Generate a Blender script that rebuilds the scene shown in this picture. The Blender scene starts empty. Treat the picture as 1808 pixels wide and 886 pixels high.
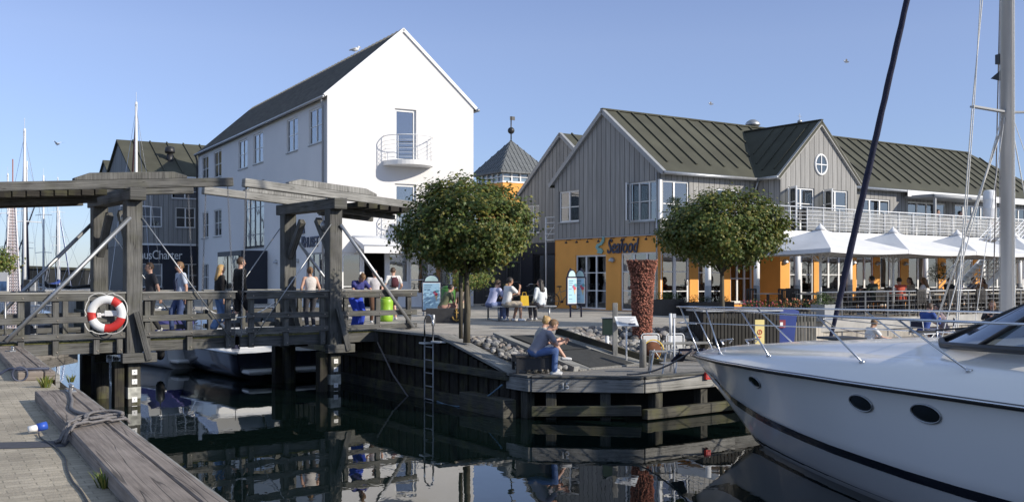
import bpy, bmesh, math, random
from mathutils import Vector, Matrix
from math import radians as R, sin, cos, pi
random.seed(7)
S = bpy.context.scene
C = bpy.data.collections.new("harbour"); S.collection.children.link(C)

# ---------------------------------------------------------------- camera
EYE = 2.75
cam_d = bpy.data.cameras.new("camera"); cam = bpy.data.objects.new("camera", cam_d); C.objects.link(cam)
cam.location = (0, 0, EYE); cam.rotation_euler = (R(90), 0, 0)
cam_d.lens = 36.0; cam_d.sensor_width = 36.0; cam_d.shift_y = 0.0249
cam_d.clip_start = 0.1; cam_d.clip_end = 12000
S.camera = cam

# ---------------------------------------------------------------- sky, sun, exposure
SUN_AZ = R(112.0)        # clockwise from +Y
SUN_EL = R(25.0)
W = bpy.data.worlds.new("World"); S.world = W; W.use_nodes = True
wn = W.node_tree.nodes; wl = W.node_tree.links
bg = wn["Background"]; sky = wn.new("ShaderNodeTexSky"); sky.sky_type = 'NISHITA'
sky.sun_disc = False; sky.sun_elevation = SUN_EL; sky.sun_rotation = SUN_AZ
sky.air_density = 1.0; sky.dust_density = 0.1; sky.ozone_density = 4.0; sky.altitude = 0
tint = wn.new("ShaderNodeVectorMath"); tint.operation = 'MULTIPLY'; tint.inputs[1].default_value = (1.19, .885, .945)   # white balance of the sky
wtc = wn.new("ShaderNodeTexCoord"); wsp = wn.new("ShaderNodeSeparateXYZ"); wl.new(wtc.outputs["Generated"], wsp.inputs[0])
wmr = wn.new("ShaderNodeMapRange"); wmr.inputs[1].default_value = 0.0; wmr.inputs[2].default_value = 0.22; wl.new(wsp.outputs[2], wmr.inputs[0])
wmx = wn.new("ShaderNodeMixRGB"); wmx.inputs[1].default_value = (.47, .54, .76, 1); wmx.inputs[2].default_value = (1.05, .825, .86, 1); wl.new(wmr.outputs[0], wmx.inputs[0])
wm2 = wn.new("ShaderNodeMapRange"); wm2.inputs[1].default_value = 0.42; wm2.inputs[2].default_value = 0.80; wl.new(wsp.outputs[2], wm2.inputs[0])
wmy = wn.new("ShaderNodeMixRGB"); wmy.inputs[2].default_value = (3.0, 2.0, 1.30, 1); wl.new(wm2.outputs[0], wmy.inputs[0]); wl.new(wmx.outputs[0], wmy.inputs[1])   # extra bright, warm sky added overhead, out of view, to fill the shade
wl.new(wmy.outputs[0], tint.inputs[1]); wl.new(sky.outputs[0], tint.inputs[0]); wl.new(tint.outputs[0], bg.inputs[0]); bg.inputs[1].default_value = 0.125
sd = bpy.data.lights.new("sun", 'SUN'); so = bpy.data.objects.new("sun", sd); C.objects.link(so)
sd.energy = 3.35; sd.angle = R(0.53); sd.color = (1.0, 0.92, 0.79)
sdir = Vector((sin(SUN_AZ)*cos(SUN_EL), cos(SUN_AZ)*cos(SUN_EL), sin(SUN_EL)))
so.rotation_euler = sdir.to_track_quat('Z', 'Y').to_euler(); so.location = (20, -10, 30)
S.view_settings.view_transform = 'Standard'; S.view_settings.look = 'None'
S.view_settings.exposure = 0.56; S.view_settings.gamma = 1.0; S.view_settings.use_curve_mapping = False
S.render.engine = 'CYCLES'
S.cycles.max_bounces = 6; S.cycles.transparent_max_bounces = 12; S.cycles.diffuse_bounces = 3
S.cycles.glossy_bounces = 4; S.cycles.transmission_bounces = 4; S.cycles.use_denoising = True
S.cycles.caustics_reflective = False; S.cycles.caustics_refractive = False

# ---------------------------------------------------------------- helpers
def at(px, Y):                      # x of a point seen at photo column px when it stands Y metres away
    return (px - 904) / 1808 * Y
def ht(py, Y):                      # z of a point seen at photo row py when it stands Y metres away
    return EYE - (py - 488) / 1808 * Y

class MB:
    """collects shapes; build() links them as one mesh object"""
    def __init__(s, M=None):
        s.v = []; s.f = []; s.m = []; s.uv = []; s.sm = []; s.M = M or Matrix.Identity(4)
    def add(s, vs, fs, mi=0, uvs=None, smooth=False):
        o = len(s.v); M = s.M
        pts = [M @ Vector(p) for p in vs]; s.v += [tuple(p) for p in pts]
        for k, f in enumerate(fs):
            s.f.append([o + i for i in f]); s.m.append(mi); s.sm.append(smooth)
            if uvs: s.uv.append(uvs[k])
            else:
                P = [Vector(vs[i]) for i in f]; n = Vector((0, 0, 0))
                for i in range(len(P)):
                    a, b = P[i], P[(i+1) % len(P)]
                    n += a.cross(b)
                ax, ay, az = abs(n.x), abs(n.y), abs(n.z)
                if az >= ax and az >= ay: s.uv.append([(p.x, p.y) for p in P])
                elif ax >= ay: s.uv.append([(p.z, p.y) for p in P])
                else: s.uv.append([(p.z, p.x) for p in P])
    def box(s, x0, x1, y0, y1, z0, z1, mi=0):
        if x0 > x1: x0, x1 = x1, x0
        if y0 > y1: y0, y1 = y1, y0
        if z0 > z1: z0, z1 = z1, z0
        L = (x1-x0, y1-y0, z1-z0)
        c = ((x0+x1)/2, (y0+y1)/2, (z0+z1)/2); k = L.index(max(L))
        o = [i for i in range(3) if i != k]
        a = Vector(c); b = Vector(c); a[k] -= L[k]/2; b[k] += L[k]/2
        up = Vector((0, 0, 0)); up[o[1]] = 1
        s.beam(a, b, L[o[0]], L[o[1]], mi, up)
    def beam(s, a, b, w, h, mi=0, up=(0, 0, 1), taper=1.0):
        a = Vector(a); b = Vector(b); d = b - a; L = d.length
        if L < 1e-6: return
        d.normalize(); up = Vector(up)
        if abs(d.dot(up)) > 0.99: up = Vector((0, 1, 0)) if abs(d.y) < .9 else Vector((1, 0, 0))
        r = d.cross(up).normalized(); u = r.cross(d).normalized()
        vs = []
        for p, t in ((a, 1), (b, taper)):
            for (i, j) in ((-1, -1), (1, -1), (1, 1), (-1, 1)):
                vs.append(p + r*(w/2*i*t) + u*(h/2*j*t))
        fs = [(0, 3, 2, 1), (4, 5, 6, 7), (0, 1, 5, 4), (1, 2, 6, 5), (2, 3, 7, 6), (3, 0, 4, 7)]
        o = random.random()*9; q = random.random()*9
        uv = [[(o, q), (o, q+h), (o+.02, q+h), (o+.02, q)]]*2
        for ww in (w, h, w, h): uv = uv + [[(o, q), (o, q+ww), (o+L, q+ww), (o+L, q)]]
        s.add(vs, fs, mi, uv)
    def tube(s, pts, r, n=8, mi=0, cap=True, closed=False):
        pts = [Vector(p) for p in pts]; N = len(pts)
        if N < 2: return
        rr = r if isinstance(r, (list, tuple)) else [r]*N
        vs = []; prev = None
        for i, p in enumerate(pts):
            if closed: d = pts[(i+1) % N] - pts[i-1]
            else: d = pts[min(i+1, N-1)] - pts[max(i-1, 0)]
            if d.length < 1e-9: d = Vector((0, 0, 1))
            d.normalize()
            if prev is None:
                a = Vector((0, 0, 1)) if abs(d.z) < .9 else Vector((1, 0, 0))
                x = d.cross(a).normalized()
            else:
                x = prev - d*prev.dot(d)
                x = x.normalized() if x.length > 1e-6 else d.orthogonal().normalized()
            prev = x; y = d.cross(x)
            for k in range(n):
                t = 2*pi*k/n; vs.append(p + (x*cos(t) + y*sin(t))*rr[i])
        fs = []; uv = []; acc = 0
        for i in range(N if closed else N-1):
            j = (i+1) % N; l = (pts[j]-pts[i]).length
            for k in range(n):
                k2 = (k+1) % n
                fs.append((i*n+k, i*n+k2, j*n+k2, j*n+k)); c = 2*pi*rr[i]/n
                uv.append([(acc, k*c), (acc, (k+1)*c), (acc+l, (k+1)*c), (acc+l, k*c)])
            acc += l
        if cap and not closed:
            fs.append(tuple(range(n-1, -1, -1))); uv.append([(0, 0)]*n)
            fs.append(tuple((N-1)*n+k for k in range(n))); uv.append([(0, 0)]*n)
        s.add(vs, fs, mi, uv, smooth=n > 5)
    def cyl(s, p, r, h, n=16, mi=0, r2=None):
        p = Vector(p); s.tube([p, p+Vector((0, 0, h))], [r, r if r2 is None else r2], n, mi)
    def lathe(s, prof, c=(0, 0, 0), n=20, mi=0, sx=1, sy=1):
        vs = []; fs = []; c = Vector(c)
        for (r, z) in prof:
            for k in range(n):
                t = 2*pi*k/n; vs.append(c + Vector((r*cos(t)*sx, r*sin(t)*sy, z)))
        for i in range(len(prof)-1):
            for k in range(n):
                k2 = (k+1) % n; fs.append((i*n+k, i*n+k2, (i+1)*n+k2, (i+1)*n+k))
        if prof[0][0] > 1e-4: fs.append(tuple(range(n-1, -1, -1)))
        if prof[-1][0] > 1e-4: fs.append(tuple((len(prof)-1)*n+k for k in range(n)))
        s.add(vs, fs, mi, smooth=True)
    def ball(s, c, rx, ry=None, rz=None, n=12, m=8, mi=0, rot=None):
        ry = rx if ry is None else ry; rz = rx if rz is None else rz
        vs = []; fs = []; c = Vector(c); Q = rot or Matrix.Identity(3)
        for i in range(m+1):
            ph = -pi/2 + pi*i/m
            for k in range(n):
                t = 2*pi*k/n
                vs.append(c + Q @ Vector((rx*cos(ph)*cos(t), ry*cos(ph)*sin(t), rz*sin(ph))))
        for i in range(m):
            for k in range(n):
                k2 = (k+1) % n; fs.append((i*n+k, i*n+k2, (i+1)*n+k2, (i+1)*n+k))
        s.add(vs, fs, mi, smooth=True)
    def prism(s, poly, z0, z1, mi=0, axis='z'):
        n = len(poly)
        def P(a, b, c):
            return {'z': (a, b, c), 'y': (a, c, b), 'x': (c, a, b)}[axis]
        vs = [P(a, b, z0) for a, b in poly] + [P(a, b, z1) for a, b in poly]
        fs = [tuple(range(n-1, -1, -1)), tuple(range(n, 2*n))]
        for i in range(n):
            j = (i+1) % n; fs.append((i, j, n+j, n+i))
        s.add(vs, fs, mi)
    def quad(s, a, b, c, d, mi=0): s.add([a, b, c, d], [(0, 1, 2, 3)], mi)
    def slab(s, a, b, c, d, t, mi=0):    # quad with a thickness along its normal (downwards)
        a, b, c, d = map(Vector, (a, b, c, d)); n = (b-a).cross(d-a).normalized()*t
        if n.z > 0: n = -n
        vs = [a, b, c, d, a+n, b+n, c+n, d+n]
        s.add(vs, [(0, 1, 2, 3), (7, 6, 5, 4), (0, 4, 5, 1), (1, 5, 6, 2), (2, 6, 7, 3), (3, 7, 4, 0)], mi)
    def build(s, name, mats, parent=None, bevel=0, loc=None, rz=0, weld=False):
        me = bpy.data.meshes.new(name); me.from_pydata(s.v, [], s.f)
        if not isinstance(mats, (list, tuple)): mats = [mats]
        for m in mats: me.materials.append(m)
        me.polygons.foreach_set("material_index", s.m)
        me.polygons.foreach_set("use_smooth", s.sm)
        uvl = me.uv_layers.new(name="UVMap"); flat = []
        for u in s.uv:
            for (a, b) in u: flat += [a, b]
        uvl.data.foreach_set("uv", flat)
        bm = bmesh.new(); bm.from_mesh(me)
        if weld: bmesh.ops.remove_doubles(bm, verts=bm.verts, dist=1e-5)
        bmesh.ops.recalc_face_normals(bm, faces=bm.faces); bm.to_mesh(me); bm.free()
        o = bpy.data.objects.new(name, me); C.objects.link(o)
        if parent: o.parent = parent
        if loc: o.location = loc
        if rz: o.rotation_euler = (0, 0, rz)
        if bevel:
            b = o.modifiers.new("bevel", 'BEVEL'); b.width = bevel; b.segments = 1; b.limit_method = 'ANGLE'; b.angle_limit = R(50)
        return o

def tag(o, label=None, cat=None, group=None, kind=None):
    if label: o['label'] = label
    if cat: o['category'] = cat
    if group: o['group'] = group
    if kind: o['kind'] = kind
    return o
def thing(name, label, cat, loc=(0, 0, 0), rz=0, group=None):
    o = bpy.data.objects.new(name, None); C.objects.link(o); o.empty_display_size = .3
    o.location = loc; o.rotation_euler = (0, 0, rz)
    return tag(o, label, cat, group)
def dup(src, loc, rz=None, label=None, scale=None):
    r = src.copy(); C.objects.link(r); r.location = loc
    if rz is not None: r.rotation_euler = (0, 0, rz)
    if label: r['label'] = label
    if scale: r.scale = (scale,)*3
    for ch in list(src.children):
        c = ch.copy(); C.objects.link(c); c.parent = r
        for g in list(ch.children):
            d = g.copy(); C.objects.link(d); d.parent = c
    return r
def T(x, y, z, rz=0, rx=0, ry=0):
    return Matrix.Translation((x, y, z)) @ Matrix.Rotation(rz, 4, 'Z') @ Matrix.Rotation(rx, 4, 'X') @ Matrix.Rotation(ry, 4, 'Y')

def text_mesh(name, body, size, mat, parent, M, depth=.02, shear=0, bold=0, spacing=1.0, align='LEFT'):
    cu = bpy.data.curves.new(name, 'FONT'); cu.body = body; cu.size = size; cu.extrude = depth
    cu.shear = shear; cu.offset = bold; cu.space_character = spacing; cu.align_x = align; cu.resolution_u = 3
    tmp = bpy.data.objects.new(name, cu); C.objects.link(tmp)
    dg = bpy.context.evaluated_depsgraph_get(); dg.update()
    me = bpy.data.meshes.new_from_object(tmp.evaluated_get(dg)); bpy.data.objects.remove(tmp)
    me.transform(M); me.materials.clear(); me.materials.append(mat)
    for p in me.polygons: p.material_index = 0
    o = bpy.data.objects.new(name, me); C.objects.link(o); o.parent = parent
    return o

# ---------------------------------------------------------------- materials
def new_mat(name):
    m = bpy.data.materials.new(name); m.use_nodes = True
    nt = m.node_tree; return m, nt, nt.nodes, nt.links, nt.nodes["Principled BSDF"]
def mat(name, col, rough=.6, var=.12, scale=6.0, bump=.0, bscale=40, metal=0, spec=.5, coat=0, dirt=0, isl=0, sss=0):
    """plain surface with a little tonal variation, optional bump, dirt blotches and per-piece variation"""
    m, nt, N, L, b = new_mat(name)
    b.inputs["Roughness"].default_value = rough; b.inputs["Metallic"].default_value = metal
    b.inputs["Specular IOR Level"].default_value = spec; b.inputs["Coat Weight"].default_value = coat
    tc = N.new("ShaderNodeTexCoord"); no = N.new("ShaderNodeTexNoise")
    no.inputs["Scale"].default_value = scale; no.inputs["Detail"].default_value = 5
    L.new(tc.outputs["Object"], no.inputs["Vector"])
    mp = N.new("ShaderNodeMapRange"); mp.inputs[1].default_value = .3; mp.inputs[2].default_value = .7
    mp.inputs[3].default_value = 1-var; mp.inputs[4].default_value = 1+var
    L.new(no.outputs["Fac"], mp.inputs[0]); fac = mp.outputs[0]
    if isl:
        g = N.new("ShaderNodeNewGeometry"); mr = N.new("ShaderNodeMapRange")
        mr.inputs[3].default_value = 1-isl; mr.inputs[4].default_value = 1+isl
        L.new(g.outputs["Random Per Island"], mr.inputs[0])
        mu = N.new("ShaderNodeMath"); mu.operation = 'MULTIPLY'; L.new(fac, mu.inputs[0]); L.new(mr.outputs[0], mu.inputs[1]); fac = mu.outputs[0]
    if dirt:
        n2 = N.new("ShaderNodeTexNoise"); n2.inputs["Scale"].default_value = scale*.35; n2.inputs["Detail"].default_value = 8
        L.new(tc.outputs["Object"], n2.inputs["Vector"])
        m2 = N.new("ShaderNodeMapRange"); m2.inputs[1].default_value = .42; m2.inputs[2].default_value = .62
        m2.inputs[3].default_value = 1; m2.inputs[4].default_value = 1-dirt; L.new(n2.outputs["Fac"], m2.inputs[0])
        mu = N.new("ShaderNodeMath"); mu.operation = 'MULTIPLY'; L.new(fac, mu.inputs[0]); L.new(m2.outputs[0], mu.inputs[1]); fac = mu.outputs[0]
    vm = N.new("ShaderNodeVectorMath"); vm.operation = 'SCALE'; vm.inputs[0].default_value = col[:3]
    L.new(fac, vm.inputs["Scale"]); L.new(vm.outputs[0], b.inputs["Base Color"])
    if bump:
        n3 = N.new("ShaderNodeTexNoise"); n3.inputs["Scale"].default_value = bscale; n3.inputs["Detail"].default_value = 4
        L.new(tc.outputs["Object"], n3.inputs["Vector"]); bp = N.new("ShaderNodeBump")
        bp.inputs["Strength"].default_value = bump; bp.inputs["Distance"].default_value = .02
        L.new(n3.outputs["Fac"], bp.inputs["Height"]); L.new(bp.outputs[0], b.inputs["Normal"])
    return m
def wood(name, col, col2, rough=.85, gs=1.0, isl=.25, moss=0.0):
    """weathered timber: grain runs along each piece (UV u), tone changes from piece to piece"""
    m, nt, N, L, b = new_mat(name); b.inputs["Roughness"].default_value = rough; b.inputs["Specular IOR Level"].default_value = .25
    uv = N.new("ShaderNodeUVMap"); mp = N.new("ShaderNodeMapping"); mp.inputs["Scale"].default_value = (1.3*gs, 38*gs, 1)
    L.new(uv.outputs[0], mp.inputs[0]); no = N.new("ShaderNodeTexNoise"); no.inputs["Scale"].default_value = 1.0
    no.inputs["Detail"].default_value = 7; no.inputs["Roughness"].default_value = .65; no.inputs["Distortion"].default_value = .4
    L.new(mp.outputs[0], no.inputs["Vector"])
    n2 = N.new("ShaderNodeTexNoise"); n2.inputs["Scale"].default_value = 2.2; n2.inputs["Detail"].default_value = 4
    L.new(uv.outputs[0], n2.inputs["Vector"])
    ad = N.new("ShaderNodeMath"); ad.operation = 'MULTIPLY_ADD'; L.new(n2.outputs["Fac"], ad.inputs[0]); ad.inputs[1].default_value = .6
    L.new(no.outputs["Fac"], ad.inputs[2])
    cr = N.new("ShaderNodeMapRange"); cr.inputs[1].default_value = .55; cr.inputs[2].default_value = 1.05; L.new(ad.outputs[0], cr.inputs[0])
    mx = N.new("ShaderNodeMixRGB"); mx.inputs[1].default_value = (*col2, 1); mx.inputs[2].default_value = (*col, 1); L.new(cr.outputs[0], mx.inputs[0])
    g = N.new("ShaderNodeNewGeometry"); mr = N.new("ShaderNodeMapRange"); mr.inputs[3].default_value = 1-isl; mr.inputs[4].default_value = 1+isl
    L.new(g.outputs["Random Per Island"], mr.inputs[0]); vm = N.new("ShaderNodeVectorMath"); vm.operation = 'SCALE'
    L.new(mx.outputs[0], vm.inputs[0]); L.new(mr.outputs[0], vm.inputs["Scale"]); out = vm.outputs[0]
    if moss:
        n4 = N.new("ShaderNodeTexNoise"); n4.inputs["Scale"].default_value = 3.0; n4.inputs["Detail"].default_value = 6
        tc = N.new("ShaderNodeTexCoord"); L.new(tc.outputs["Object"], n4.inputs["Vector"])
        m4 = N.new("ShaderNodeMapRange"); m4.inputs[1].default_value = .48; m4.inputs[2].default_value = .66; m4.inputs[4].default_value = moss
        L.new(n4.outputs["Fac"], m4.inputs[0]); mm = N.new("ShaderNodeMixRGB"); mm.inputs[2].default_value = (.13, .13, .05, 1)
        L.new(m4.outputs[0], mm.inputs[0]); L.new(out, mm.inputs[1]); out = mm.outputs[0]
    L.new(out, b.inputs["Base Color"])
    mpc = N.new("ShaderNodeMapping"); mpc.inputs["Scale"].default_value = (.30*gs, 9*gs, 1); L.new(uv.outputs[0], mpc.inputs[0])
    nc = N.new("ShaderNodeTexNoise"); nc.inputs["Scale"].default_value = 1.0; nc.inputs["Detail"].default_value = 2; nc.inputs["Distortion"].default_value = .0; L.new(mpc.outputs[0], nc.inputs["Vector"])
    c1 = N.new("ShaderNodeMath"); c1.operation = 'SUBTRACT'; L.new(nc.outputs["Fac"], c1.inputs[0]); c1.inputs[1].default_value = .5
    c2 = N.new("ShaderNodeMath"); c2.operation = 'ABSOLUTE'; L.new(c1.outputs[0], c2.inputs[0])
    c3 = N.new("ShaderNodeMapRange"); c3.inputs[1].default_value = .002; c3.inputs[2].default_value = .012; c3.inputs[3].default_value = .45; c3.inputs[4].default_value = 1; L.new(c2.outputs[0], c3.inputs[0])
    vc = N.new("ShaderNodeVectorMath"); vc.operation = 'SCALE'; L.new(out, vc.inputs[0]); L.new(c3.outputs[0], vc.inputs["Scale"]); L.new(vc.outputs[0], b.inputs["Base Color"])
    hh = N.new("ShaderNodeMath"); hh.operation = 'MULTIPLY_ADD'; L.new(c3.outputs[0], hh.inputs[0]); hh.inputs[1].default_value = 1.2; L.new(no.outputs["Fac"], hh.inputs[2])
    bp = N.new("ShaderNodeBump"); bp.inputs["Strength"].default_value = .55; bp.inputs["Distance"].default_value = .008
    L.new(hh.outputs[0], bp.inputs["Height"]); L.new(bp.outputs[0], b.inputs["Normal"])
    return m
def groove(name, col, period, gap, rough=.8, gapcol=.25, var=.14, coord='sum', depth=.02, streak=True):
    """boards or seams: a groove every `period` metres along x+y (walls lie on one of the two axes)"""
    m, nt, N, L, b = new_mat(name); b.inputs["Roughness"].default_value = rough; b.inputs["Specular IOR Level"].default_value = .3
    tc = N.new("ShaderNodeTexCoord"); sp = N.new("ShaderNodeSeparateXYZ"); L.new(tc.outputs["Object"], sp.inputs[0])
    if coord == 'sum':
        a = N.new("ShaderNodeMath"); a.operation = 'ADD'; L.new(sp.outputs[0], a.inputs[0]); L.new(sp.outputs[1], a.inputs[1]); src = a.outputs[0]
    else: src = sp.outputs[{'x': 0, 'y': 1, 'z': 2}[coord]]
    d = N.new("ShaderNodeMath"); d.operation = 'DIVIDE'; L.new(src, d.inputs[0]); d.inputs[1].default_value = period
    fr = N.new("ShaderNodeMath"); fr.operation = 'FRACT'; L.new(d.outputs[0], fr.inputs[0])
    fl = N.new("ShaderNodeMath"); fl.operation = 'FLOOR'; L.new(d.outputs[0], fl.inputs[0])
    wn_ = N.new("ShaderNodeTexWhiteNoise"); wn_.noise_dimensions = '1D'; L.new(fl.outputs[0], wn_.inputs["W"])
    lt = N.new("ShaderNodeMath"); lt.operation = 'LESS_THAN'; L.new(fr.outputs[0], lt.inputs[0]); lt.inputs[1].default_value = gap
    mr = N.new("ShaderNodeMapRange"); mr.inputs[3].default_value = 1-var; mr.inputs[4].default_value = 1+var; L.new(wn_.outputs["Value"], mr.inputs[0])
    mp = N.new("ShaderNodeMapping"); mp.inputs["Scale"].default_value = (14, 14, .7); L.new(tc.outputs["Object"], mp.inputs[0])
    no = N.new("ShaderNodeTexNoise"); no.inputs["Scale"].default_value = 1.2; no.inputs["Detail"].default_value = 6; L.new(mp.outputs[0], no.inputs["Vector"])
    m3 = N.new("ShaderNodeMapRange"); m3.inputs[1].default_value = .3; m3.inputs[2].default_value = .7; m3.inputs[3].default_value = .82 if streak else 1; m3.inputs[4].default_value = 1.15 if streak else 1
    L.new(no.outputs["Fac"], m3.inputs[0]); mu = N.new("ShaderNodeMath"); mu.operation = 'MULTIPLY'; L.new(mr.outputs[0], mu.inputs[0]); L.new(m3.outputs[0], mu.inputs[1])
    gm = N.new("ShaderNodeMapRange"); gm.inputs[3].default_value = 1; gm.inputs[4].default_value = gapcol; L.new(lt.outputs[0], gm.inputs[0])
    m5 = N.new("ShaderNodeMath"); m5.operation = 'MULTIPLY'; L.new(mu.outputs[0], m5.inputs[0]); L.new(gm.outputs[0], m5.inputs[1])
    vm = N.new("ShaderNodeVectorMath"); vm.operation = 'SCALE'; vm.inputs[0].default_value = col; L.new(m5.outputs[0], vm.inputs["Scale"])
    L.new(vm.outputs[0], b.inputs["Base Color"])
    bp = N.new("ShaderNodeBump"); bp.invert = True; bp.inputs["Strength"].default_value = .8; bp.inputs["Distance"].default_value = depth
    L.new(lt.outputs[0], bp.inputs["Height"]); L.new(bp.outputs[0], b.inputs["Normal"])
    return m
def glass(name, tint=(.84, .86, .86), dark=.2, rough=.02):
    """thin pane: fresnel mirror over a tinted see-through sheet"""
    m, nt, N, L, b = new_mat(name); N.remove(b)
    out = [n for n in N if n.type == 'OUTPUT_MATERIAL'][0]
    tr = N.new("ShaderNodeBsdfTransparent"); tr.inputs[0].default_value = (*[t*(1-dark) for t in tint], 1)
    gl = N.new("ShaderNodeBsdfGlossy"); gl.inputs["Roughness"].default_value = rough; gl.inputs[0].default_value = (.95, .97, 1, 1)
    fr = N.new("ShaderNodeFresnel"); fr.inputs[0].default_value = 1.55
    tc = N.new("ShaderNodeTexCoord"); no = N.new("ShaderNodeTexNoise"); no.inputs["Scale"].default_value = 1.3; L.new(tc.outputs["Object"], no.inputs["Vector"])
    bp = N.new("ShaderNodeBump"); bp.inputs["Strength"].default_value = .06; bp.inputs["Distance"].default_value = .05; L.new(no.outputs["Fac"], bp.inputs["Height"])
    L.new(bp.outputs[0], gl.inputs["Normal"])
    mr = N.new("ShaderNodeMapRange"); mr.inputs[3].default_value = .16; mr.inputs[4].default_value = 1; L.new(fr.outputs[0], mr.inputs[0])
    mx = N.new("ShaderNodeMixShader"); L.new(mr.outputs[0], mx.inputs[0]); L.new(tr.outputs[0], mx.inputs[1]); L.new(gl.outputs[0], mx.inputs[2])
    L.new(mx.outputs[0], out.inputs[0]); return m

M_ = {}
M_['white_wall'] = mat("white render", (.745, .735, .73), .85, .025, .8, .3, 60, dirt=.03)
M_['white_wall_side'] = M_['white_wall']
M_['white_trim'] = mat("white paint", (.78, .78, .77), .45, .04, 3)
M_['grey_trim'] = mat("grey paint", (.30, .31, .32), .5, .08, 3)
M_['clad'] = groove("grey board cladding", (.30, .295, .285), .283, .085, .85, .22, .10)
M_['clad_dark'] = groove("dark board cladding", (.03, .032, .034), .26, .07, .85, .35, .12)
M_['clad_back'] = groove("grey boards of the charter house", (.27, .27, .265), .30, .07, .85, .3, .12)
M_['ochre'] = mat("ochre render", (.80, .37, .085), .85, .05, 2.0, .2, 50)
M_['navy_wall'] = mat("navy paint", (.018, .022, .035), .6, .1, 2)
M_['roof_felt'] = mat("green grey roofing felt", (.072, .072, .052), .9, .16, 1.1, .3, 30, dirt=.18)
M_['roof_slate'] = groove("dark ribbed roof sheets", (.095, .092, .080), .26, .30, .75, .30, .25, 'y', .05)
M_['roof_zinc'] = groove("grey standing seam roof", (.15, .16, .165), .35, .12, .6, .5, .1)
M_['glass'] = glass("window glass")
M_['glass_dark'] = glass("dark window glass", (.5, .55, .6), .55)
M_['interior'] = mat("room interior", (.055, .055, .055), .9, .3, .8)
M_['curtain'] = mat("curtain cloth", (.55, .56, .56), .9, .1, 8)
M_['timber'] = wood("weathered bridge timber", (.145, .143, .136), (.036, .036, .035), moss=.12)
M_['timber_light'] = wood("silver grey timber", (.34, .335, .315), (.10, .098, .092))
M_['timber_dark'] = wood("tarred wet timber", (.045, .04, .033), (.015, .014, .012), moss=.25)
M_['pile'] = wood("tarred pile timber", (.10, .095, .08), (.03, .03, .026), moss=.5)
M_['deck'] = wood("grey deck planks", (.28, .26, .24), (.12, .11, .10), isl=.3)
M_['quay_beam'] = wood("brown grey quay beam", (.31, .265, .23), (.12, .10, .085), isl=.1, gs=.8)
M_['rub'] = mat("black rubber mat", (.035, .036, .036), .9, .15, 8, .3, 60)
M_['steel'] = mat("stainless steel", (.62, .62, .63), .22, .03, 3, metal=1)
M_['galv'] = mat("galvanised steel", (.42, .43, .44), .45, .12, 10, metal=.8)
M_['white_metal'] = mat("white powder coat", (.75, .76, .77), .4, .03, 4)
M_['black_metal'] = mat("black metal", (.02, .02, .022), .45, .1, 6)
M_['black_wood'] = mat("black stained wood", (.03, .027, .025), .6, .2, 12)
M_['canvas'] = mat("white parasol canvas", (.72, .72, .73), .85, .07, 1.6, .5, 5, dirt=.08)
M_['gel'] = mat("white gelcoat", (.90, .865, .82), .20, .03, .35, coat=.35, dirt=.0)
M_['gel_white'] = mat("clean white gelcoat", (.70, .70, .70), .25, .02, 1, coat=.3)
M_['stripe'] = mat("dark navy boat stripe", (.012, .016, .03), .25, .05, 3, coat=.5)
M_['navy'] = mat("navy canvas", (.016, .018, .045), .85, .2, 12, .4, 30)
M_['blue'] = mat("blue plastic", (.025, .05, .22), .45, .08, 4)
M_['red'] = mat("red paint", (.55, .035, .03), .45, .06, 5)
M_['lime'] = mat("lime green plastic", (.27, .48, .035), .4, .06, 5)
M_['green'] = mat("green plastic", (.05, .17, .03), .5, .1, 5)
M_['yellow'] = mat("pale yellow sign", (.75, .62, .25), .5, .05, 5)
M_['bright_yellow'] = mat("yellow plastic", (.75, .48, .03), .5, .05, 5)
M_['maroon'] = mat("maroon canvas", (.03, .008, .014), .9, .2, 6, .4, 20)
M_['rope_grey'] = mat("grey rope", (.17, .16, .16), .9, .25, 40, .5, 120)
M_['rope_white'] = mat("white rope", (.60, .59, .56), .9, .2, 40)
M_['rope_blue'] = mat("blue grey rope", (.12, .2, .28), .9, .2, 40)
M_['chain'] = mat("galvanised chain", (.35, .35, .36), .5, .2, 60, metal=.7)
M_['conc'] = mat("pale concrete", (.38, .37, .35), .9, .12, 3, .3, 60, dirt=.15)
M_['stone'] = mat("granite boulders", (.24, .23, .22), .85, .35, 5, .6, 18)
M_['leaf_pot'] = mat("planter leaves", (.07, .11, .025), .6, .3, 6)
M_['lblue'] = mat("pale blue print", (.36, .58, .75), .5, .1, 3)
M_['ink'] = mat("dark print", (.05, .06, .1), .6, .1, 8)
M_['rust'] = None
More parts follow.
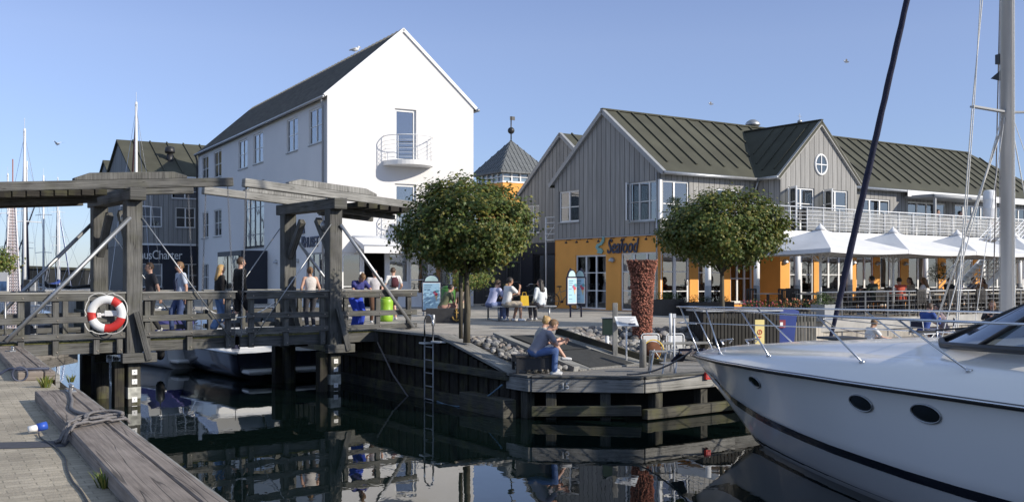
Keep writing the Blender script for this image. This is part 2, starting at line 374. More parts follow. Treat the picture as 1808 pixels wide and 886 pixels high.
# ================================================================ SETTING: water, quays, plaza
ZP = 1.42      # plaza
ZL = 0.80      # lower quay deck
ZQ = 1.245      # near quay
def water_mat():
    m, nt, N, L, b = new_mat("harbour water")
    b.inputs["Base Color"].default_value = (.004, .009, .008, 1); b.inputs["Roughness"].default_value = .006
    b.inputs["IOR"].default_value = 1.37; b.inputs["Specular IOR Level"].default_value = .5
    tc = N.new("ShaderNodeTexCoord"); mp = N.new("ShaderNodeMapping"); mp.inputs["Scale"].default_value = (.8, .55, 1)
    L.new(tc.outputs["Object"], mp.inputs[0])
    n1 = N.new("ShaderNodeTexNoise"); n1.inputs["Scale"].default_value = 2.6; n1.inputs["Detail"].default_value = 3; n1.inputs["Distortion"].default_value = .6
    n2 = N.new("ShaderNodeTexNoise"); n2.inputs["Scale"].default_value = .35; n2.inputs["Detail"].default_value = 2
    L.new(mp.outputs[0], n1.inputs["Vector"]); L.new(mp.outputs[0], n2.inputs["Vector"])
    ad = N.new("ShaderNodeMath"); ad.operation = 'MULTIPLY_ADD'; ad.inputs[1].default_value = 1.6
    L.new(n2.outputs["Fac"], ad.inputs[0]); L.new(n1.outputs["Fac"], ad.inputs[2])
    bp = N.new("ShaderNodeBump"); bp.inputs["Strength"].default_value = .16; bp.inputs["Distance"].default_value = .011
    L.new(ad.outputs[0], bp.inputs["Height"]); L.new(bp.outputs[0], b.inputs["Normal"]); return m
mb = MB(); mb.box(-4000, 4000, -60, 8000, -.5, 0)
tag(mb.build('water', water_mat()), kind='structure')

def paving(name, col, sc, mort, bump=.3, var=.25):
    m, nt, N, L, b = new_mat(name); b.inputs["Roughness"].default_value = .9; b.inputs["Specular IOR Level"].default_value = .25
    tc = N.new("ShaderNodeTexCoord"); mp = N.new("ShaderNodeMapping"); mp.inputs["Rotation"].default_value = (0, 0, R(-30))
    L.new(tc.outputs["Object"], mp.inputs[0])
    br = N.new("ShaderNodeTexBrick"); br.inputs["Scale"].default_value = sc; br.inputs["Mortar Size"].default_value = .012
    br.inputs["Brick Width"].default_value = .5; br.inputs["Row Height"].default_value = .25
    br.inputs["Color1"].default_value = (*[c*(1+var) for c in col], 1); br.inputs["Color2"].default_value = (*[c*(1-var) for c in col], 1)
    br.inputs["Mortar"].default_value = (*mort, 1); L.new(mp.outputs[0], br.inputs["Vector"])
    no = N.new("ShaderNodeTexNoise"); no.inputs["Scale"].default_value = .9; no.inputs["Detail"].default_value = 9; no.inputs["Roughness"].default_value = .7
    L.new(tc.outputs["Object"], no.inputs["Vector"])
    mr = N.new("ShaderNodeMapRange"); mr.inputs[1].default_value = .3; mr.inputs[2].default_value = .7; mr.inputs[3].default_value = .62; mr.inputs[4].default_value = 1.18
    L.new(no.outputs["Fac"], mr.inputs[0]); vm = N.new("ShaderNodeVectorMath"); vm.operation = 'SCALE'
    L.new(br.outputs["Color"], vm.inputs[0]); L.new(mr.outputs[0], vm.inputs["Scale"]); L.new(vm.outputs[0], b.inputs["Base Color"])
    n3 = N.new("ShaderNodeTexNoise"); n3.inputs["Scale"].default_value = 55; n3.inputs["Detail"].default_value = 5; L.new(tc.outputs["Object"], n3.inputs["Vector"])
    ad = N.new("ShaderNodeMath"); ad.operation = 'MULTIPLY_ADD'; ad.inputs[1].default_value = -.6; L.new(br.outputs["Fac"], ad.inputs[0]); L.new(n3.outputs["Fac"], ad.inputs[2])
    bp = N.new("ShaderNodeBump"); bp.inputs["Strength"].default_value = bump; bp.inputs["Distance"].default_value = .012
    L.new(ad.outputs[0], bp.inputs["Height"]); L.new(bp.outputs[0], b.inputs["Normal"]); return m
PAVE = paving("plaza pavers", (.44, .405, .355), 2.2, (.26, .24, .21), var=.08)
QUAY = paving("worn quay pavers", (.44, .385, .30), 2.4, (.30, .27, .21), .7, var=.12)
DECKP = groove("quay deck planks", (.27, .255, .235), .145, .12, .85, .3, .22, 'y', .01)

Wd = Vector((-.54, .842, 0))                        # line of the bulkhead wall, away from the viewer
P0 = Vector((0, 20.4, 0)); P1 = P0 + Wd*2.75
d40 = Vector((cos(R(36.5)), sin(R(36.5)), 0)); A = Vector((9.5, 31, 0))
v2 = Vector((.824, .566, 0)); u2 = Vector((-.566, .824, 0))
Wf = P0 + Wd*47
plz = [(P1.x, P1.y), (Wf.x, Wf.y), (-29.5, 60.5), (-36, 75), (-62, 150), (160, 150), (160, 110)]
e = A + d40*75; plz += [(e.x, e.y), (A.x, A.y), (7.6, 28.8), (4.9, 26.4), (1.3, 25.7), (1.05, 23.4), (-.32, 22.95)]
mb = MB(); mb.prism(plz, -1.5, ZP); tag(mb.build('plaza', PAVE), kind='structure')
low = [(P0.x, P0.y), (.39, 19.8), (2.47, 19.6), (4.5, 21.1), (58, 57.8), (66, 78.4), (A.x+.3, A.y+.1), (7.8, 29.0), (5.1, 26.6), (1.5, 25.9), (1.25, 23.6), (-.2, 23.1), (P1.x+.1, P1.y+.3)]
mb = MB(); mb.prism(low, ZL-.07, ZL); tag(mb.build('lower_quay_deck', DECKP), kind='structure')
ear = [(P0.x+.6, P0.y+.75), (1.0, 20.9), (2.3, 20.75), (4.0, 22.2), (57, 59.2), (66, 78), (A.x, A.y+.2), (7.5, 29), (4.8, 26.6), (1.2, 25.9), (.9, 23.6), (-.4, 23.2), (P1.x+.2, P1.y)]
mb = MB(); mb.prism(ear, -1.5, ZL-.075); tag(mb.build('quay_bank', mat("dark wet bank", (.02, .02, .018), .9, .3, 3)), kind='structure')
# sloping earth under the boulders
mb = MB()
mb.add([(P1.x+.12, P1.y+.05, ZP-.06), (-.3, 22.95, ZP-.06), (1.5, 21.5, ZL+.01), (.25, 20.35, ZL+.01)], [(0, 1, 2, 3)])
mb.add([(1.05, 23.42, ZP-.06), (1.3, 25.72, ZP-.06), (4.9, 26.42, ZP-.06), (5.3, 25.0, ZL+.01), (3.15, 22.95, ZL+.01)], [(0, 1, 2, 3, 4)])
tag(mb.build('stony_slope', mat("grey gravel", (.12, .115, .105), .95, .4, 9, .8, 30)), kind='structure')

# ramp from plaza to the lower quay with rubber mats and pale plank borders
RT = [Vector((-.30, 22.90, ZP+.012)), Vector((1.06, 23.42, ZP+.012))]
RB = [Vector((1.40, 21.15, ZL+.03)), Vector((3.05, 22.75, ZL+.03))]
def rp(a, t, dz=0):
    p = RT[0].lerp(RT[1], a); q = RB[0].lerp(RB[1], a); r = p.lerp(q, t); r.z += dz; return r
mb = MB(); mb.slab(rp(0, 0), rp(1, 0), rp(1, 1), rp(0, 1), .09); tag(mb.build('ramp', M_['timber_light']), kind='structure')
mb = MB()
mb.slab(rp(.17, .02, .012), rp(.80, .02, .012), rp(.80, .49, .012), rp(.17, .49, .012), .008)
mb.slab(rp(.17, .51, .012), rp(.80, .51, .012), rp(.80, .98, .012), rp(.17, .98, .012), .008)
tag(mb.build('ramp_matting', M_['rub']), kind='structure')
r = thing('ramp_kerb', 'silver grey timber kerb down the left side of the ramp', 'kerb', rp(0, 0), group='timber kerbs of the ramp')
mb = MB(T(*(-rp(0, 0)))); mb.beam(rp(-.03, -.02, .0), rp(-.03, .99, .0), .17, .12); mb.build('kerb_beam', M_['timber_light'], r, .006)
r = thing('ramp_kerb', 'dark timber kerb between the ramp and the big bank of boulders', 'kerb', rp(1, 0), group='timber kerbs of the ramp')
mb = MB(T(*(-rp(1, 0)))); mb.beam(rp(1.04, -.05, .04), rp(1.04, 1.12, .04), .12, .16); mb.build('kerb_beam', M_['timber_dark'], r, .006)

# bulkhead wall along the basin: dark sheet timber, wales, plank coping that slopes down to the lower quay
bw = thing('bulkhead_wall', 'dark timber bulkhead wall standing in the water behind the steel ladder', 'wall', P0)
def wp(s, z, off=0):        # off > 0: towards the water
    n = Vector((-Wd.y, Wd.x, 0)) * off
    p = Wd*s - n*-1; return Vector((Wd.x*s + n.x, Wd.y*s + n.y, z))
# n points to -x (water side): (-.842,-.54)
mb = MB()
s = -.2; k = 0
while s < 47.5:
    top = ZP-.02 if s > 2.75 else ZL + (ZP-ZL)*max(s, 0)/2.75 - .06
    o = .02*(k % 2)
    mb.beam(wp(s, -1.2, o), wp(s, top, o), .20, .16, 0, up=Wd); s += .205; k += 1
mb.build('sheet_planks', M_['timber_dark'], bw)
mb = MB()
for (z, h) in ((.78, .16), (.10, .24)):
    for a in range(0, 16): mb.beam(wp(a*3.0-.1, z, .17), wp(a*3.0+2.88, z, .17), .13, h)
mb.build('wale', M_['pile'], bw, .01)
mb = MB()
def cop(s0, z0, s1, z1, w=.42, t=.06, off=-.02):
    a = wp(s0, z0, off); b = wp(s1, z1, off); mb.beam(a, b, w, t)
cop(-.15, ZL+.03, 2.75, ZP+.02); 
for a in range(14): cop(2.76+a*3.1, ZP+.012, 2.76+(a+1)*3.1-.02, ZP+.012, .40)
mb.build('coping_plank', M_['timber_light'], bw, .006)
mb = MB()
for z, o in ((-.1, .3),): mb.beam(wp(-.35, .14, .28), wp(1.4, .14, .26), .3, .42)
mb.build('end_block', M_['pile'], bw, .01)

# timber fender face of the lower quay
qf = thing('quay_fender', 'weathered timber fender face of the low quay deck, white number 15 on it', 'quay edge', (0, 0, 0))
E = [Vector((P0.x-.02, P0.y, 0)), Vector((.39, 19.8, 0)), Vector((2.47, 19.6, 0)), Vector((4.5, 21.1, 0)), Vector((9.3, 24.4, 0)), Vector((14.2, 27.77, 0)), Vector((20, 31.75, 0)), Vector((30, 38.6, 0))]
fas = MB(); wal = MB(); pos = MB(); cap = MB()
for i in range(len(E)-1):
    a, b = E[i], E[i+1]; d = (b-a).normalized(); n = Vector((d.y, -d.x, 0)); L_ = (b-a).length
    fas.beam(a+n*.06+Vector((0, 0, .66)), b+n*.06+d*.05+Vector((0, 0, .66)), .12, .26)
    cap.beam(a+n*.02+Vector((0, 0, .822)), b+n*.02+d*.04+Vector((0, 0, .822)), .24, .04)
    if i: wal.beam(a+n*.10+Vector((0, 0, .12 if i != 1 else .16)), b+n*.10+Vector((0, 0, .12 if i != 1 else .2)), .16, .19)
    k = max(2, int(L_/1.25)); 
    for j in range(k):
        p = a + d*(L_*(j+.35)/k) - n*.06
        if i < 5 and p.x < 15: pq = MB(); pq.beam(p+Vector((0, 0, -1.2)), p+Vector((0, 0, .53)), .2, .2, up=d); pq.build('pile', M_['pile'], qf, .01)
fas.build('fender_beam', M_['timber_light'], qf, .01); cap.build('edge_plank', M_['timber'], qf, .005)
wal.build('wale', M_['pile'], qf, .01)
dd = (E[2]-E[1]).normalized()
MT = Matrix.Translation(E[1] + dd*.55 + Vector((0, -.14, .60))) @ Matrix.Rotation(math.atan2(dd.y, dd.x), 4, 'Z') @ Matrix.Rotation(R(90), 4, 'X')
text_mesh('number', '15', .17, M_['white_trim'], qf, MT, .006)
# small red plate further along
tq = thing('red_plate', 'small red square plate on the edge of the low quay left of the yacht bow', 'plate', E[2] + (E[3]-E[2])*.66)
mb = MB(T(0, 0, 0, R(36))); mb.box(-.07, .07, -.19, -.13, .70, .84); mb.box(-.045, .045, -.20, -.19, .73, .81, 1); mb.build('plate', [M_['red'], mat("faded red", (.5, .09, .09), .6)], tq, .004)

# near quay under the photographer
Q0 = Vector((-1.74, 6.36, 0)); Qd = Vector((-.4944, .869, 0)); Qn = Vector((.869, .4944, 0))
a = Q0 - Qd*20; b = Q0 + Qd*31.8
mb = MB(); mb.prism([(a.x-.14, a.y), (b.x-.14, b.y), (-60, b.y), (-60, a.y)], -1.5, ZQ); tag(mb.build('near_quay', QUAY), kind='structure')
def qp(Y, off, z):      # point on the near quay: Y distance, off metres inland from the edge
    t = (Y-Q0.y)/Qd.y; p = Q0 + Qd*t - Qn*off; return Vector((p.x, p.y, z))
for (Ya, Yb, lab) in ((-4, 12.6, 'broad weathered quay beam in the lower left corner with grey rope on it'), (15.0, 20.4, 'short weathered quay beam between the bridge and the gap with weeds')):
    r = thing('quay_beam', lab, 'beam', qp(Yb, 0, ZQ), group='edge beams of the near quay')
    D = T(*(-qp(Yb, 0, ZQ)))
    mb = MB(D); mb.beam(qp(Ya, .36, ZQ+.065), qp(Yb, .36, ZQ+.065), .34, .13); mb.build('broad_beam', M_['quay_beam'], r, .012)
    mb = MB(D); mb.beam(qp(Ya, .105, ZQ+.055), qp(Yb+.25, .105, ZQ+.055), .14, .13); mb.build('edge_beam', M_['quay_beam'], r, .012)
    mb = MB(D)
    mb.beam(qp(Ya, .0, ZQ-.03), qp(Yb+.5, .0, ZQ-.03), .06, .2); mb.build('pale_edge', M_['timber_light'], r, .004)
mb = MB(); 
n = 0; y = -4
while y < 34:
    mb.beam(qp(y, -.02, -1.2), qp(y, -.02, ZQ-.12), .22, .18, 0, up=Qd); y += .2
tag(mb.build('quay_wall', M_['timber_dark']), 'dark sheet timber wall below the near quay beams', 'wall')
# drain strip across the near pavers
mb = MB(); a = qp(9.05, 4.0, ZQ+.004); b = qp(9.0, .62, ZQ+.004)
mb.add([(-6.2, 8.55, ZQ+.004), (-3.95, 9.05, ZQ+.004), (-4.05, 9.4, ZQ+.004), (-6.4, 8.95, ZQ+.004)], [(0, 1, 2, 3)])
tag(mb.build('drain_strip', mat("dark asphalt strip", (.06, .06, .07), .8, .2, 20)), kind='structure')
# mown concrete blotches + sand strip
# breakwater and far land
mb = MB(); mb.prism([(-140, 150), (-20, 150), (-20, 175), (-160, 175)], -1, 1.3); tag(mb.build('breakwater', mat('dark breakwater stone', (.07, .07, .065), .9, .4, .5)), kind='structure')
# ================================================================ BRIDGE (double bascule footbridge)
ZB = 1.43
BA = math.atan2(.6, .8)
br = thing('wooden_bridge', 'weathered grey timber drawbridge with two portal towers and overhead balance beams', 'bridge', (-8.2, 22, 0), BA)
TW = 4.74; BWID = 2.25
def bmb(): return MB()
# decks
for (x0, x1) in ((-3.0, -.02), (.05, 2.33), (2.40, TW-.05), (TW+.02, 7.6)):
    mb = bmb(); x = x0
    while x < x1-.05:
        mb.box(x, min(x+.135, x1), -.02, BWID+.02, ZB-.045, ZB); x += .147
    mb.build('deck', M_['timber_light'], br)
for (x0, x1) in ((-2.95, -.16), (.16, 2.3), (2.42, TW-.16), (TW+.16, 7.1)):
    mb = bmb()
    for y in (-.06, .7, 1.5, BWID+.06): mb.box(x0, x1, y-.05, y+.05, ZB-.29, ZB-.05)
    mb.build('deck_beam', M_['timber'], br, .008)
    mb = bmb(); mb.box(x0+.02, x1-.02, -.13, -.112, ZB-.055, ZB-.02); mb.build('moss_strip', mat("mossy edge", (.16, .15, .05), .9, .4, 14), br)
# railings
RUSTY = mat('rusty galvanised bolt', (.30, .26, .22), .6, .3, 20, metal=.4)
def rail(x0, x1, posts, y, out):
    for px_ in posts:
        mb = bmb(); mb.box(px_-.06, px_+.06, y, y+out*.10, ZB-.30, 2.36); mb.build('rail_post', M_['timber'], br, .006)
        for z in (2.31, 1.85, 1.52, 1.2): mb = bmb(); mb.tube([(px_+.02, y+out*.10, z), (px_+.02, y+out*(.16 if z > 1.3 else .112), z)], .016, 8); mb.build('bolt', RUSTY, br)
    for (z0, z1) in ((2.24, 2.39), (1.79, 1.92), (1.46, 1.58)):
        mb = bmb(); a, b = x0-.04, x1+.04
        mb.beam((a, y+out*.125, (z0+z1)/2+random.uniform(-.012, .012)), (b, y+out*.125, (z0+z1)/2+random.uniform(-.012, .012)), .05, z1-z0)
        mb.build('rail_board', M_['timber'], br, .006)
    mb = bmb(); mb.box(x0-.08, x1+.08, y-.02, y+out*.17, 2.392, 2.425); mb.build('rail_cap', M_['timber_light'], br, .005)
for (y, out) in ((-.12, -1), (BWID+.12, 1)):
    rail(-2.9, -.22, (-2.75, -2.2, -1.55, -.75, -.28)[::1], y, out)
    rail(.22, 2.2, (.30, 1.22, 2.1), y, out)
    rail(2.55, TW-.22, (2.65, 3.5, TW-.3), y, out)
    rail(TW+.2, 7.0, (TW+.32, TW+1.2, TW+2.1), y, out)
# towers
for tx in (0, TW):
    sgn = -1 if tx == 0 else 1
    for y in (-.16, BWID+.16):
        mb = bmb(); mb.box(tx-.165, tx+.165, y-.15, y+.15, 1.0, 4.36); mb.build('tower_post', M_['timber'], br, .012)
        mb = bmb(); mb.beam((tx+.02, y-.22, 2.0), (tx+.26*1, y-.30, .98), .16, .13); mb.build('raking_strut', M_['timber'], br, .008)
        mb = bmb()
        mb.beam((tx, y+(.1 if y < 1 else -.1), 3.25), (tx, y+(.85 if y < 1 else -.85), 4.16), .15, .16); mb.build('knee_brace', M_['timber'], br, .008)
        mb = bmb(); mb.beam((tx-.1*sgn, y, 3.55), (tx-.62*sgn, y, 4.45), .12, .14)
        mb = bmb(); mb.beam((tx, y, -1.2), (tx, y, 1.0), .26, .26)
        mb.build('pile', M_['pile'], br, .01)
        mb = bmb(); mb.beam((tx-.30, y+.02, -1.2), (tx-.30, y+.02, .95), .2, .24); mb.beam((tx+.02, y+.34, -1.2), (tx+.02, y+.34, .9), .22, .2)
        mb.build('fender_pile', M_['timber_dark'], br, .01)
        mb = bmb(); mb.box(tx-.3, tx+.42, y-.32, y-.16, .93, 1.13); mb.build('cross_head', M_['timber'], br, .008)
        if y < 1:
            for z in (.72, .52, .14, -.05):
                mb = bmb(); mb.box(tx-.055, tx+.055, y-.142, y-.128, z-.055, z+.055); mb.box(tx-.008, tx+.008, y-.146, y-.142, z-.008, z+.008, 1); mb.build('marker_plate', [M_['white_trim'], M_['ink']], br)
            mb = bmb()
            mb.box(tx-.134, tx+.134, y-.137, y+.134, .16, .40); mb.build('white_band', mat("flaking white paint", (.5, .5, .45), .8, .3, 9, dirt=.5), br)
    mb = bmb(); mb.box(tx-.17, tx+.17, -.55, BWID+.55, 4.36, 4.62); mb.build('cap_beam', M_['timber'], br, .012)
# balance beams
def bal(tx, sg):
    rise = .075
    def P(s, y, dz=0): return (tx+s, y, 4.72 + dz + rise*s*sg)
    span = (-3.7, 2.2) if sg > 0 else (-2.27, 3.0)
    for y in (-.16, BWID+.16):
        mb = bmb(); mb.beam(P(span[0], y), P(span[1], y), .2, .19); mb.build('balance_beam', M_['timber_light'] if sg < 0 else M_['timber'], br, .012)
        mb = bmb(); q = (-1.2, 1.15)
        vs = []
        for yy in (y-.095, y+.095):
            vs += [P(q[0], yy, .098), P(q[0]+.0, yy, .15), P(q[0]+.30, yy, .25), P(q[1]-.3, yy, .25), P(q[1], yy, .15), P(q[1], yy, .098)]
        mb.add(vs, [(0, 1, 2, 3, 4, 5), (11, 10, 9, 8, 7, 6)] + [(i, (i+1) % 6, 6+(i+1) % 6, 6+i) for i in range(6)])
        mb.build('saddle_beam', M_['timber_light'] if sg < 0 else M_['timber'], br, .01)
    # counterweight planking under the outer end
    o0, o1 = ((-3.7, -.55) if sg > 0 else (.55, 2.1))
    mb = bmb(); k = int(abs(o1-o0)/.26)
    for i in range(k):
        s = o0 + (i+.5)*(o1-o0)/k; a = P(s, -.30, -.16); b = P(s, BWID+.30, -.16); mb.beam(a, b, .24, .12)
    mb.build('counterweight', M_['timber_dark'], br, .008)
    mb = bmb()
    for y in (.55, 1.7): mb.beam(P(o0, y, -.28), P(o1, y, -.28), .14, .12)
    mb.build('counterweight_bearer', M_['timber'], br, .008)
    for s in ((1.1, 2.05) if sg > 0 else (-2.1, -1.1)):
        pass
bal(0, 1); bal(TW, -1)
# chains from the beam tips to the leaf ends
def chain(a, b, name='chain', sag=0):
    a = Vector(a); b = Vector(b); L_ = (b-a).length; n = int(L_/.052); mb = bmb(); d = (b-a).normalized()
    for i in range(n):
        t = (i+.5)/n; c = a.lerp(b, t) - Vector((0, 0, sag*4*t*(1-t)))
        e2 = Vector((1, 0, 0)) if i % 2 else Vector((0, 1, 0)); pts = []
        for k in range(8):
            q = 2*pi*k/8; pts.append(c + d*(.034*cos(q)) + e2*(.017*sin(q)))
        mb.tube(pts, .0058, 4, closed=True)
    mb.build(name, M_['chain'], br)
for y in (-.16, BWID+.16):
    chain((2.1, y, 4.72+.075*2.1-.1), (2.27, y, ZB-.05)); chain((TW-2.2, y, 4.72+.075*2.2-.1), (TW-2.32, y, ZB-.05))
# stays: pale steel tubes outwards, thin rods inwards
for y in (-.34, BWID+.34):
    mb = bmb(); mb.tube([(-.1, y, 4.0), (-2.5, y, 1.46)], .045, 8); mb.build('steel_stay', M_['galv'], br)
    mb = bmb(); mb.tube([(TW+.1, y, 4.0), (TW+2.15, y, 1.47)], .045, 8); mb.build('steel_stay', M_['galv'], br)
    mb = bmb(); mb.tube([(.15, y, 4.0), (2.1, y, ZB-.08)], .014, 6); mb.build('tie_rod', M_['galv'], br)
    mb = bmb(); mb.tube([(TW-.15, y, 4.0), (TW-2.1, y, ZB-.08)], .014, 6); mb.build('tie_rod', M_['galv'], br)
# pulleys
for tx in (0, TW):
    mb = bmb(); mb.M = T(tx, .25, 4.0, 0, R(90)); mb.cyl((0, 0, -.03), .13, .06, 14); mb.build('pulley', M_['galv'], br)
# round mooring pile under the right leaf
mb = MB(); mb.cyl((0, 0, -1.2), .15, 2.55, 14, r2=.14)
tag(mb.build('mooring_pile', M_['pile'], None, loc=(at(512, 26.6), 26.6, 0)), 'round dark pile in the water under the middle of the bridge', 'pile')
mb = MB(); mb.cyl((0, 0, -1.2), .16, 2.0, 12, r2=.15)
tag(mb.build('mooring_pile', M_['pile'], None, loc=(at(180, 23.2), 23.2, 0)), 'stout dark pile at the left foot of the left bridge tower', 'pile')
# slack white rope across the gap
pts = []
for i in range(17):
    t = i/16; p = Vector((1.55, -.24, 2.05)).lerp(Vector((3.2, -.24, 2.16)), t); p.z -= .28*4*t*(1-t); pts.append(p)
mb = MB(); mb.tube(pts, .016, 6); o = mb.build('slack_rope', M_['rope_white'], None, loc=(-8.2, 22, 0), rz=BA)
tag(o, 'slack white rope drooping along the middle of the bridge railing', 'rope')

# life ring on the left railing
lr = thing('life_ring', 'red and white life ring hanging on the left part of the bridge railing', 'life ring', Vector((-8.2, 22, 0)) + Matrix.Rotation(BA, 3, 'Z') @ Vector((-.60, -.40, 1.97)), BA - R(24))
mb = MB(); n = 48; vs = []; fs = []; mi = []
for i in range(n):
    t = 2*pi*i/n
    for k in range(12):
        q = 2*pi*k/12; rr = .30 + .088*cos(q); mb.v.append((rr*cos(t), .06*sin(q), rr*sin(t)))
for i in range(n):
    for k in range(12):
        j = (i+1) % n; k2 = (k+1) % 12
        mb.f.append([i*12+k, j*12+k, j*12+k2, i*12+k2]); deg = 360*i/n
        red = 32 < deg < 62 or 168 < deg < 196 or 262 < deg < 342
        mb.m.append(1 if red else 0); mb.sm.append(True); mb.uv.append([(0, 0)]*4)
mb.build('ring', [M_['white_trim'], M_['red']], lr)
mb = MB(); pts = []
for i in range(64):
    t = 2*pi*i/64; q = (t/(pi/2)) % 1; rr = .392 + .075*4*q*(1-q)*(1.25 if 1.2 < t < 2.4 or 2.9 < t < 4 else .8); pts.append((rr*cos(t), -.02, rr*sin(t)))
mb.tube(pts, .011, 5, closed=True); mb.build('grab_rope', M_['rope_white'], lr)
mb = MB(); mb.beam((-.16, .06, -.02), (.05, .06, .0), .03, .05); mb.box(-.05, .23, .04, .075, -.05, .07); mb.beam((-.2, .06, -.03), (-.12, .06, -.02), .03, .1); mb.build('paddle_bracket', M_['white_trim'], lr, .01)
# ================================================================ BUILDINGS
class Bld:
    """local frame of a building: x along its front, y into its depth, z up from the plaza"""
    def __init__(s, O, ang, z0=ZP):
        s.O = Vector((O[0], O[1])); s.e = Vector((cos(ang), sin(ang))); s.n = Vector((-sin(ang), cos(ang))); s.z0 = z0; s.ang = ang
    def lx(s, px, y=0):
        r = (px-904)/1808; b = s.O + s.n*y
        return (r*b.y - b.x)/(s.e.x - r*s.e.y)
    def ly(s, px, x=0):
        r = (px-904)/1808; b = s.O + s.e*x
        return (r*b.y - b.x)/(s.n.x - r*s.n.y)
    def lz(s, py, x, y):
        Y = (s.O + s.e*x + s.n*y).y
        return ht(py, Y) - s.z0
    def w(s, x, y, z=0):
        p = s.O + s.e*x + s.n*y; return Vector((p.x, p.y, z + s.z0))

def wall(mb, plane, c, a0, a1, z0, z1, holes=(), depth=.16, mi=0, inward=1):
    """wall face with real openings and reveals. plane 'y': lies on y=c, runs in x; plane 'x': lies on x=c, runs in y"""
    holes = [h for h in holes if h[0] < a1 and h[1] > a0]
    xs = sorted({a0, a1} | {min(max(v, a0), a1) for h in holes for v in h[:2]}); zs = sorted({z0, z1} | {min(max(v, z0), z1) for h in holes for v in h[2:4]})
    def P(a, z, d=0): return (a, c+d*inward, z) if plane == 'y' else (c+d*inward, a, z)
    for i in range(len(xs)-1):
        for j in range(len(zs)-1):
            xm = (xs[i]+xs[i+1])/2; zm = (zs[j]+zs[j+1])/2
            if any(h[0] < xm < h[1] and h[2] < zm < h[3] for h in holes): continue
            mb.quad(P(xs[i], zs[j]), P(xs[i+1], zs[j]), P(xs[i+1], zs[j+1]), P(xs[i], zs[j+1]), mi)
    for h in holes:
        a, b, c0, c1 = max(h[0], a0), min(h[1], a1), max(h[2], z0), min(h[3], z1)
        mb.quad(P(a, c0), P(a, c1), P(a, c1, depth), P(a, c0, depth), mi); mb.quad(P(b, c0), P(b, c0, depth), P(b, c1, depth), P(b, c1), mi)
        mb.quad(P(a, c1), P(b, c1), P(b, c1, depth), P(a, c1, depth), mi); mb.quad(P(a, c0), P(a, c0, depth), P(b, c0, depth), P(b, c0), mi)

def window(par, M, w, h, cols=2, rows=(.5,), name='window', fm=None, gm=None, curtain=None, fw=.065, bar=.035, sill=True, inset=.05, panel=0, handle=False):
    """frame (part) with pane and curtain (sub-parts); M: x along the opening, z up, -y outwards"""
    fm = fm or M_['white_trim']; gm = gm or M_['glass']
    mb = MB(M); y0, y1 = inset, inset+.06
    mb.box(0, fw, y0, y1, 0, h); mb.box(w-fw, w, y0, y1, 0, h); mb.box(fw, w-fw, y0, y1, h-fw, h); mb.box(fw, w-fw, y0, y1, 0, fw)
    for i in range(1, cols): x = w*i/cols; mb.box(x-fw*.62, x+fw*.62, y0-.004, y1-.006, fw, h-fw)
    for r in rows:
        for i in range(cols):
            xa = fw if i == 0 else w*i/cols+fw*.62; xb = w-fw if i == cols-1 else w*(i+1)/cols-fw*.62
            mb.box(xa, xb, y0+.008, y1-.012, h*r-bar/2, h*r+bar/2)
    if panel: mb.box(fw, w-fw, y0+.012, y1-.016, fw, panel)
    f = mb.build(name, fm, par)
    g = MB(M); g.box(fw*.6, w-fw*.6, y0+.026, y0+.032, fw*.6, h-fw*.6); g.build('pane', gm, f)
    if sill:
        g = MB(M); g.box(-.05, w+.05, -.05, y0, -.045, -.005); g.build('sill', M_['grey_trim'], f)
    if curtain:
        g = MB(M); 
        spans = {'full': [(fw, w-fw)], 'left': [(fw, w*.4)], 'right': [(w*.6, w-fw)], 'sides': [(fw, w*.22), (w*.78, w-fw)], 'half': [(fw, w*.5)]}[curtain]
        for (a, b) in spans:
            n = max(6, int((b-a)/.06)); vs = []
            for i in range(n+1):
                x = a+(b-a)*i/n; yy = y0+.16+.02*sin(i*1.9)
                vs += [(x, yy, fw), (x, yy, h-fw)]
            g.add(vs, [(2*i, 2*i+2, 2*i+3, 2*i+1) for i in range(n)])
        g.build('curtain', M_['curtain'], f)
    if handle:
        g = MB(M); g.tube([(w-.12, y0-.05, h*.45), (w-.12, y0-.05, h*.55)], .012, 6); g.box(w-.135, w-.105, y0-.05, y0, h*.44, h*.46); g.build('handle', M_['steel'], f)
    return f

def lamp_shell(par, M):     # round bulkhead wall lamp
    mb = MB(M); n = 14
    mb.lathe([(.0, .13), (.07, .12), (.13, .06), (.15, 0), (.15, -.03)], (0, -.02, 0), 14)
    mb.M = M; mb.box(-.05, .05, -.02, .0, -.06, .06)
    return mb.build('wall_lamp', M_['galv'], par)

def wx(x, z, y=0): return T(x, y, z)                       # opening on a y-plane
def wy(yy, z, x=0): return T(x, yy, z, R(-90))             # opening on an x-plane facing -x; starts at the larger y

# ------------------------------------------------ white building
WB = Bld((-7.72, 42.8), math.atan2(.494, .869))
wb = thing('white_house', 'tall white rendered gabled house with a small round balcony and dark ribbed roof', 'building', (-7.72, 42.8, ZP), WB.ang)
EV, RG, WW, WL = 8.96, 12.03, 6.88, 23.7
top_w = [(.56, 2.38), (3.94, 5.6), (9.5, 11.24), (12.37, 14.18), (17.87, 19.7), (21.02, 22.7)]
side_holes = [(a, b, 7.05, 8.58) for a, b in top_w] + [(21.02, 22.7, 3.65, 5.2), (21.02, 22.7, .5, 2.1), (17.87, 19.7, 3.65, 5.2)]
stair = (9.3, 13.0, 2.72, 6.15); shopw = (.35, 2.75, .15, 2.35)
side_holes += [stair, shopw]
gab_holes = [(3.05, 4.06, 6.33, 8.6), (3.05, 4.06, 2.95, 5.35), (.62, 4.75, .02, 2.35), (4.95, 6.6, .02, 2.35)]
mb = MB()
wall(mb, 'x', 0, 0, WL, -.3, EV, side_holes, .2)
wall(mb, 'y', 0, 0, WW, -.3, EV, gab_holes, .2)
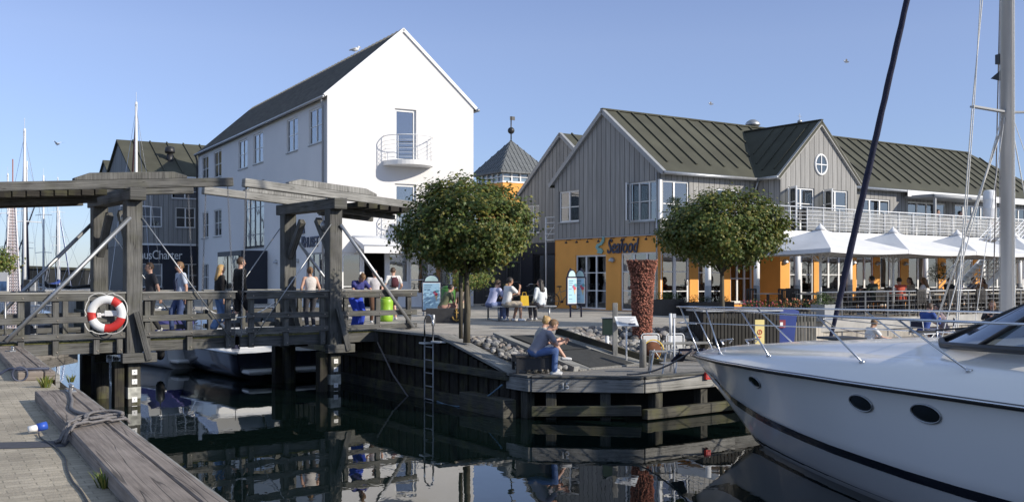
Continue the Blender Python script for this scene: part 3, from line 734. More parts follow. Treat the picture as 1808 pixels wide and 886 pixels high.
wall(mb, 'x', WW, 0, WL, -.3, EV, [], .2); wall(mb, 'y', WL, 0, WW, -.3, EV, [], .2)
mb.add([(0, 0, EV), (WW, 0, EV), (WW/2, 0, RG-.02)], [(0, 1, 2)]); mb.add([(0, WL, EV), (WW, WL, EV), (WW/2, WL, RG-.02)], [(0, 2, 1)])
mb.build('wall', M_['white_wall'], wb)
mb = MB()
for z in (2.9, 6.28): mb.box(.03, WW-.03, .25, WL-.03, z-.1, z)
mb.box(1.6, 1.7, .6, WL-.1, 0, 8.9); mb.box(.6, WW-.1, 2.2, 2.3, 0, 9)
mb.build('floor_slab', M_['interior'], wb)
mb = MB()
for sx in (-1, 1):
    xe = WW/2 + sx*(WW/2+.16); ze = EV - .16*(RG-EV)/(WW/2) + .03
    a, b, c, d = (xe, .05, ze), (xe, WL+.05, ze), (WW/2, WL+.05, RG+.03), (WW/2, .05, RG+.03)
    mb.slab(a, b, c, d, .09)
rf = mb.build('roof', M_['roof_slate'], wb)
mb = MB()
for i in range(52):
    y = .2 + i*.46
    for sx in (-1, 1):
        xe = WW/2 + sx*(WW/2+.15); ze = EV - .15*(RG-EV)/(WW/2) + .045
        mb.beam((xe, y, ze), (WW/2, y, RG+.055), .07, .07)
mb.build('roof_rib', mat('worn rib edges', (.17, .165, .15), .8, .2, 4), rf)
mb = MB()
for sx in (-1, 1):
    mb.beam((WW/2+sx*(WW/2+.14), .0, EV-.07), (WW/2-sx*.03, .0, RG+.03), .14, .13)
mb.build('verge_board', M_['white_trim'], wb)
mb = MB(); mb.tube([(-.22, -.1, EV-.14), (-.22, WL, EV-.14)], .065, 10); mb.tube([(WW+.22, -.1, EV-.14), (WW+.22, WL, EV-.14)], .065, 10); mb.build('gutter', M_['galv'], wb)
mb = MB(); mb.tube([(-.2, .22, EV-.15), (-.09, .3, EV-.5), (-.09, .3, 0)], .05, 8); mb.build('downpipe', M_['grey_trim'], wb)
mb = MB(); mb.tube([(-.2, WL-.1, EV-.15), (-.09, WL-.1, EV-.5), (-.09, WL-.1, 0)], .05, 8); mb.build('downpipe', M_['black_metal'], wb)
for i, (a, b) in enumerate(top_w): window(wb, wy(b, 7.05), b-a, 1.53, 3 if False else 2, (.5,), curtain=(None, 'half', None, None, 'left', None)[i])
window(wb, wy(22.7, 3.65), 1.68, 1.55); window(wb, wy(19.7, 3.65), 1.83, 1.55); window(wb, wy(22.7, .5), 1.68, 1.6, 3)
f = window(wb, wy(13.0, 2.72), 3.7, 3.43, 4, (.22, .62), name='stair_window', fm=M_['grey_trim'], curtain='full', sill=False)
window(wb, wy(2.75, .15), 2.4, 2.2, 3, (.4,), name='shop_window', fm=M_['grey_trim'], curtain='right', sill=False)
mb = MB(); mb.box(-1.3, -.01, 8.7, 13.4, -.2, 2.6); mb.build('dark_porch', M_['navy_wall'], wb)
mb = MB(); mb.box(-1.36, -1.31, 9.0, 10.9, 0, 2.35); mb.box(-1.36, -1.31, 11.2, 13.1, 0, 2.35); mb.build('porch_door', M_['glass_dark'], wb)
for y in (3.9, 7.2): 
    lamp_shell(wb, T(-.0, y, 2.0, R(-90)))
mb = MB(); mb.box(-.05, -.003, 5.7, 6.25, 1.55, 2.25); mb.box(-.055, -.05, 5.76, 6.19, 1.61, 2.19, 1); mb.build('notice_case', [M_['black_metal'], M_['grey_trim']], wb)
MT = T(-.03, 3.35, 2.62, R(-90), R(90))
text_mesh('lettering', 'ISHUSET', .62, M_['ink'], wb, MT, .02, 0, .012, 1.02)
mb = MB(T(-.03, 3.3, 3.22, R(-90), R(90))); mb.prism([(0, 0), (.16, 0), (.16, .62)], -.02, .02); mb.prism([(.2, .03), (.42, .03), (.2, .5)], -.02, .02); mb.prism([(-.02, -.1), (.4, -.12), (.3, -.2), (.05, -.2)], -.02, .02); mb.build('sail_emblem', M_['ink'], wb)
# gable openings
window(wb, wx(3.05, 6.33), 1.01, 2.27, 1, (.0,), name='balcony_door', curtain=None, fw=.11, sill=False, inset=.09)
window(wb, wx(3.05, 2.95), 1.01, 2.40, 1, (.0,), name='balcony_door', curtain='full', fw=.11, sill=False, inset=.09)
def balcony(z, shade):
    mb = MB(); cx = 3.62; rr = 1.12; n = 20
    poly = [(cx + rr*cos(pi + pi*i/n), .0 + 1.05*rr*sin(pi + pi*i/n)) for i in range(n+1)]
    poly[0] = (poly[0][0], -.003); poly[-1] = (poly[-1][0], -.003)
    mb.prism(poly, z-.2, z); b = mb.build('balcony', M_['white_trim'], wb)
    mb = MB()
    arc = [(cx + (rr-.03)*cos(pi + pi*i/24), 1.05*(rr-.03)*sin(pi + pi*i/24)) for i in range(25)]; arc[0] = (arc[0][0], -.0); arc[-1] = (arc[-1][0], 0)
    for dz, r_ in ((1.06, .022), (.84, .009), (.66, .009), (.48, .009), (.30, .009), (.12, .009)):
        mb.tube([(x, y, z+dz) for x, y in arc], r_, 6)
    for k in (1, 6, 12, 18, 23): mb.tube([(arc[k][0], arc[k][1], z), (arc[k][0], arc[k][1], z+1.06)], .016, 6)
    mb.build('balcony_rail', M_['white_metal'], b)
balcony(6.30, 0); balcony(2.93, 1)
# shop front in the gable
mb = MB()
window(wb, wx(.62, .02), .95, 2.33, 1, (.38,), name='shop_door', fw=.11, sill=False, inset=.05, handle=True, gm=M_['glass_dark'])
window(wb, wx(2.75, .02), .98, 2.33, 1, (), name='panel_door', fw=.09, sill=False, panel=1.1, gm=M_['glass'], curtain='full')
window(wb, wx(3.75, .02), .98, 2.33, 1, (.5,), name='panel_door', fw=.09, sill=False, panel=.6, curtain='full')
window(wb, wx(4.95, .02), 1.65, 2.33, 2, (.35,), name='shop_door', fw=.09, sill=False, curtain='left')
mb = MB(); mb.box(1.58, 1.66, .06, .14, 0, 2.35); mb.box(2.62, 2.75, .05, .16, 0, 2.35); mb.build('door_post', M_['white_trim'], wb)
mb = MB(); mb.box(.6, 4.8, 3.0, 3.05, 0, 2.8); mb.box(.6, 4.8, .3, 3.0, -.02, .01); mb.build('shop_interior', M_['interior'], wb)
aw = MB(); aw.add([(1.15, -.005, 3.02), (5.9, -.005, 3.02), (5.9, -1.25, 2.62), (1.15, -1.25, 2.62)], [(0, 1, 2, 3)])
aw.add([(1.15, -1.25, 2.62), (5.9, -1.25, 2.62), (5.9, -1.26, 2.30), (1.15, -1.26, 2.30)], [(0, 1, 2, 3)])
aw.add([(1.15, -.005, 3.02), (1.15, -1.25, 2.62), (1.15, -1.25, 2.4), (1.15, -.005, 2.9)], [(0, 1, 2, 3)])
awo = aw.build('awning', M_['canvas'], wb)
mb = MB(); mb.tube([(1.15, -1.25, 2.62), (5.9, -1.25, 2.62)], .03, 8); mb.tube([(1.2, 0, 2.3), (1.2, -1.2, 2.6)], .02, 6); mb.tube([(5.8, 0, 2.3), (5.8, -1.2, 2.6)], .02, 6); mb.tube([(1.1, -.08, 3.0), (5.95, -.08, 3.0)], .075, 10); mb.build('awning_arm', M_['white_metal'], awo)
mb = MB()
random.seed(3); x = 3.35
pts = []
for i in range(46): pts.append((x + i*.018 + .025*sin(i*1.3), -1.268, 2.44 + .045*sin(i*.9)*(1 if i % 7 else 1.6)))
mb.tube(pts, .008, 4); mb.build('awning_script', M_['ink'], awo)
lamp_shell(wb, T(4.83, 0, 1.95))

# ------------------------------------------------ seafood building
def hazy_mat():
    m, nt, N, L, b = new_mat("milky balustrade glass"); b.inputs["Base Color"].default_value = (.55, .56, .56, 1); b.inputs["Roughness"].default_value = .6; b.inputs["Specular IOR Level"].default_value = .1
    t = N.new("ShaderNodeBsdfTransparent"); mx = N.new("ShaderNodeMixShader"); mx.inputs[0].default_value = .32; out = [n for n in N if n.type == 'OUTPUT_MATERIAL'][0]
    L.new(t.outputs[0], mx.inputs[1]); L.new(b.outputs[0], mx.inputs[2]); L.new(mx.outputs[0], out.inputs[0]); return m
HAZY = hazy_mat()
SB = Bld((5.49, 38), math.atan2(.566, .824))
sb = thing('seafood_restaurant', 'long grey boarded house over an ochre ground floor with the word Seafood', 'building', (5.49, 38, ZP), SB.ang)
EV, RG, D_, LEN = 5.34, 7.90, 6.5, 28.6; CL = 2.93
wx0, wx1, wd, wrg = 5.18, 9.88, 1.24, 7.53
def span(px0, px1, py0, py1, y=0):
    a, b = SB.lx(px0, y), SB.lx(px1, y); return (a, b, SB.lz(py1, (a+b)/2, y), SB.lz(py0, (a+b)/2, y))
def spany(px0, px1, py0, py1, x=0):
    a, b = SB.ly(px1, x), SB.ly(px0, x); return (a, b, SB.lz(py1, x, (a+b)/2), SB.lz(py0, x, (a+b)/2))
gw = spany(987, 1022, 337, 392); cw = (0.0, 1.75, 3.42, 4.92); cwf = (0, 1.5, 3.42, 4.92)
ug = [gw, (.001, 1.75, 3.42, 4.92)]
g1 = (3.15, 5.1, .02, 2.2); g2 = (.001, 2.25, .02, 2.25)
u1 = [(0.001, 1.5, 3.42, 4.92), (2.95, 4.15, 3.5, 4.75)]
uw = [(5.62, 7.2, 3.0, 4.85), (7.75, 9.3, 3.0, 4.85)]                     # wing, relative to building x
ur = [(10.15, 11.3, 3.0, 4.75), (11.75, 13.9, 3.0, 4.75), (15.2, 18.2, 3.0, 4.75), (18.9, 21.9, 3.0, 4.75), (22.5, 25.2, 3.0, 4.75), (25.8, 27.9, 3.0, 4.75)]
mb = MB()       # upper storey boards
wall(mb, 'x', 0, 0, D_, CL, EV-.02, ug); mb.add([(0, 0, EV-.02), (0, D_, EV-.02), (0, D_/2, RG-.04)], [(0, 1, 2)])
wall(mb, 'y', 0, 0, wx0, CL, EV, u1); wall(mb, 'y', 0, wx1, LEN, CL, EV, ur)
wall(mb, 'y', -wd, wx0, wx1, CL, EV, uw); mb.add([(wx0, -wd, EV), (wx1, -wd, EV), ((wx0+wx1)/2, -wd, wrg-.04)], [(0, 1, 2)])
wall(mb, 'x', wx0, -wd, 0, CL, EV, []); wall(mb, 'x', wx1, -wd, 0, CL, EV, [])
wall(mb, 'y', D_, 0, LEN, CL, EV, []); wall(mb, 'x', LEN, 0, D_, CL, EV, [])
mb.build('boarded_wall', M_['clad'], sb)
mb = MB()       # ground storey
gs0 = [(.06, 1.55, .02, 2.25), (2.0, 3.35, .02, 2.2), (3.75, 5.0, .3, 2.2)]
gsw = [(5.75, 7.2, .02, 2.25), (7.5, 9.45, .02, 2.25)]
gsr = [(10.25, 11.2, .02, 2.25), (11.55, 12.75, .02, 2.25), (13.2, 14.7, .02, 2.25), (15.3, 17.6, .02, 2.25), (18.2, 20.5, .02, 2.25), (21.1, 23.4, .02, 2.25), (24, 27, .02, 2.25)]
zc = CL-.004
wall(mb, 'x', .02, .02, D_, -.2, zc, [g1, (g2[0]+.05, g2[1], g2[2], g2[3])]); wall(mb, 'y', .02, .02, wx0+.02, -.2, zc, gs0); wall(mb, 'y', .02, wx1-.02, LEN, -.2, zc, gsr)
wall(mb, 'y', -wd+.02, wx0+.02, wx1-.02, -.2, zc, gsw); wall(mb, 'x', wx0+.02, -wd+.02, .02, -.2, zc, []); wall(mb, 'x', wx1-.02, -wd+.02, .02, -.2, zc, [])
wall(mb, 'y', D_-.02, 0, LEN, -.2, zc, []); wall(mb, 'x', LEN-.02, 0, D_, -.2, zc, [])
mb.build('ochre_wall', M_['ochre'], sb)
mb = MB(); mb.box(-.035, 0.01, -.03, D_, CL-.06, CL-.006); mb.box(0.012, wx0, -.035, .01, CL-.06, CL-.006); mb.build('drip_board', M_['grey_trim'], sb)
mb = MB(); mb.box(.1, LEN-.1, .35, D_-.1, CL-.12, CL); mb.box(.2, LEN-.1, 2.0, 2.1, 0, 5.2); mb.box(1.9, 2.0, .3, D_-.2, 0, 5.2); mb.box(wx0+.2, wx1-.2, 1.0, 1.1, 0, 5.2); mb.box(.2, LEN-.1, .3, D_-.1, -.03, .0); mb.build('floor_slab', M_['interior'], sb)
mb = MB()       # roof: main, hipped at the right end
ov = .28; sl = (RG-EV)/(D_/2); zf = EV - ov*sl + .06
r0, r1 = -.12, LEN-D_/2
mb.slab((r0, -ov, zf), (LEN+ov, -ov, zf), (r1, D_/2, RG+.05), (r0, D_/2, RG+.05), .11)
mb.slab((r0, D_+ov, zf), (LEN+ov, D_+ov, zf), (r1, D_/2, RG+.05), (r0, D_/2, RG+.05), .11)
mb.slab((LEN+ov, -ov, zf), (LEN+ov, D_+ov, zf), (r1, D_/2, RG+.05), (r1, D_/2+.01, RG+.05), .11)
xc = (wx0+wx1)/2; hw = (wx1-wx0)/2; sw = (wrg-EV)/hw
yb = (wrg-EV)/sl                                           # wing ridge meets the main slope
for sx in (-1, 1):
    xe = xc + sx*(hw+.22); ze = EV - .22*sw + .07
    mb.slab((xe, -wd-.12, ze), (xe, -.2, ze), (xc, yb+.15, wrg+.07), (xc, -wd-.12, wrg+.07), .10)
rf = mb.build('roof', M_['roof_felt'], sb)
mb = MB()
x = .65
while x < r1+1.2:
    if wx0-1.0 < x < wx1+.9:                       # seams stop at the wing roof
        pass
    top = (x, D_/2, RG+.085) if x < r1 else (x, D_/2-(x-r1), RG+.085-(x-r1)*sl)
    dx = abs(x-xc); ystart = .28
    if dx < hw+.5: ystart = max(.28, (wrg - dx*sw - EV)/sl + .15)
    ydown = ystart
    if top[1] - ydown > .2: mb.beam((x, ydown, EV+ydown*sl+.085), top, .07, .07)
    x += .76
y = -wd+.45
while y < 1.4:
    for sx in (-1, 1):
        hi = (xc+sx*.12, y, wrg+.10-.12*sw)
        # keep the seam above the main roof
        lo_dx = hw-.15
        if y > -.15: lo_dx = min(lo_dx, (wrg-EV-(y)*sl)/sw-.12)
        if lo_dx > .35: mb.beam((xc+sx*lo_dx, y, wrg+.10-lo_dx*sw), hi, .06, .06)
    y += .62
mb.build('roof_seam', M_['roof_felt'], rf)
mb = MB(); mb.beam((r0, D_/2, RG+.07), (r1, D_/2, RG+.07), .16, .06); mb.beam((xc, -wd-.12, wrg+.09), (xc, yb, wrg+.09), .14, .05); mb.build('ridge_cap', M_['roof_felt'], rf)
mb = MB()
for s in (-1, 1):
    mb.beam((-.05, D_/2+s*(D_/2+ov), zf-.03), (-.05, D_/2-s*.03, RG-.0), .16, .17)
mb.build('verge_board', M_['grey_trim'], sb)
mb = MB()
for s in (-1, 1): mb.beam((xc+s*(hw+.2), -wd-.05, EV-.2*sw+.0), (xc-s*.03, -wd-.05, wrg+.0), .12, .17)
mb.build('verge_board', mat("pale grey board", (.36, .355, .34), .8, .1, 6), sb)
mb = MB(); mb.tube([(-.1, -ov-.05, zf-.02), (wx0-.1, -ov-.05, zf-.02)], .065, 8); mb.tube([(wx0-.3, -.25, zf-.02), (wx0-.3, -wd-.12, EV-.16)], .06, 8); mb.tube([(wx1+.2, -ov-.05, zf-.02), (LEN+.2, -ov-.05, zf-.02)], .065, 8); mb.build('gutter', M_['galv'], sb)
mb = MB(); mb.box(14.6, LEN+.1, -ov-.13, -ov-.115, zf-.26, zf+.02); mb.build('fascia_board', M_['white_trim'], sb)
mb = MB(); mb.tube([(wx0-.18, -ov+.02, zf-.05), (wx0-.12, -.07, zf-.4), (wx0-.12, -.07, 3.0)], .045, 8); mb.tube([(-.05, .12, EV-.15), (-.05, .12, .0)], .03, 6); mb.build('downpipe', M_['galv'], sb)
# windows, upper storey
window(sb, wy(gw[1], gw[2]), gw[1]-gw[0], gw[3]-gw[2], 2, (.48,), curtain='half', sill=True)
f = window(sb, wy(1.75, 3.42), 1.69, 1.5, 3, (.5,), name='corner_window', curtain='right')
window(sb, wx(.0, 3.42), 1.5, 1.5, 2, (.42,), name='corner_window')
mb = MB(); mb.box(-.03, .09, -.03, .09, 3.40, 4.94); mb.build('corner_post', M_['white_trim'], sb)
mb = MB(T(-.03, 1.72, 3.45, R(-90-52))); mb.box(-.0, .62, 0, .05, 0, .05); mb.box(0, .62, 0, .05, 1.38, 1.43); mb.box(0, .05, 0, .05, .05, 1.38); mb.box(.57, .62, 0, .05, .05, 1.38); mb.box(.05, .57, .01, .04, .7, .73)
f = mb.build('open_casement', M_['white_trim'], sb); mb2 = MB(mb.M); mb2.box(.05, .57, .02, .026, .05, 1.38); mb2.build('pane', M_['glass'], f)
window(sb, wx(2.95, 3.5), 1.2, 1.25, 2, (.5,))
for (a, b, c, d) in uw:
    window(sb, wx(a, c, -wd), b-a, d-c, 2, (.33, .66), name='terrace_door', curtain='sides', sill=False, handle=True)
    mb = MB(T(a+.02, -wd-.02, c+.02, R(-160))); mb.M = T(a+.04, -wd, c+.02, R(-118)); W_ = .74; H_ = d-c-.04
    mb.box(0, W_, 0, .05, 0, .1); mb.box(0, W_, 0, .05, H_-.08, H_); mb.box(0, .08, 0, .05, .1, H_-.08); mb.box(W_-.08, W_, 0, .05, .1, H_-.08); mb.box(.08, W_-.08, .01, .04, H_*.33, H_*.33+.04); mb.box(.08, W_-.08, .01, .04, H_*.66, H_*.66+.04)
    f = mb.build('open_door', M_['white_trim'], sb); m2 = MB(mb.M); m2.box(.08, W_-.08, .02, .026, .1, H_-.08); m2.build('pane', M_['glass'], f)
for i, (a, b, c, d) in enumerate(ur): window(sb, wx(a, c), b-a, d-c, 2 if b-a < 1.5 else 3 if b-a < 2.5 else 4, (.5,), name='terrace_window', curtain=(None, 'right', None, 'left', None, None)[i], sill=False)
# round window of the wing gable
xr, zr = SB.lx(1449, -wd), 5.83
mb = MB(T(xr, -wd, zr, 0, R(90))); n = 28
mb.tube([(.36*cos(2*pi*i/n), .40*sin(2*pi*i/n), .02) for i in range(n)], .045, 8, closed=True)
mb.box(-.34, .34, -.02, .02, .0, .05); mb.box(-.02, .02, -.38, .38, .0, .048)
f = mb.build('round_window', M_['white_trim'], sb)
mb = MB(T(xr, -wd, zr, 0, R(90))); mb.prism([(.35*cos(2*pi*i/n), .39*sin(2*pi*i/n)) for i in range(n)], .012, .02); mb.build('pane', mat("mirror glass", (.05, .07, .09), .03, .1, 2, spec=1.0), f)
# windows, ground storey
window(sb, wy(g1[1], g1[2], .02), g1[1]-g1[0], 2.18, 3, (.34, .67), name='glazed_door', curtain='right', sill=False)
window(sb, wy(g2[1], g2[2], .02), g2[1]-.05, 2.23, 3, (.34, .67), name='glazed_door', curtain='left', sill=False)
window(sb, wx(.06, .02, .02), 1.49, 2.23, 2, (.34, .67), name='glazed_door', fw=.11, sill=False, handle=True)
window(sb, wx(2.0, .02, .02), 1.35, 2.18, 2, (.34, .67), name='glazed_door', curtain='sides', sill=False)
window(sb, wx(3.75, .3, .02), 1.25, 1.9, 3, (.5,), name='ground_window', curtain='right')
for i, (a, b, c, d) in enumerate(gsw): window(sb, wx(a, c, -wd+.02), b-a, d-c, 2 if i == 0 else 3, (.30, .62), name='glazed_door', fw=.08, curtain='right', sill=False)
for i, (a, b, c, d) in enumerate(gsr): window(sb, wx(a, c, .02), b-a, d-c, 1 if b-a < 1.1 else 2 if b-a < 1.6 else 3, (.36,), name='glazed_door', fw=.08, sill=False, curtain=('full', None, 'sides', None, 'right', None, None)[i], panel=.0)
lamp_shell(sb, T(.0, 2.72, 1.95, R(-90)))
for x, y in ((1.78, 0), (3.55, 0), (5.45, -wd), (9.65, -wd), (11.38, 0), (12.98, 0), (15.0, 0), (17.9, 0)): lamp_shell(sb, T(x, y+.02, 1.88))
# sign on the gable wall
lp = SB.ly(1072); lz_ = SB.lz(447, 0, lp)
text_mesh('seafood_lettering', 'Seafood', .80, M_['ink'], sb, T(-.02, lp, lz_, R(-90), R(90)) @ Matrix.Diagonal((.70, 1, 1, 1)), .02, .3, .007, 1.0)
mb = MB(T(-.02, SB.ly(1054), lz_, R(-90), R(90)))
pts = []
for i in range(30):
    t = i/29; pts.append((.30 + .18*sin(t*7.2+.3) - .12*t + .13*t, .05+.68*t, 0))
sh = [(.02, .02), (.32, -.02), (.42, .10), (.30, .20), (.12, .23), (.16, .30), (.34, .34), (.46, .44), (.50, .56), (.44, .70), (.36, .62), (.33, .50), (.22, .42), (.04, .38), (-.06, .26), (.02, .16), (.10, .11)]
mb.prism(sh, -.02, .02); mb.build('fish_emblem', mat("pale teal", (.22, .42, .40), .6, .1, 5), sb)
mb = MB()
for k in range(8):
    y = .5+k*.7; mb.tube([(0, y, CL-.09), (-.22, y, CL-.10), (-.24, y, CL-.17)], .014, 5); mb.lathe([(.0, .04), (.05, .02), (.055, -.04)], (-.24, y, CL-.2), 8)
mb.build('spot_lamps', M_['black_metal'], sb)
# roof fittings
mb = MB(); xr_ = SB.lx(1329, D_/2+.3); mb.lathe([(.26, -.2), (.26, .12), (.33, .14), (.33, .22), (.26, .32), (.12, .40), (0, .42)], (xr_, D_/2+.3, RG+.05), 20); mb.build('roof_vent', M_['galv'], sb)
mb = MB(); xr_ = SB.lx(1412, 1.6); mb.cyl((xr_, 1.6, 6.6), .075, 1.5, 12); mb.lathe([(.1, 0), (.1, .08), (.03, .12)], (xr_, 1.6, 8.06), 10); mb.tube([(xr_, 1.6, 8.1), (xr_, 1.6, 8.45)], .012, 5); mb.tube([(xr_-.12, 1.6, 8.33), (xr_+.12, 1.6, 8.33)], .01, 5); mb.build('flue_pipe', M_['galv'], sb)
# upper terrace
TF = 3.02; t0x, t1x, ty = .35, 27.8, -2.62
te = MB(); te.box(t0x, wx0-.01, ty, -.01, TF-.14, TF-.005); te.box(wx0-.01, wx1+.01, ty, -wd-.01, TF-.14, TF-.005); te.box(wx1+.01, t1x, ty, -.01, TF-.14, TF-.005)
teo = te.build('upper_terrace', M_['white_trim'], sb)
mb = MB(); mb.box(t0x-.03, t1x+.03, ty-.05, ty-.004, TF-.30, TF+.02); mb.box(t0x-.05, t0x-.004, ty, -.02, TF-.30, TF+.02); mb.build('terrace_fascia', M_['white_trim'], teo)
mb = MB(); mb.box(wx0, t1x-.05, ty+.06, ty+.066, TF+.08, TF+.86); mb.build('glass_panel', HAZY, teo)
rail_m = MB()
for dz, rr in ((.93, .026), (.76, .011), (.62, .011), (.48, .011), (.34, .011), (.20, .011)):
    rail_m.tube([(t0x, -.1, TF+dz), (t0x, ty+.02, TF+dz), (t1x, ty+.02, TF+dz)], rr, 6)
rail_m.build('terrace_rail', M_['white_metal'], teo)
rp_ = MB(); x = t0x
while x < t1x: rp_.tube([(x, ty+.02, TF-.28), (x, ty+.02, TF+.93)], .018, 6); x += .95
rp_.build('rail_posts', M_['white_metal'], teo)
for pxc in (1250, 1336, 1408, 1500, 1634, 1735, 1800):
    x = SB.lx(pxc, ty+.15); mb = MB(); mb.cyl((x, ty+.15, .0), .11, TF-.145, 16); c = mb.build('terrace_column', M_['white_trim'], sb)
    mb = MB(); mb.cyl((x, ty+.15, .003), .117, 1.0, 16); mb.build('column_base', M_['grey_trim'], c)
# rolled awning over the terrace doors
mb = MB(); mb.box(14.9, 19.6, -1.5, -.02, 4.86, 4.98); mb.tube([(14.9, -1.5, 4.88), (19.6, -1.5, 4.88)], .08, 8)
mb.box(15.0, 15.1, -1.5, -1.4, TF, 4.86); mb.box(19.45, 19.55, -1.5, -1.4, TF, 4.86); mb.build('terrace_awning', M_['grey_trim'], sb)
# white outside stair at the right
st = MB(); sx0 = SB.lx(1686, -4.4)
for i in range(17):
    st.box(sx0+i*.27, sx0+i*.27+.28, -4.9, -3.7, .17*(i+1)-.04, .17*(i+1))
for y in (-4.93, -3.67): st.beam((sx0-.1, y, .05), (sx0+17*.27, y, 17*.17+.02), .05, .24)
so_ = st.build('outside_stair', M_['white_metal'], sb)
sr = MB()
for y in (-4.93, -3.67):
    for dz in (1.0, .8, .6, .4): sr.tube([(sx0, y, .15+dz), (sx0+4.6, y, 2.95+dz)], .02, 5)
    for k in range(7): sr.tube([(sx0+k*.76, y, .15+k*.462), (sx0+k*.76, y, 1.15+k*.462)], .018, 5)
sr.build('stair_rail', M_['white_metal'], so_)
st = MB(); st.box(sx0+4.6, sx0+6.2, -4.9, ty-.06, TF-.1, TF-.01); st.build('stair_landing', M_['white_metal'], sb)
# ------------------------------------------------ second gabled house behind (fire stair)
GB = Bld((4.15, 44.6), SB.ang)
gb = thing('grey_gabled_house', 'dark grey boarded gable behind the restaurant with a white fire stair', 'building', (4.15, 44.6, ZP), GB.ang)
EV2, RG2, D2 = 5.34, 7.9, 6.6
mb = MB()
y0, y1 = GB.ly(952), GB.ly(930)
wall(mb, 'x', 0, 0, D2, CL, EV2, [(y0, y1, 3.4, 4.75)]); mb.add([(0, 0, EV2), (0, D2, EV2), (0, D2/2, RG2-.04)], [(0, 1, 2)])
wall(mb, 'y', D2, 0, 20, -.2, EV2, []); wall(mb, 'x', 20, 0, D2, -.2, EV2, []); wall(mb, 'y', 0, 0, 20, -.2, EV2)
mb.build('boarded_wall', M_['clad'], gb)
mb = MB(); wall(mb, 'x', .02, 0, D2, -.2, CL-.003, [(1.2, 2.5, .02, 2.3), (3.0, 5.6, .02, 2.4)]); mb.build('dark_base_wall', M_['navy_wall'], gb)
mb = MB(); mb.box(.1, 19.9, .1, D2-.1, CL-.1, CL-.004); mb.box(1.6, 1.7, .1, D2-.1, 0, 5); mb.build('floor_slab', M_['interior'], gb)
window(gb, wy(y1, 3.4), y1-y0, 1.35, 2, (.5,), curtain='half')
window(gb, wy(2.5, .02, .02), 1.3, 2.28, 2, (.0,), name='glazed_door', fm=M_['grey_trim'], gm=M_['glass_dark'], sill=False)
window(gb, wy(5.6, .02, .02), 2.6, 2.38, 3, (.0,), name='glazed_door', fm=M_['black_metal'], gm=M_['glass_dark'], sill=False)
mb = MB(); sl2 = (RG2-EV2)/(D2/2); zf = EV2-.25*sl2+.06
mb.slab((-.12, -.25, zf), (20, -.25, zf), (20, D2/2, RG2+.05), (-.12, D2/2, RG2+.05), .11); mb.slab((-.12, D2+.25, zf), (20, D2+.25, zf), (20, D2/2, RG2+.05), (-.12, D2/2, RG2+.05), .11)
rf = mb.build('roof', M_['roof_felt'], gb)
mb = MB()
for i in range(24):
    x = .6+i*.76; mb.beam((x, .28, EV2+.28*sl2+.085), (x, D2/2, RG2+.085), .07, .07)
mb.build('roof_seam', M_['roof_felt'], rf)
mb = MB()
for s in (-1, 1): mb.beam((-.05, D2/2+s*(D2/2+.25), zf-.03), (-.05, D2/2-s*.03, RG2), .16, .17)
mb.build('verge_board', M_['grey_trim'], gb)
mb = MB(); fy0 = -.1
for k in range(9): mb.box(-1.15, -.05, 1.4-.24*k+.6, 1.4-.24*k+.86, 3.0-.2*k-.04, 3.0-.2*k)
mb.box(-1.15, -.03, 1.9, 3.0, 2.96, 3.0); mb.tube([(-1.1, 3.0, 0), (-1.1, 3.0, 4.0)], .04, 8); mb.tube([(-1.1, 1.9, 0), (-1.1, 1.9, 4.0)], .04, 8)
for dz in (1, .75, .5, .25): mb.tube([(-.05, 3.0, 3+dz), (-1.15, 3.0, 3+dz), (-1.15, 1.9, 3+dz), (-1.15, -.2, 1.2+dz)], .016, 5)
mb.tube([(-1.13, 2.95, 3.05), (-1.13, 1.95, 3.95)], .016, 5)
mb.build('fire_stair', M_['white_metal'], gb)
text_mesh('window_lettering', 'CAFE\nBAR', .42, M_['grey_trim'], gb, T(-.01, 5.3, 1.75, R(-90), R(90)), .004) if False else None

# ------------------------------------------------ low dark annexe between the white house and the grey houses
an = Bld((at(838, 50), 50), SB.ang)
ano = thing('dark_annexe', 'low dark grey panelled annexe behind the picnic table', 'building', (at(838, 50), 50, ZP), SB.ang)
mb = MB(); wall(mb, 'y', 0, 0, 3.3, -.2, 2.75, [(1.9, 2.9, .02, 2.1)]); wall(mb, 'x', 0, 0, 4, -.2, 2.75, []); mb.quad((0, 0, 2.75), (3.3, 0, 2.75), (3.3, 4, 2.75), (0, 4, 2.75)); wall(mb, 'x', 3.3, 0, 4, -.2, 2.75, [])
mb.build('wall', groove("dark grey panels", (.09, .09, .095), 1.0, .03, .5, .5, .06), ano)
window(ano, wx(1.9, .02), 1.0, 2.08, 1, (.5,), name='glazed_door', fm=M_['grey_trim'], gm=M_['glass_dark'], sill=False)
mb = MB(); mb.box(-.1, 3.4, -.12, 4.1, 2.755, 2.93); mb.build('roof_edge', M_['grey_trim'], ano)
# ------------------------------------------------ tower with pyramid roof
tw = Bld((at(888, 80), 80), math.atan2(.53, .848))
two = thing('square_tower', 'ochre square tower with glazed lantern and pyramid zinc roof', 'tower', (at(888, 80), 80, ZP), tw.ang)
a = 4.0; mb = MB(); mb.box(0, a, 0, a, -.5, 8.75); mb.build('wall', M_['ochre'], two)
mb = MB(); mb.box(.08, a-.08, .08, a-.08, 8.75, 9.55)
mb.build('lantern_glass', mat("lantern glass", (.2, .27, .33), .08, .2, 2, spec=.9), two)
mb = MB()
for k in range(6):
    q = k*a/5
    for (x, y) in ((q, 0), (0, q), (a, q), (q, a)): mb.box(x-.05, x+.05, y-.05, y+.05, 8.75, 9.6)
mb.box(-.06, a+.06, -.06, .05, 8.68, 8.8); mb.box(-.06, .05, .06, a, 8.68, 8.8); mb.box(.05, a, -.055, .04, 9.12, 9.17); mb.box(-.055, .04, .05, a, 9.12, 9.17)
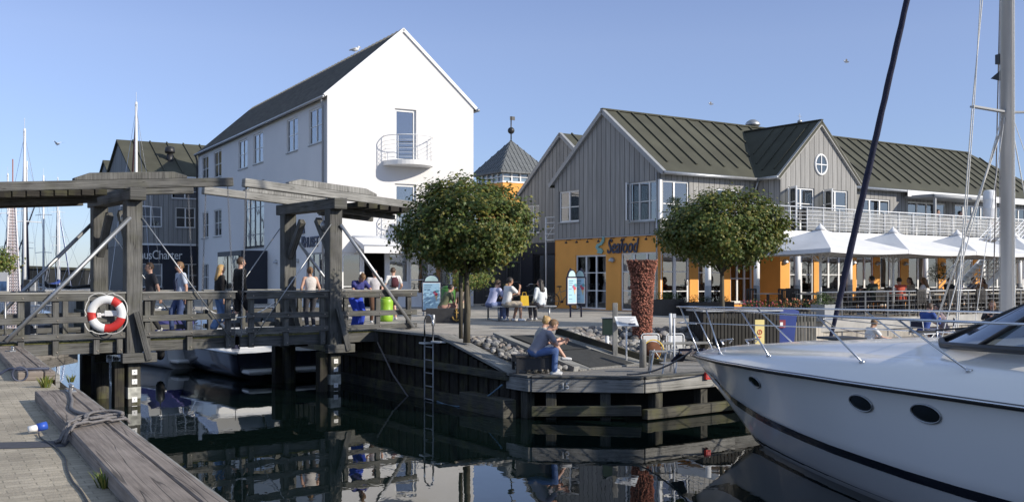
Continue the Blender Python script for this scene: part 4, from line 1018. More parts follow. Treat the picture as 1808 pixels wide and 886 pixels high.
mb.build('lantern_frame', M_['white_trim'], two)
mb = MB(); o_ = .42; z0 = 9.55; zt = 12.35
cs = [(-o_, -o_), (a+o_, -o_), (a+o_, a+o_), (-o_, a+o_)]
mb.add([(x, y, z0) for x, y in cs] + [(x, y, z0-.12) for x, y in cs] + [(a/2, a/2, zt)], [(0, 1, 8), (1, 2, 8), (2, 3, 8), (3, 0, 8), (0, 4, 5, 1), (1, 5, 6, 2), (2, 6, 7, 3), (3, 7, 4, 0), (7, 6, 5, 4)])
rf = mb.build('roof', M_['roof_zinc'], two)
mb = MB()
for k in range(13):
    q = -o_ + (a+2*o_)*(k+.5)/13; f_ = 1-abs(q-a/2)/(a/2+o_)
    ya = -o_ + (a/2+o_)*f_; za = z0 + (zt-z0)*f_
    mb.beam((q, -o_, z0+.02), (q, ya, za+.02), .05, .05); mb.beam((-o_, q, z0+.02), (ya, q, za+.02), .05, .05)
mb.build('roof_seam', M_['roof_zinc'], rf)
mb = MB(); mb.tube([(a/2, a/2, zt-.1), (a/2, a/2, zt+1.9)], .05, 6); mb.ball((a/2, a/2, zt+.75), .28); mb.box(a/2-.1, a/2+.35, a/2-.02, a/2+.02, zt+1.6, zt+1.9); mb.build('weather_vane', M_['black_metal'], two)

# ------------------------------------------------ charter office (left, in the background) and its neighbour
CB = Bld((at(236, 64), 64), math.atan2(.53, .848))
def charter(O, ang, label, sign, name='charter_office'):
    co = thing(name, label, 'building', (O[0], O[1], ZP), ang)
    E_, R_, D, L_ = 7.75, 10.35, 9.2, 13.5
    B = Bld(O, ang)
    hs = [(B.lx(247), B.lx(286), 4.45, 5.75), (B.lx(310), B.lx(345), 4.45, 5.75), (B.lx(303), B.lx(350), 6.3, 7.25), (B.lx(248), B.lx(287), .65, 2.15), (B.lx(318), B.lx(349), .65, 2.15)] if sign else [(1, 2.2, 3.3, 4.6)]
    mb = MB(); wall(mb, 'y', 0, 0, L_, 3.35, E_, hs); wall(mb, 'x', 0, 0, D, 3.35, E_, []); mb.add([(0, 0, E_), (0, D, E_), (0, D/2, R_-.04)], [(0, 1, 2)]); wall(mb, 'x', L_, 0, D, -.2, E_, []); wall(mb, 'y', D, 0, L_, -.2, E_, [])
    mb.build('boarded_wall', M_['clad_back'], co)
    mb = MB(); wall(mb, 'y', .02, 0.02, L_, -.2, 3.346, hs); wall(mb, 'x', .02, 0.02, D, -.2, 3.346, []); mb.build('dark_base_wall', M_['navy_wall'], co)
    mb = MB(); mb.box(.3, L_-.1, 1.8, 1.9, 0, 7.6); mb.box(.3, L_-.1, .3, D-.2, 3.2, 3.3); mb.build('floor_slab', M_['interior'], co)
    mb = MB(); s_ = (R_-E_)/(D/2); z = E_-.3*s_+.06
    mb.slab((-.15, -.3, z), (L_, -.3, z), (L_, D/2, R_+.05), (-.15, D/2, R_+.05), .12); mb.slab((-.15, D+.3, z), (L_, D+.3, z), (L_, D/2, R_+.05), (-.15, D/2, R_+.05), .12)
    rf = mb.build('roof', M_['roof_felt'], co)
    mb = MB()
    for i in range(12): mb.beam((.9+i*1.1, .3, E_+.3*s_+.09), (.9+i*1.1, D/2, R_+.09), .08, .08)
    mb.build('roof_seam', M_['roof_felt'], rf)
    mb = MB(); mb.tube([(-.15, -.38, z-.03), (L_, -.38, z-.03)], .08, 8); mb.box(0, L_, -.04, -.002, 3.3, 3.42); mb.build('gutter', M_['white_metal'], co)
    if sign:
        for (a, b, c, d) in hs[:3]: window(co, wx(a, c), b-a, d-c, 2, (.5,), gm=M_['glass_dark'])
        for (a, b, c, d) in hs[3:]: window(co, wx(a, c, .02), b-a, d-c, 2, (.5,), gm=M_['glass_dark'])
        xs = B.lx(240); 
        text_mesh('charter_lettering', '\u00c5rhusCharter', .80, M_['white_trim'], co, T(xs-.45, -.03, 2.43, 0, R(90)) @ Matrix.Diagonal((.76, 1, 1, 1)), .02, 0, .0, .95)
        xr = B.lx(300, 2); mb = MB(); mb.cyl((xr, 2, 8.6), .2, .75, 10); mb.lathe([(.3, 0), (.34, .1), (.28, .38), (.1, .45)], (xr, 2, 9.4), 12); mb.build('chimney', M_['black_metal'], rf)
        mb = MB(); mb.tube([(L_*.0+.1, -.1, 7.6), (.1, -.1, 0)], .07, 8); mb.build('downpipe', M_['galv'], co)
    return co
charter((at(236, 64), 64), CB.ang, 'grey boarded gabled office with pale charter sign behind the left bridge tower', True)
charter((at(206, 76), 76), CB.ang, 'farther grey boarded gabled house showing only its gable left of the charter office', False, 'boarded_house')
# ================================================================ BOATS
def lerp_tab(tab, t):
    if t <= tab[0][0]: return tab[0][1]
    for (a, x), (b, y) in zip(tab, tab[1:]):
        if t <= b:
            k = (t-a)/(b-a); k2 = k*k*(3-2*k); return x+(y-x)*(k*.6+k2*.4)
    return tab[-1][1]
# ------------------------------------------------ the white motor yacht
YB = Vector((3.35, 18.8, 0)); YA = Vector((.34, -.94, 0)).normalized(); YP = Vector((YA.y, -YA.x, 0))   # aft, port
yt = thing('motor_yacht', 'large white motor yacht with oval portholes filling the lower right corner', 'yacht', YB)
def yb(t): return max(0, 1.9*(1-(1-min(t/8.0, 1))**2.0)) - (max(0, t-10)*.03)
zrt = [(0, 1.30), (.5, 1.33), (2, 1.39), (4, 1.46), (6, 1.51), (8, 1.53), (13, 1.56)]
zst = [(0, 1.12), (1, .92), (2, .80), (4, .70), (6, .64), (8, .60), (13, .56)]
def ysec(t):
    """half section at t: list of (lateral, z) from rub rail down to the keel"""
    b = yb(t); zr = lerp_tab(zrt, t); zs = min(lerp_tab(zst, t), zr-.02)
    bs = max(0, 1.68*(1-(1-min(max(t-.75, 0)/8.5, 1))**2.1)); bs = min(bs, b*.98)
    bw = max(0, 1.42*(1-(1-min(max(t-2.0, 0)/8.5, 1))**1.9)); bw = min(bw, bs*.97)
    zk = 1.28 - .62*t if t < 2.1 else -.02 - (t-2.1)*.22
    zk = max(zk, -.55)
    return b, zr, bs, max(zs, zk+.0), bw, max(0.0, zk) if t < 2.1 else 0.0, zk
def H(t, f):
    b, zr, bs, zs, bw, zw, zk = ysec(t)
    if f <= 1: 
        q = f; bb = b + (bs-b)*(q**.75 if b > 0 else q); z = zr+(zs-zr)*q
    elif f <= 2: q = f-1; bb = bs+(bw-bs)*q; z = zs+(zw-zs)*q
    else: q = f-2; bb = bw*(1-q); z = zw+(zk-zw)*q
    return bb, z
def Y3(t, l, z): return YA*t + YP*l + Vector((0, 0, z))
ts = [0, .12, .3, .55, .85, 1.2, 1.6, 2.0, 2.5, 3, 3.6, 4.2, 5, 5.8, 6.6, 7.4, 8.2, 9, 10, 11, 12, 12.8]
fs_ = [0, .12, .3, .5, .7, .88, 1, 1.25, 1.5, 1.75, 2, 2.5, 3]
mb = MB(); nf = len(fs_)
for sd_ in (1, -1):
    vs = []; fa = []
    for t in ts:
        for f in fs_:
            l, z = H(t, f); vs.append(Y3(t, l*sd_, z))
    for i in range(len(ts)-1):
        for j in range(nf-1):
            a = i*nf+j; fa.append((a, a+nf, a+nf+1, a+1))
    mb.add(vs, fa, smooth=True)
vs = [Y3(12.8, H(12.8, f)[0], H(12.8, f)[1]) for f in fs_] + [Y3(12.8, -H(12.8, f)[0], H(12.8, f)[1]) for f in fs_[::-1]]
mb.add(vs, [tuple(range(len(vs)))]); hull = mb.build('hull', M_['gel'], yt, weld=True)
def strip(f0, f1, off, m, name, t0=0.0):
    mb = MB()
    for sd_ in (1, -1):
        vs = []; fa = []; tt = [t for t in ts if t >= t0]
        for t in tt:
            for f in (f0, f1):
                l, z = H(t, f); vs.append(Y3(t, (l+off)*sd_, z))
        for i in range(len(tt)-1): fa.append((2*i, 2*i+2, 2*i+3, 2*i+1))
        mb.add(vs, fa, smooth=True)
    return mb.build(name, m, yt)
strip(1.00, 1.20, .012, M_['stripe'], 'navy_stripe', .55)
strip(1.86, 2.3, .012, M_['stripe'], 'boot_stripe', 2.0)
mb = MB()
for sd_ in (1, -1):
    mb.tube([Y3(t, (yb(t)+.018)*sd_, lerp_tab(zrt, t)) for t in ts], .032, 8)
mb.build('rub_rail', M_['black_metal'], yt)
mb = MB()
for sd_ in (1, -1): mb.tube([Y3(t, (yb(t)+.045)*sd_, lerp_tab(zrt, t)+.012) for t in ts], .013, 6)
mb.build('rub_strip', M_['steel'], yt)
zct = [(0, 1.36), (1, 1.52), (2, 1.64), (4, 1.82), (6, 1.97), (7.5, 2.06), (9, 2.10), (13, 2.12)]
def deck(t, s):     # s 0 at rub rail .. 1 at centreline
    b = yb(t); zr = lerp_tab(zrt, t); zc = lerp_tab(zct, t); k = min(1, t/3)
    tab = [(0, 0.0), (.04, .20), (.10, .42), (.16, .52), (.24, .58), (.34, .62), (.42, .72), (.50, .86), (.62, .93), (.8, .98), (1, 1)]
    return Y3(t, b*(1-s), zr + (zc-zr)*lerp_tab(tab, s))
ss = [0, .02, .05, .08, .12, .16, .2, .24, .28, .34, .38, .42, .46, .5, .56, .62, .7, .8, .9, 1]
mb = MB()
for sd_ in (1, -1):
    vs = []; fa = []; n = len(ss)
    for t in ts:
        for s_ in ss:
            q = deck(t, s_)
            if sd_ < 0: l = q.dot(YP); q = q - YP*2*l
            vs.append(q)
    for i in range(len(ts)-1):
        for j in range(n-1): a = i*n+j; fa.append((a, a+1, a+n+1, a+n))
    mb.add(vs, fa, smooth=True)
mb.build('deck', M_['gel'], yt, weld=True)
# oval portholes
for (tc, fc, w) in ((3.9, .29, .20), (6.82, .25, .215), (7.93, .23, .22)):
    ring = []; 
    for i in range(32):
        q = 2*pi*i/32; t = tc + w*cos(q); f = fc + .105*sin(q); l, z = H(t, f); ring.append(Y3(t, l+.012, z))
    mb = MB(); mb.tube(ring, .010, 6, closed=True); po = mb.build('porthole', M_['galv'], yt)
    mb = MB(); c = sum(ring, Vector())/32 - YP*.0; mb.add([c] + [p_ - YP*.006 for p_ in ring], [(0, i+1, (i+1) % 32+1) for i in range(32)]); mb.build('pane', mat("smoked glass", (.006, .009, .008), .05, .1, 3, spec=.8), po)
# windscreen
base = [(11.5, 1.42), (9.4, 1.36), (8.0, 1.22), (7.25, .98), (6.85, .62), (6.68, .2)]; topc = [(11.5, 1.25), (10.0, 1.18), (8.95, 1.06), (8.5, .84), (8.22, .5), (8.1, .17)]
def full(c): return c + [(t, -l) for t, l in c[::-1]]
bz = lambda t, l: lerp_tab(zct, t) - .055 + (-.05 if abs(l) > .9 else 0)
Bp = [Y3(t, l, bz(t, l)+.03) for t, l in full(base)]; Tp = [Y3(t, l, 2.53 + (t-8.1)*.035) for t, l in full(topc)]
mb = MB(); mb.add(Bp+Tp, [(i, i+1, len(Bp)+i+1, len(Bp)+i) for i in range(len(Bp)-1)], smooth=True); ws = mb.build('windscreen', glass("tinted windscreen", (.55, .66, .75), .25), yt)
mb = MB(); mb.tube(Tp, .045, 8); mb.tube([q+Vector((0, 0, -.0)) for q in Bp], .04, 8); mb.build('windscreen_frame', M_['black_metal'], ws)
mb = MB()
for i in (2, 4, 7, 9): mb.tube([Bp[i], Tp[i]], .026, 6)
mb.build('windscreen_post', M_['black_metal'], ws)
mb = MB(); 
inn = [Y3(t, l, 1.72) for t, l in ((8.6, .9), (8.6, -.9), (11.4, -1.1), (11.4, 1.1))]
mb.add([Y3(8.3, .95, 2.12), Y3(8.3, -.95, 2.12), Y3(9.2, -1.1, 2.16), Y3(9.2, 1.1, 2.16)], [(0, 1, 2, 3)]); mb.build('dashboard', M_['black_metal'], yt)
mb = MB(); 
for l in (.25, -.45): mb.tube([Y3(6.62, l+.25, 2.10), Y3(6.9, l, 2.14), Y3(7.7, l+.02, 2.42)], .012, 5); mb.tube([Y3(6.62, l+.25, 2.08), Y3(6.58, l+.6, 2.09), Y3(6.8, l+.68, 2.1)], .016, 5)
mb.build('wiper', M_['black_metal'], yt)
# foredeck sun pad outline, hatches
mb = MB(); hp = Y3(4.2, 0, lerp_tab(zct, 4.2)+.01); mb.M = Matrix.Translation(hp) @ Matrix.Rotation(math.atan2(YA.y, YA.x), 4, 'Z'); mb.box(-.26, .26, -.26, .26, 0, .035); mb.build('deck_hatch', M_['black_metal'], yt, .02)
# anchor and bow roller
mb = MB(); mb.beam(Y3(-.35, 0, 1.33), Y3(.6, 0, 1.40), .22, .06); mb.tube([Y3(-.3, -.12, 1.33), Y3(-.36, 0, 1.33), Y3(-.3, .12, 1.33)], .03, 6); mb.build('bow_roller', M_['steel'], yt)
mb = MB(); mb.beam(Y3(-.55, 0, 1.36), Y3(.35, 0, 1.42), .05, .07); mb.slab(Y3(-.66, -.13, 1.16), Y3(-.66, .13, 1.16), Y3(-.42, .09, 1.34), Y3(-.42, -.09, 1.34), .03); mb.build('anchor', M_['navy'], yt)
# guard rails
zrail = lambda t: 2.19 + .012*t
def rl(t): return max(.13, yb(t+.25) - .10 - .1*min(1, t/3)) if t > -.35 else .13
rts = [-.42, -.25, 0, .3, .6, 1, 1.5, 2, 3, 4, 5, 6, 7, 8, 9, 10, 11]
mb = MB(); pp = [Y3(t, rl(t), zrail(t)) for t in rts]; sp = [Y3(t, -rl(t), zrail(t)) for t in rts]
mb.tube(sp[::-1] + [Y3(-.52, 0, 2.18)] + pp, .015, 8); mb.build('guard_rail', M_['steel'], yt)
mb = MB(); mb.tube([Y3(t, -rl(t)*.96, zrail(t)-.30) for t in rts[::-1]] + [Y3(-.40, 0, 1.9)] + [Y3(t, rl(t)*.96, zrail(t)-.30) for t in rts[:4]], .011, 6); mb.build('lower_rail', M_['steel'], yt)
for (t0, t1) in ((.42, -.30), (2.15, 1.25), (4.3, 3.3), (6.65, 5.75), (8.35, 7.35), (10.2, 9.3)):
    for sd_ in (1, -1):
        q = deck(t0, .13 if t0 > 1 else .2)
        if sd_ < 0: q = q - YP*2*q.dot(YP)
        mb = MB(); mb.tube([q, Y3(t1, rl(t1)*sd_, zrail(t1))], .0125, 7); mb.tube([q+Vector((0, 0, -.01)), q+Vector((0, 0, .02))], .035, 8); mb.build('stanchion', M_['steel'], yt)
for sd_ in (1, -1): 
    mb = MB(); mb.tube([Y3(1.4, .25*sd_, 1.60), Y3(1.3, .25*sd_, 1.66), Y3(1.7, .25*sd_, 1.70), Y3(1.6, .25*sd_, 1.64)], .018, 6); mb.build('cleat', M_['steel'], yt)
# mooring lines
def rope(name, a, b, sag, r, m, lab, n=14, cat='rope'):
    a = Vector(a); b = Vector(b); pts = []
    for i in range(n+1):
        t = i/n; p_ = a.lerp(b, t) - a; p_.z -= sag*4*t*(1-t); pts.append(p_)
    mb = MB(); mb.tube(pts, r, 6); return tag(mb.build(name, m, None, loc=a), lab, cat)
rope('mooring_line', YB+Y3(.2, .15, 1.42), (2.25, 20.0, .84), .12, .018, M_['rope_grey'], 'dark mooring line from the yacht bow down to the quay deck')
rope('mooring_line', YB+Y3(.2, -.15, 1.42), (5.1, 21.9, .84), .1, .016, M_['rope_white'], 'pale mooring line running from the yacht bow behind its anchor')

# ------------------------------------------------ generic hulls
def hull_mesh(mb, L_, Bm, fb, sheer=.25, full_=2.2, tw=.75, draft=.3, mi=0, rake=.12, n=14):
    """x forward, stern at 0, bow at L"""
    secs = []
    for i in range(n+1):
        u = i/n; x = L_*u
        b = Bm/2*(tw + (1-tw)*min(1, u/.35)**.7)*max(0.0, (1-max(0, (u-.35)/.65)**full_))
        z = fb + sheer*u*u
        secs.append((x, b, z))
    vs = []; fa = []; K = 6
    for (x, b, z) in secs:
        for k in range(K+1):
            q = k/K; zz = z - (z+draft)*q; bb = b*(1-.14*q - .80*max(0, (q-.62)/.38)**1.5)
            xx = x - rake*x/L_*L_*q*(x/L_)**3
            vs.append((xx, bb, zz))
        for k in range(K+1):
            q = k/K; zz = z - (z+draft)*q; bb = b*(1-.14*q - .80*max(0, (q-.62)/.38)**1.5)
            xx = x - rake*x/L_*L_*q*(x/L_)**3
            vs.append((xx, -bb, zz))
    W_ = 2*(K+1)
    for i in range(n):
        for k in range(K):
            a = i*W_+k; fa.append((a, a+W_, a+W_+1, a+1)); a += K+1; fa.append((a, a+1, a+W_+1, a+W_))
    mb.add(vs, fa, mi, smooth=True)
    mb.add([vs[k] for k in range(K+1)] + [vs[K+1+k] for k in range(K, -1, -1)], [tuple(range(2*K+2))], mi)
    return secs
def deck_mesh(mb, secs, dz=-.03, mi=0):
    vs = []; 
    for (x, b, z) in secs: vs += [(x, b*.985, z+dz), (x, 0, z+dz+.05), (x, -b*.985, z+dz)]
    mb.add(vs, [f for i in range(len(secs)-1) for f in ((3*i, 3*i+3, 3*i+4, 3*i+1), (3*i+1, 3*i+4, 3*i+5, 3*i+2))], mi)
def sailboat(loc, rz, label, L_=9, Bm=2.9, H_=11.5, hullm='gel_white', cover='navy', lean=0, group='sailing boats moored in the marina', spread=1, furl=True, detail=True):
    o = thing('sailing_boat', label, 'sailing boat', loc, rz, group)
    mb = MB(); secs = hull_mesh(mb, L_, Bm, .95); mb.build('hull', M_[hullm], o, weld=True)
    mb = MB(); deck_mesh(mb, secs); mb.build('deck', M_['gel_white'], o)
    mb = MB(); mb.prism([(L_*.28, 1.0), (L_*.30, 1.45), (L_*.55, 1.42), (L_*.70, 1.12)], -Bm*.26, Bm*.26, 0, 'y'); c = mb.build('cabin', M_['gel_white'], o, .04)
    for s in (-1, 1): mb = MB(); mb.box(L_*.34, L_*.55, s*Bm*.262, s*Bm*.27, 1.2, 1.32); mb.build('cabin_window', M_['stripe'], c)
    mx = L_*.56
    mb = MB(); mb.tube([(mx, 0, .9), (mx-.0, 0, H_)], [.085, .06], 8); mb.tube([(mx, 0, H_), (mx, 0, H_+.5)], .01, 4); mb.build('mast', M_['white_metal'], o)
    mb = MB()
    for z in ((.45*H_, .72*H_) if spread > 1 else (.55*H_,)): mb.tube([(mx, -.75, z-.05), (mx, 0, z), (mx, .75, z-.05)], .025, 5)
    mb.build('spreader', M_['white_metal'], o)
    mb = MB()
    for s in (-1, 1): mb.tube([(mx-.1, s*Bm*.45, 1.05), (mx, s*.75, .55*H_-.05), (mx, 0, H_-.3)], .009, 4)
    mb.tube([(L_-.1, 0, 1.2), (mx, 0, H_-.1)], .01, 4); mb.tube([(.1, 0, 1.0), (mx, 0, H_)], .009, 4); mb.build('rigging', M_['steel'], o)
    if furl: mb = MB(); mb.tube([(L_-.1, 0, 1.4), (mx+.05, 0, H_-.6)], [.06, .035], 6); mb.build('furled_jib', M_[cover], o)
    mb = MB(); mb.tube([(mx, 0, 1.9), (mx*.35, 0, 1.8)], .05, 6); b = mb.build('boom', M_['white_metal'], o)
    mb = MB(); mb.tube([(mx-.05, 0, 2.35), (mx-.3, 0, 2.1), (mx*.35, 0, 1.93)], [.13, .16, .09], 8); mb.build('sail_cover', M_[cover], b)
    mb = MB()
    for s in (-1, 1):
        mb.tube([(0.1, s*Bm*.36, 1.5), (L_*.5, s*Bm*.49, 1.6), (L_-.4, s*.15, 1.75)], .011, 4)
        for u, bb in ((.1, .37), (.3, .46), (.5, .49), (.7, .40), (.85, .24)): mb.tube([(L_*u, s*Bm*bb, .95), (L_*u, s*Bm*bb, 1.62)], .011, 4)
    mb.build('guard_wire', M_['steel'], o)
    return o
# sailing boat behind the yacht (mast and dark furled forestay)
sb_d = Vector((-.32, .947, 0)).normalized()      # forward
mx_, my_ = 8.22, 17.0
so2 = thing('sailing_boat', 'sailing boat with thick pale mast and dark furled forestay behind the white yacht', 'sailing boat', (mx_, my_, 0), math.atan2(sb_d.y, sb_d.x))
mb = MB(); mb.M = T(-6.2, 0, 0); secs = hull_mesh(mb, 11.2, 3.3, .95, .3); mb.build('hull', M_['gel_white'], so2, weld=True)
mb = MB(T(-6.2, 0, 0)); deck_mesh(mb, secs); mb.build('deck', M_['gel_white'], so2)
mb = MB(); mb.prism([(-2.6, 1.0), (-2.4, 1.5), (.6, 1.45), (1.9, 1.1)], -.8, .8, 0, 'y'); mb.build('cabin', M_['gel_white'], so2, .05)
mb = MB(); mb.lathe([(.105, 1.0), (.105, 12), (.08, 15.2)], (0, 0, 0), 20, sx=1.15, sy=.85); ms = mb.build('mast', mat("anodised mast", (.50, .50, .50), .35, .04, 2, metal=.35), so2)
mb = MB(); mb.tube([(.0, -.115, 1.2), (.0, -.115, 15)], .012, 5); mb.tube([(-.16, .0, 1.4), (-.13, .0, 15)], .01, 5); mb.tube([(.14, .03, 1.4), (.12, .03, 15)], .007, 4); mb.build('halyard', M_['rope_white'], ms)
for y in (1, -1): mb = MB(); mb.beam((0, 0, 5.47), (-.15, y*.86, 5.5), .09, .03); mb.build('spreader', M_['grey_trim'], ms)
mb = MB(); mb.box(.10, .2, -.06, .06, 6.30, 6.46); mb.add([(.1, 0, 6.22), (.30, .06, 6.08), (.30, -.06, 6.08), (.1, .0, 6.0)], [(0, 1, 2), (0, 3, 1), (0, 2, 3), (1, 3, 2)]); mb.build('mast_lamp', M_['black_metal'], ms)
mb = MB()
for y in (1, -1):
    mb.tube([(-.35, y*1.45, 1.05), (-.15, y*.86, 5.5), (0, y*.05, 11.3)], .011, 5); mb.tube([(.25, y*1.35, 1.05), (.02, y*.06, 5.5)], .010, 5); mb.tube([(-.6, y*1.4, 1.05), (-.02, y*.05, 5.5)], .006, 5); mb.tube([(-.45, y*1.5, 1.05), (-.2, y*.86, 5.6), (0, 0, 15)], .009, 5)
mb.tube([(-6.1, .7, 1.1), (-5, .0, 3.2), (-.1, 0, 15)], .006, 5); mb.tube([(-5.0, 0, 3.2), (-6.1, -.7, 1.1)], .006, 5)
mb.build('shroud', M_['rope_white'], so2)
fv = Vector((at(1655, 19.6)-mx_, 19.6-my_, 0)); lx_ = fv.dot(sb_d); ly_ = fv.dot(Vector((-sb_d.y, sb_d.x, 0)))
mb = MB(); mb.tube([(lx_, ly_, 1.95), (.05, -.02, 5.42)], .019, 7); mb.build('inner_stay', M_['rope_white'], so2)
mb = MB(); mb.tube([(lx_, ly_, 1.0), (lx_, ly_, 1.97)], .012, 6); mb.build('stay_tackle', M_['steel'], so2)
fp = [(4.80, 0, 1.25), (4.70, 0, 1.6), (4.6, 0, 1.9)]; 
mb = MB(); n = 60; pts = []; rr = []
for i in range(n+1):
    t = i/n; pts.append(Vector((4.80-4.75*t, .004*sin(i*2.2), 1.35+13.2*t))); rr.append((.035+.038*min(1, t*9))*(1-.45*t)+.002*sin(i*1.7))
mb.tube(pts, rr, 9); mb.build('furled_jib', M_['navy'], so2)
mb = MB(); mb.cyl((4.80, 0, 1.22), .09, .12, 14); mb.build('furling_drum', M_['black_metal'], so2)
mb = MB()
for s in (-1, 1):
    mb.tube([(-6, s*1.2, 1.55), (0, s*1.6, 1.6), (3.5, s*.8, 1.75), (4.8, s*.15, 1.85)], .010, 5)
    for x, b in ((-5, 1.4), (-3, 1.55), (-1, 1.6), (1, 1.45), (3, .95)): mb.tube([(x, s*b, 1.0), (x, s*b, 1.62)], .011, 5)
mb.tube([(4.8, -.15, 1.85), (5.0, 0, 1.85), (4.8, .15, 1.85)], .014, 6); mb.build('guard_wire', M_['steel'], so2)
# halyards led forward, seen crossing the terrace
rope('halyard_line', (9.0, 19.2, 1.2), (8.24, 17.1, 11.5), 0, .011, M_['rope_grey'], 'pale slanting line from the yellow-tipped fitting up to the thick mast')
# ------------------------------------------------ boats behind the bridge
def motorboat(loc, rz, label, L_, Bm, hullm, fb=.75, group='motor boats moored behind the bridge'):
    o = thing('motor_boat', label, 'motor boat', loc, rz, group)
    mb = MB(); secs = hull_mesh(mb, L_, Bm, fb, .35, 2.4, .88, .25, rake=.16); mb.build('hull', M_[hullm], o, weld=True)
    mb = MB(); deck_mesh(mb, secs, -.02); mb.build('deck', M_['gel_white'], o)
    mb = MB()
    for s in (-1, 1): mb.tube([(x, s*(b+.015), z+.0) for x, b, z in secs], .035, 6)
    mb.build('rub_rail', M_['gel_white'], o)
    mb = MB(); mb.box(-.55, .02, -Bm*.40, Bm*.40, .18, .30); mb.build('swim_platform', M_['gel_white'], o, .04)
    mb = MB(); mb.prism([(L_*.26, fb), (L_*.28, fb+.5), (L_*.34, fb+.62), (L_*.52, fb+.60), (L_*.78, fb+.26)], -Bm*.36, Bm*.36, 0, 'y'); c = mb.build('cabin', M_['gel_white'], o, .05)
    mb = MB(); q = Bm*.37
    mb.add([(L_*.27, -q, fb+.62), (L_*.27, q, fb+.62), (L_*.52, q, fb+.6), (L_*.52, -q, fb+.6), (L_*.29, -q*.85, fb+1.12), (L_*.29, q*.85, fb+1.12), (L_*.40, q*.8, fb+1.12), (L_*.40, -q*.8, fb+1.12)], [(0, 3, 7, 4), (3, 2, 6, 7), (2, 1, 5, 6)]); mb.build('windscreen', M_['glass_dark'], c)
    mb = MB(); mb.tube([(L_*.29, -q*.85, fb+1.12), (L_*.40, -q*.8, fb+1.12), (L_*.40, q*.8, fb+1.12), (L_*.29, q*.85, fb+1.12)], .022, 6); mb.build('screen_frame', M_['steel'], c)
    mb = MB()
    for s in (-1, 1):
        mb.tube([(L_*.45, s*Bm*.40, fb+.15), (L_*.5, s*Bm*.42, fb+.6), (L_*.8, s*Bm*.27, fb+.75), (L_*.99, s*.05, fb+.85)], .014, 5)
        for u, b in ((.6, .40), (.75, .31), (.88, .2)): mb.tube([(L_*u, s*Bm*b, fb+.2), (L_*u, s*Bm*b, fb+.72)], .012, 5)
    mb.build('guard_rail', M_['steel'], o)
    return o
def fender(loc, label, m='navy', sc=1.0):
    mb = MB(); mb.lathe([(0, -.32), (.08, -.29), (.125, -.2), (.13, .0), (.125, .2), (.08, .29), (.03, .33), (.0, .36)], (0, 0, 0), 14); mb.tube([(0, 0, .34), (0, 0, .7)], .01, 4)
    o = mb.build('fender', M_[m], None, loc=loc); o.scale = (sc,)*3; return tag(o, label, 'fender')
ang_w = math.atan2(Wd.y, Wd.x)
motorboat((at(500, 27.7), 27.7, 0), ang_w+R(2), 'dark hulled motor boat with white deck moored stern towards the bridge', 8.4, 2.9, 'stripe', .72)
motorboat((at(352, 31.0), 31.0, 0), ang_w+R(8), 'white motor boat with a blue cover behind the bridge left of the dark one', 7.0, 2.3, 'gel_white', .62)
mb = MB(); mb.add([(0, -1.0, .62), (0, 1.0, .62), (2.6, 1.05, .62), (2.6, -1.05, .62), (.1, -.5, 1.15), (.1, .5, 1.15), (2.5, .5, 1.45), (2.5, -.5, 1.45)], [(0, 1, 5, 4), (1, 2, 6, 5), (2, 3, 7, 6), (3, 0, 4, 7), (4, 5, 6, 7)])
tag(mb.build('boat_cover', mat("violet blue canvas", (.05, .045, .17), .85, .2, 5, .4, 15), None, loc=(at(352, 31.0), 31.0, .0), rz=ang_w+R(8)), 'violet blue canvas cover stretched over the stern of the white motor boat', 'boat cover')
fender((at(416, 28.6), 28.6, .55), 'dark blue fender hanging on the port side of the dark hulled motor boat')
fender((at(283, 30.0), 30.0, .62), 'black fender hanging beside the left bridge tower pile', 'black_metal')
o = sailboat((-16.25, 46.5, 0), R(118), 'sailing boat with tall white mast rising above the left bridge tower and maroon sail cover', 10, 3.1, 11.5, 'gel_white', 'maroon', group='sailing boats moored beyond the bridge')
o = sailboat((-21.5, 44.5, 0), R(112), 'low white sailing boat with dark hull moored left of the bridge tower', 8.5, 2.7, 9.8, 'stripe', 'navy', group='sailing boats moored beyond the bridge')
# marina far left
spots = [(18, 70, 10.2, 'tall pale mast far left beside the white lattice mast'), (47, 82, 11.5, 'sailing boat with thick pale mast left of the grey power post'), (66, 88, 9.5, 'slim white mast right of the dark shed on the breakwater'),
         (74, 100, 9.5, 'thinner white mast just behind the slim one at the breakwater'), (94, 74, 10.0, 'sailing boat with dark slanting forestay at far left'), (122, 92, 12.6, 'sailing boat under the slanting steel stays of the bridge'),
         (131, 86, 12.4, 'second sailing boat under the steel stays with dark furled jib'), (152, 96, 11.0, 'sailing boat with thin mast left of the bridge tower'), (163, 78, 10.0, 'sailing boat with slanting dark stay next to the bridge tower'), (108, 112, 14.0, 'distant sailing boat between two leaning forestays')]
ov = [sailboat((at(p_, Y_), Y_, 0), R(random.choice((70, 95, 250, 118))), lab, 8.6, 2.8, h_, 'gel_white', random.choice(('navy', 'blue', 'black_metal')), spread=2) for p_, Y_, h_, lab in spots]
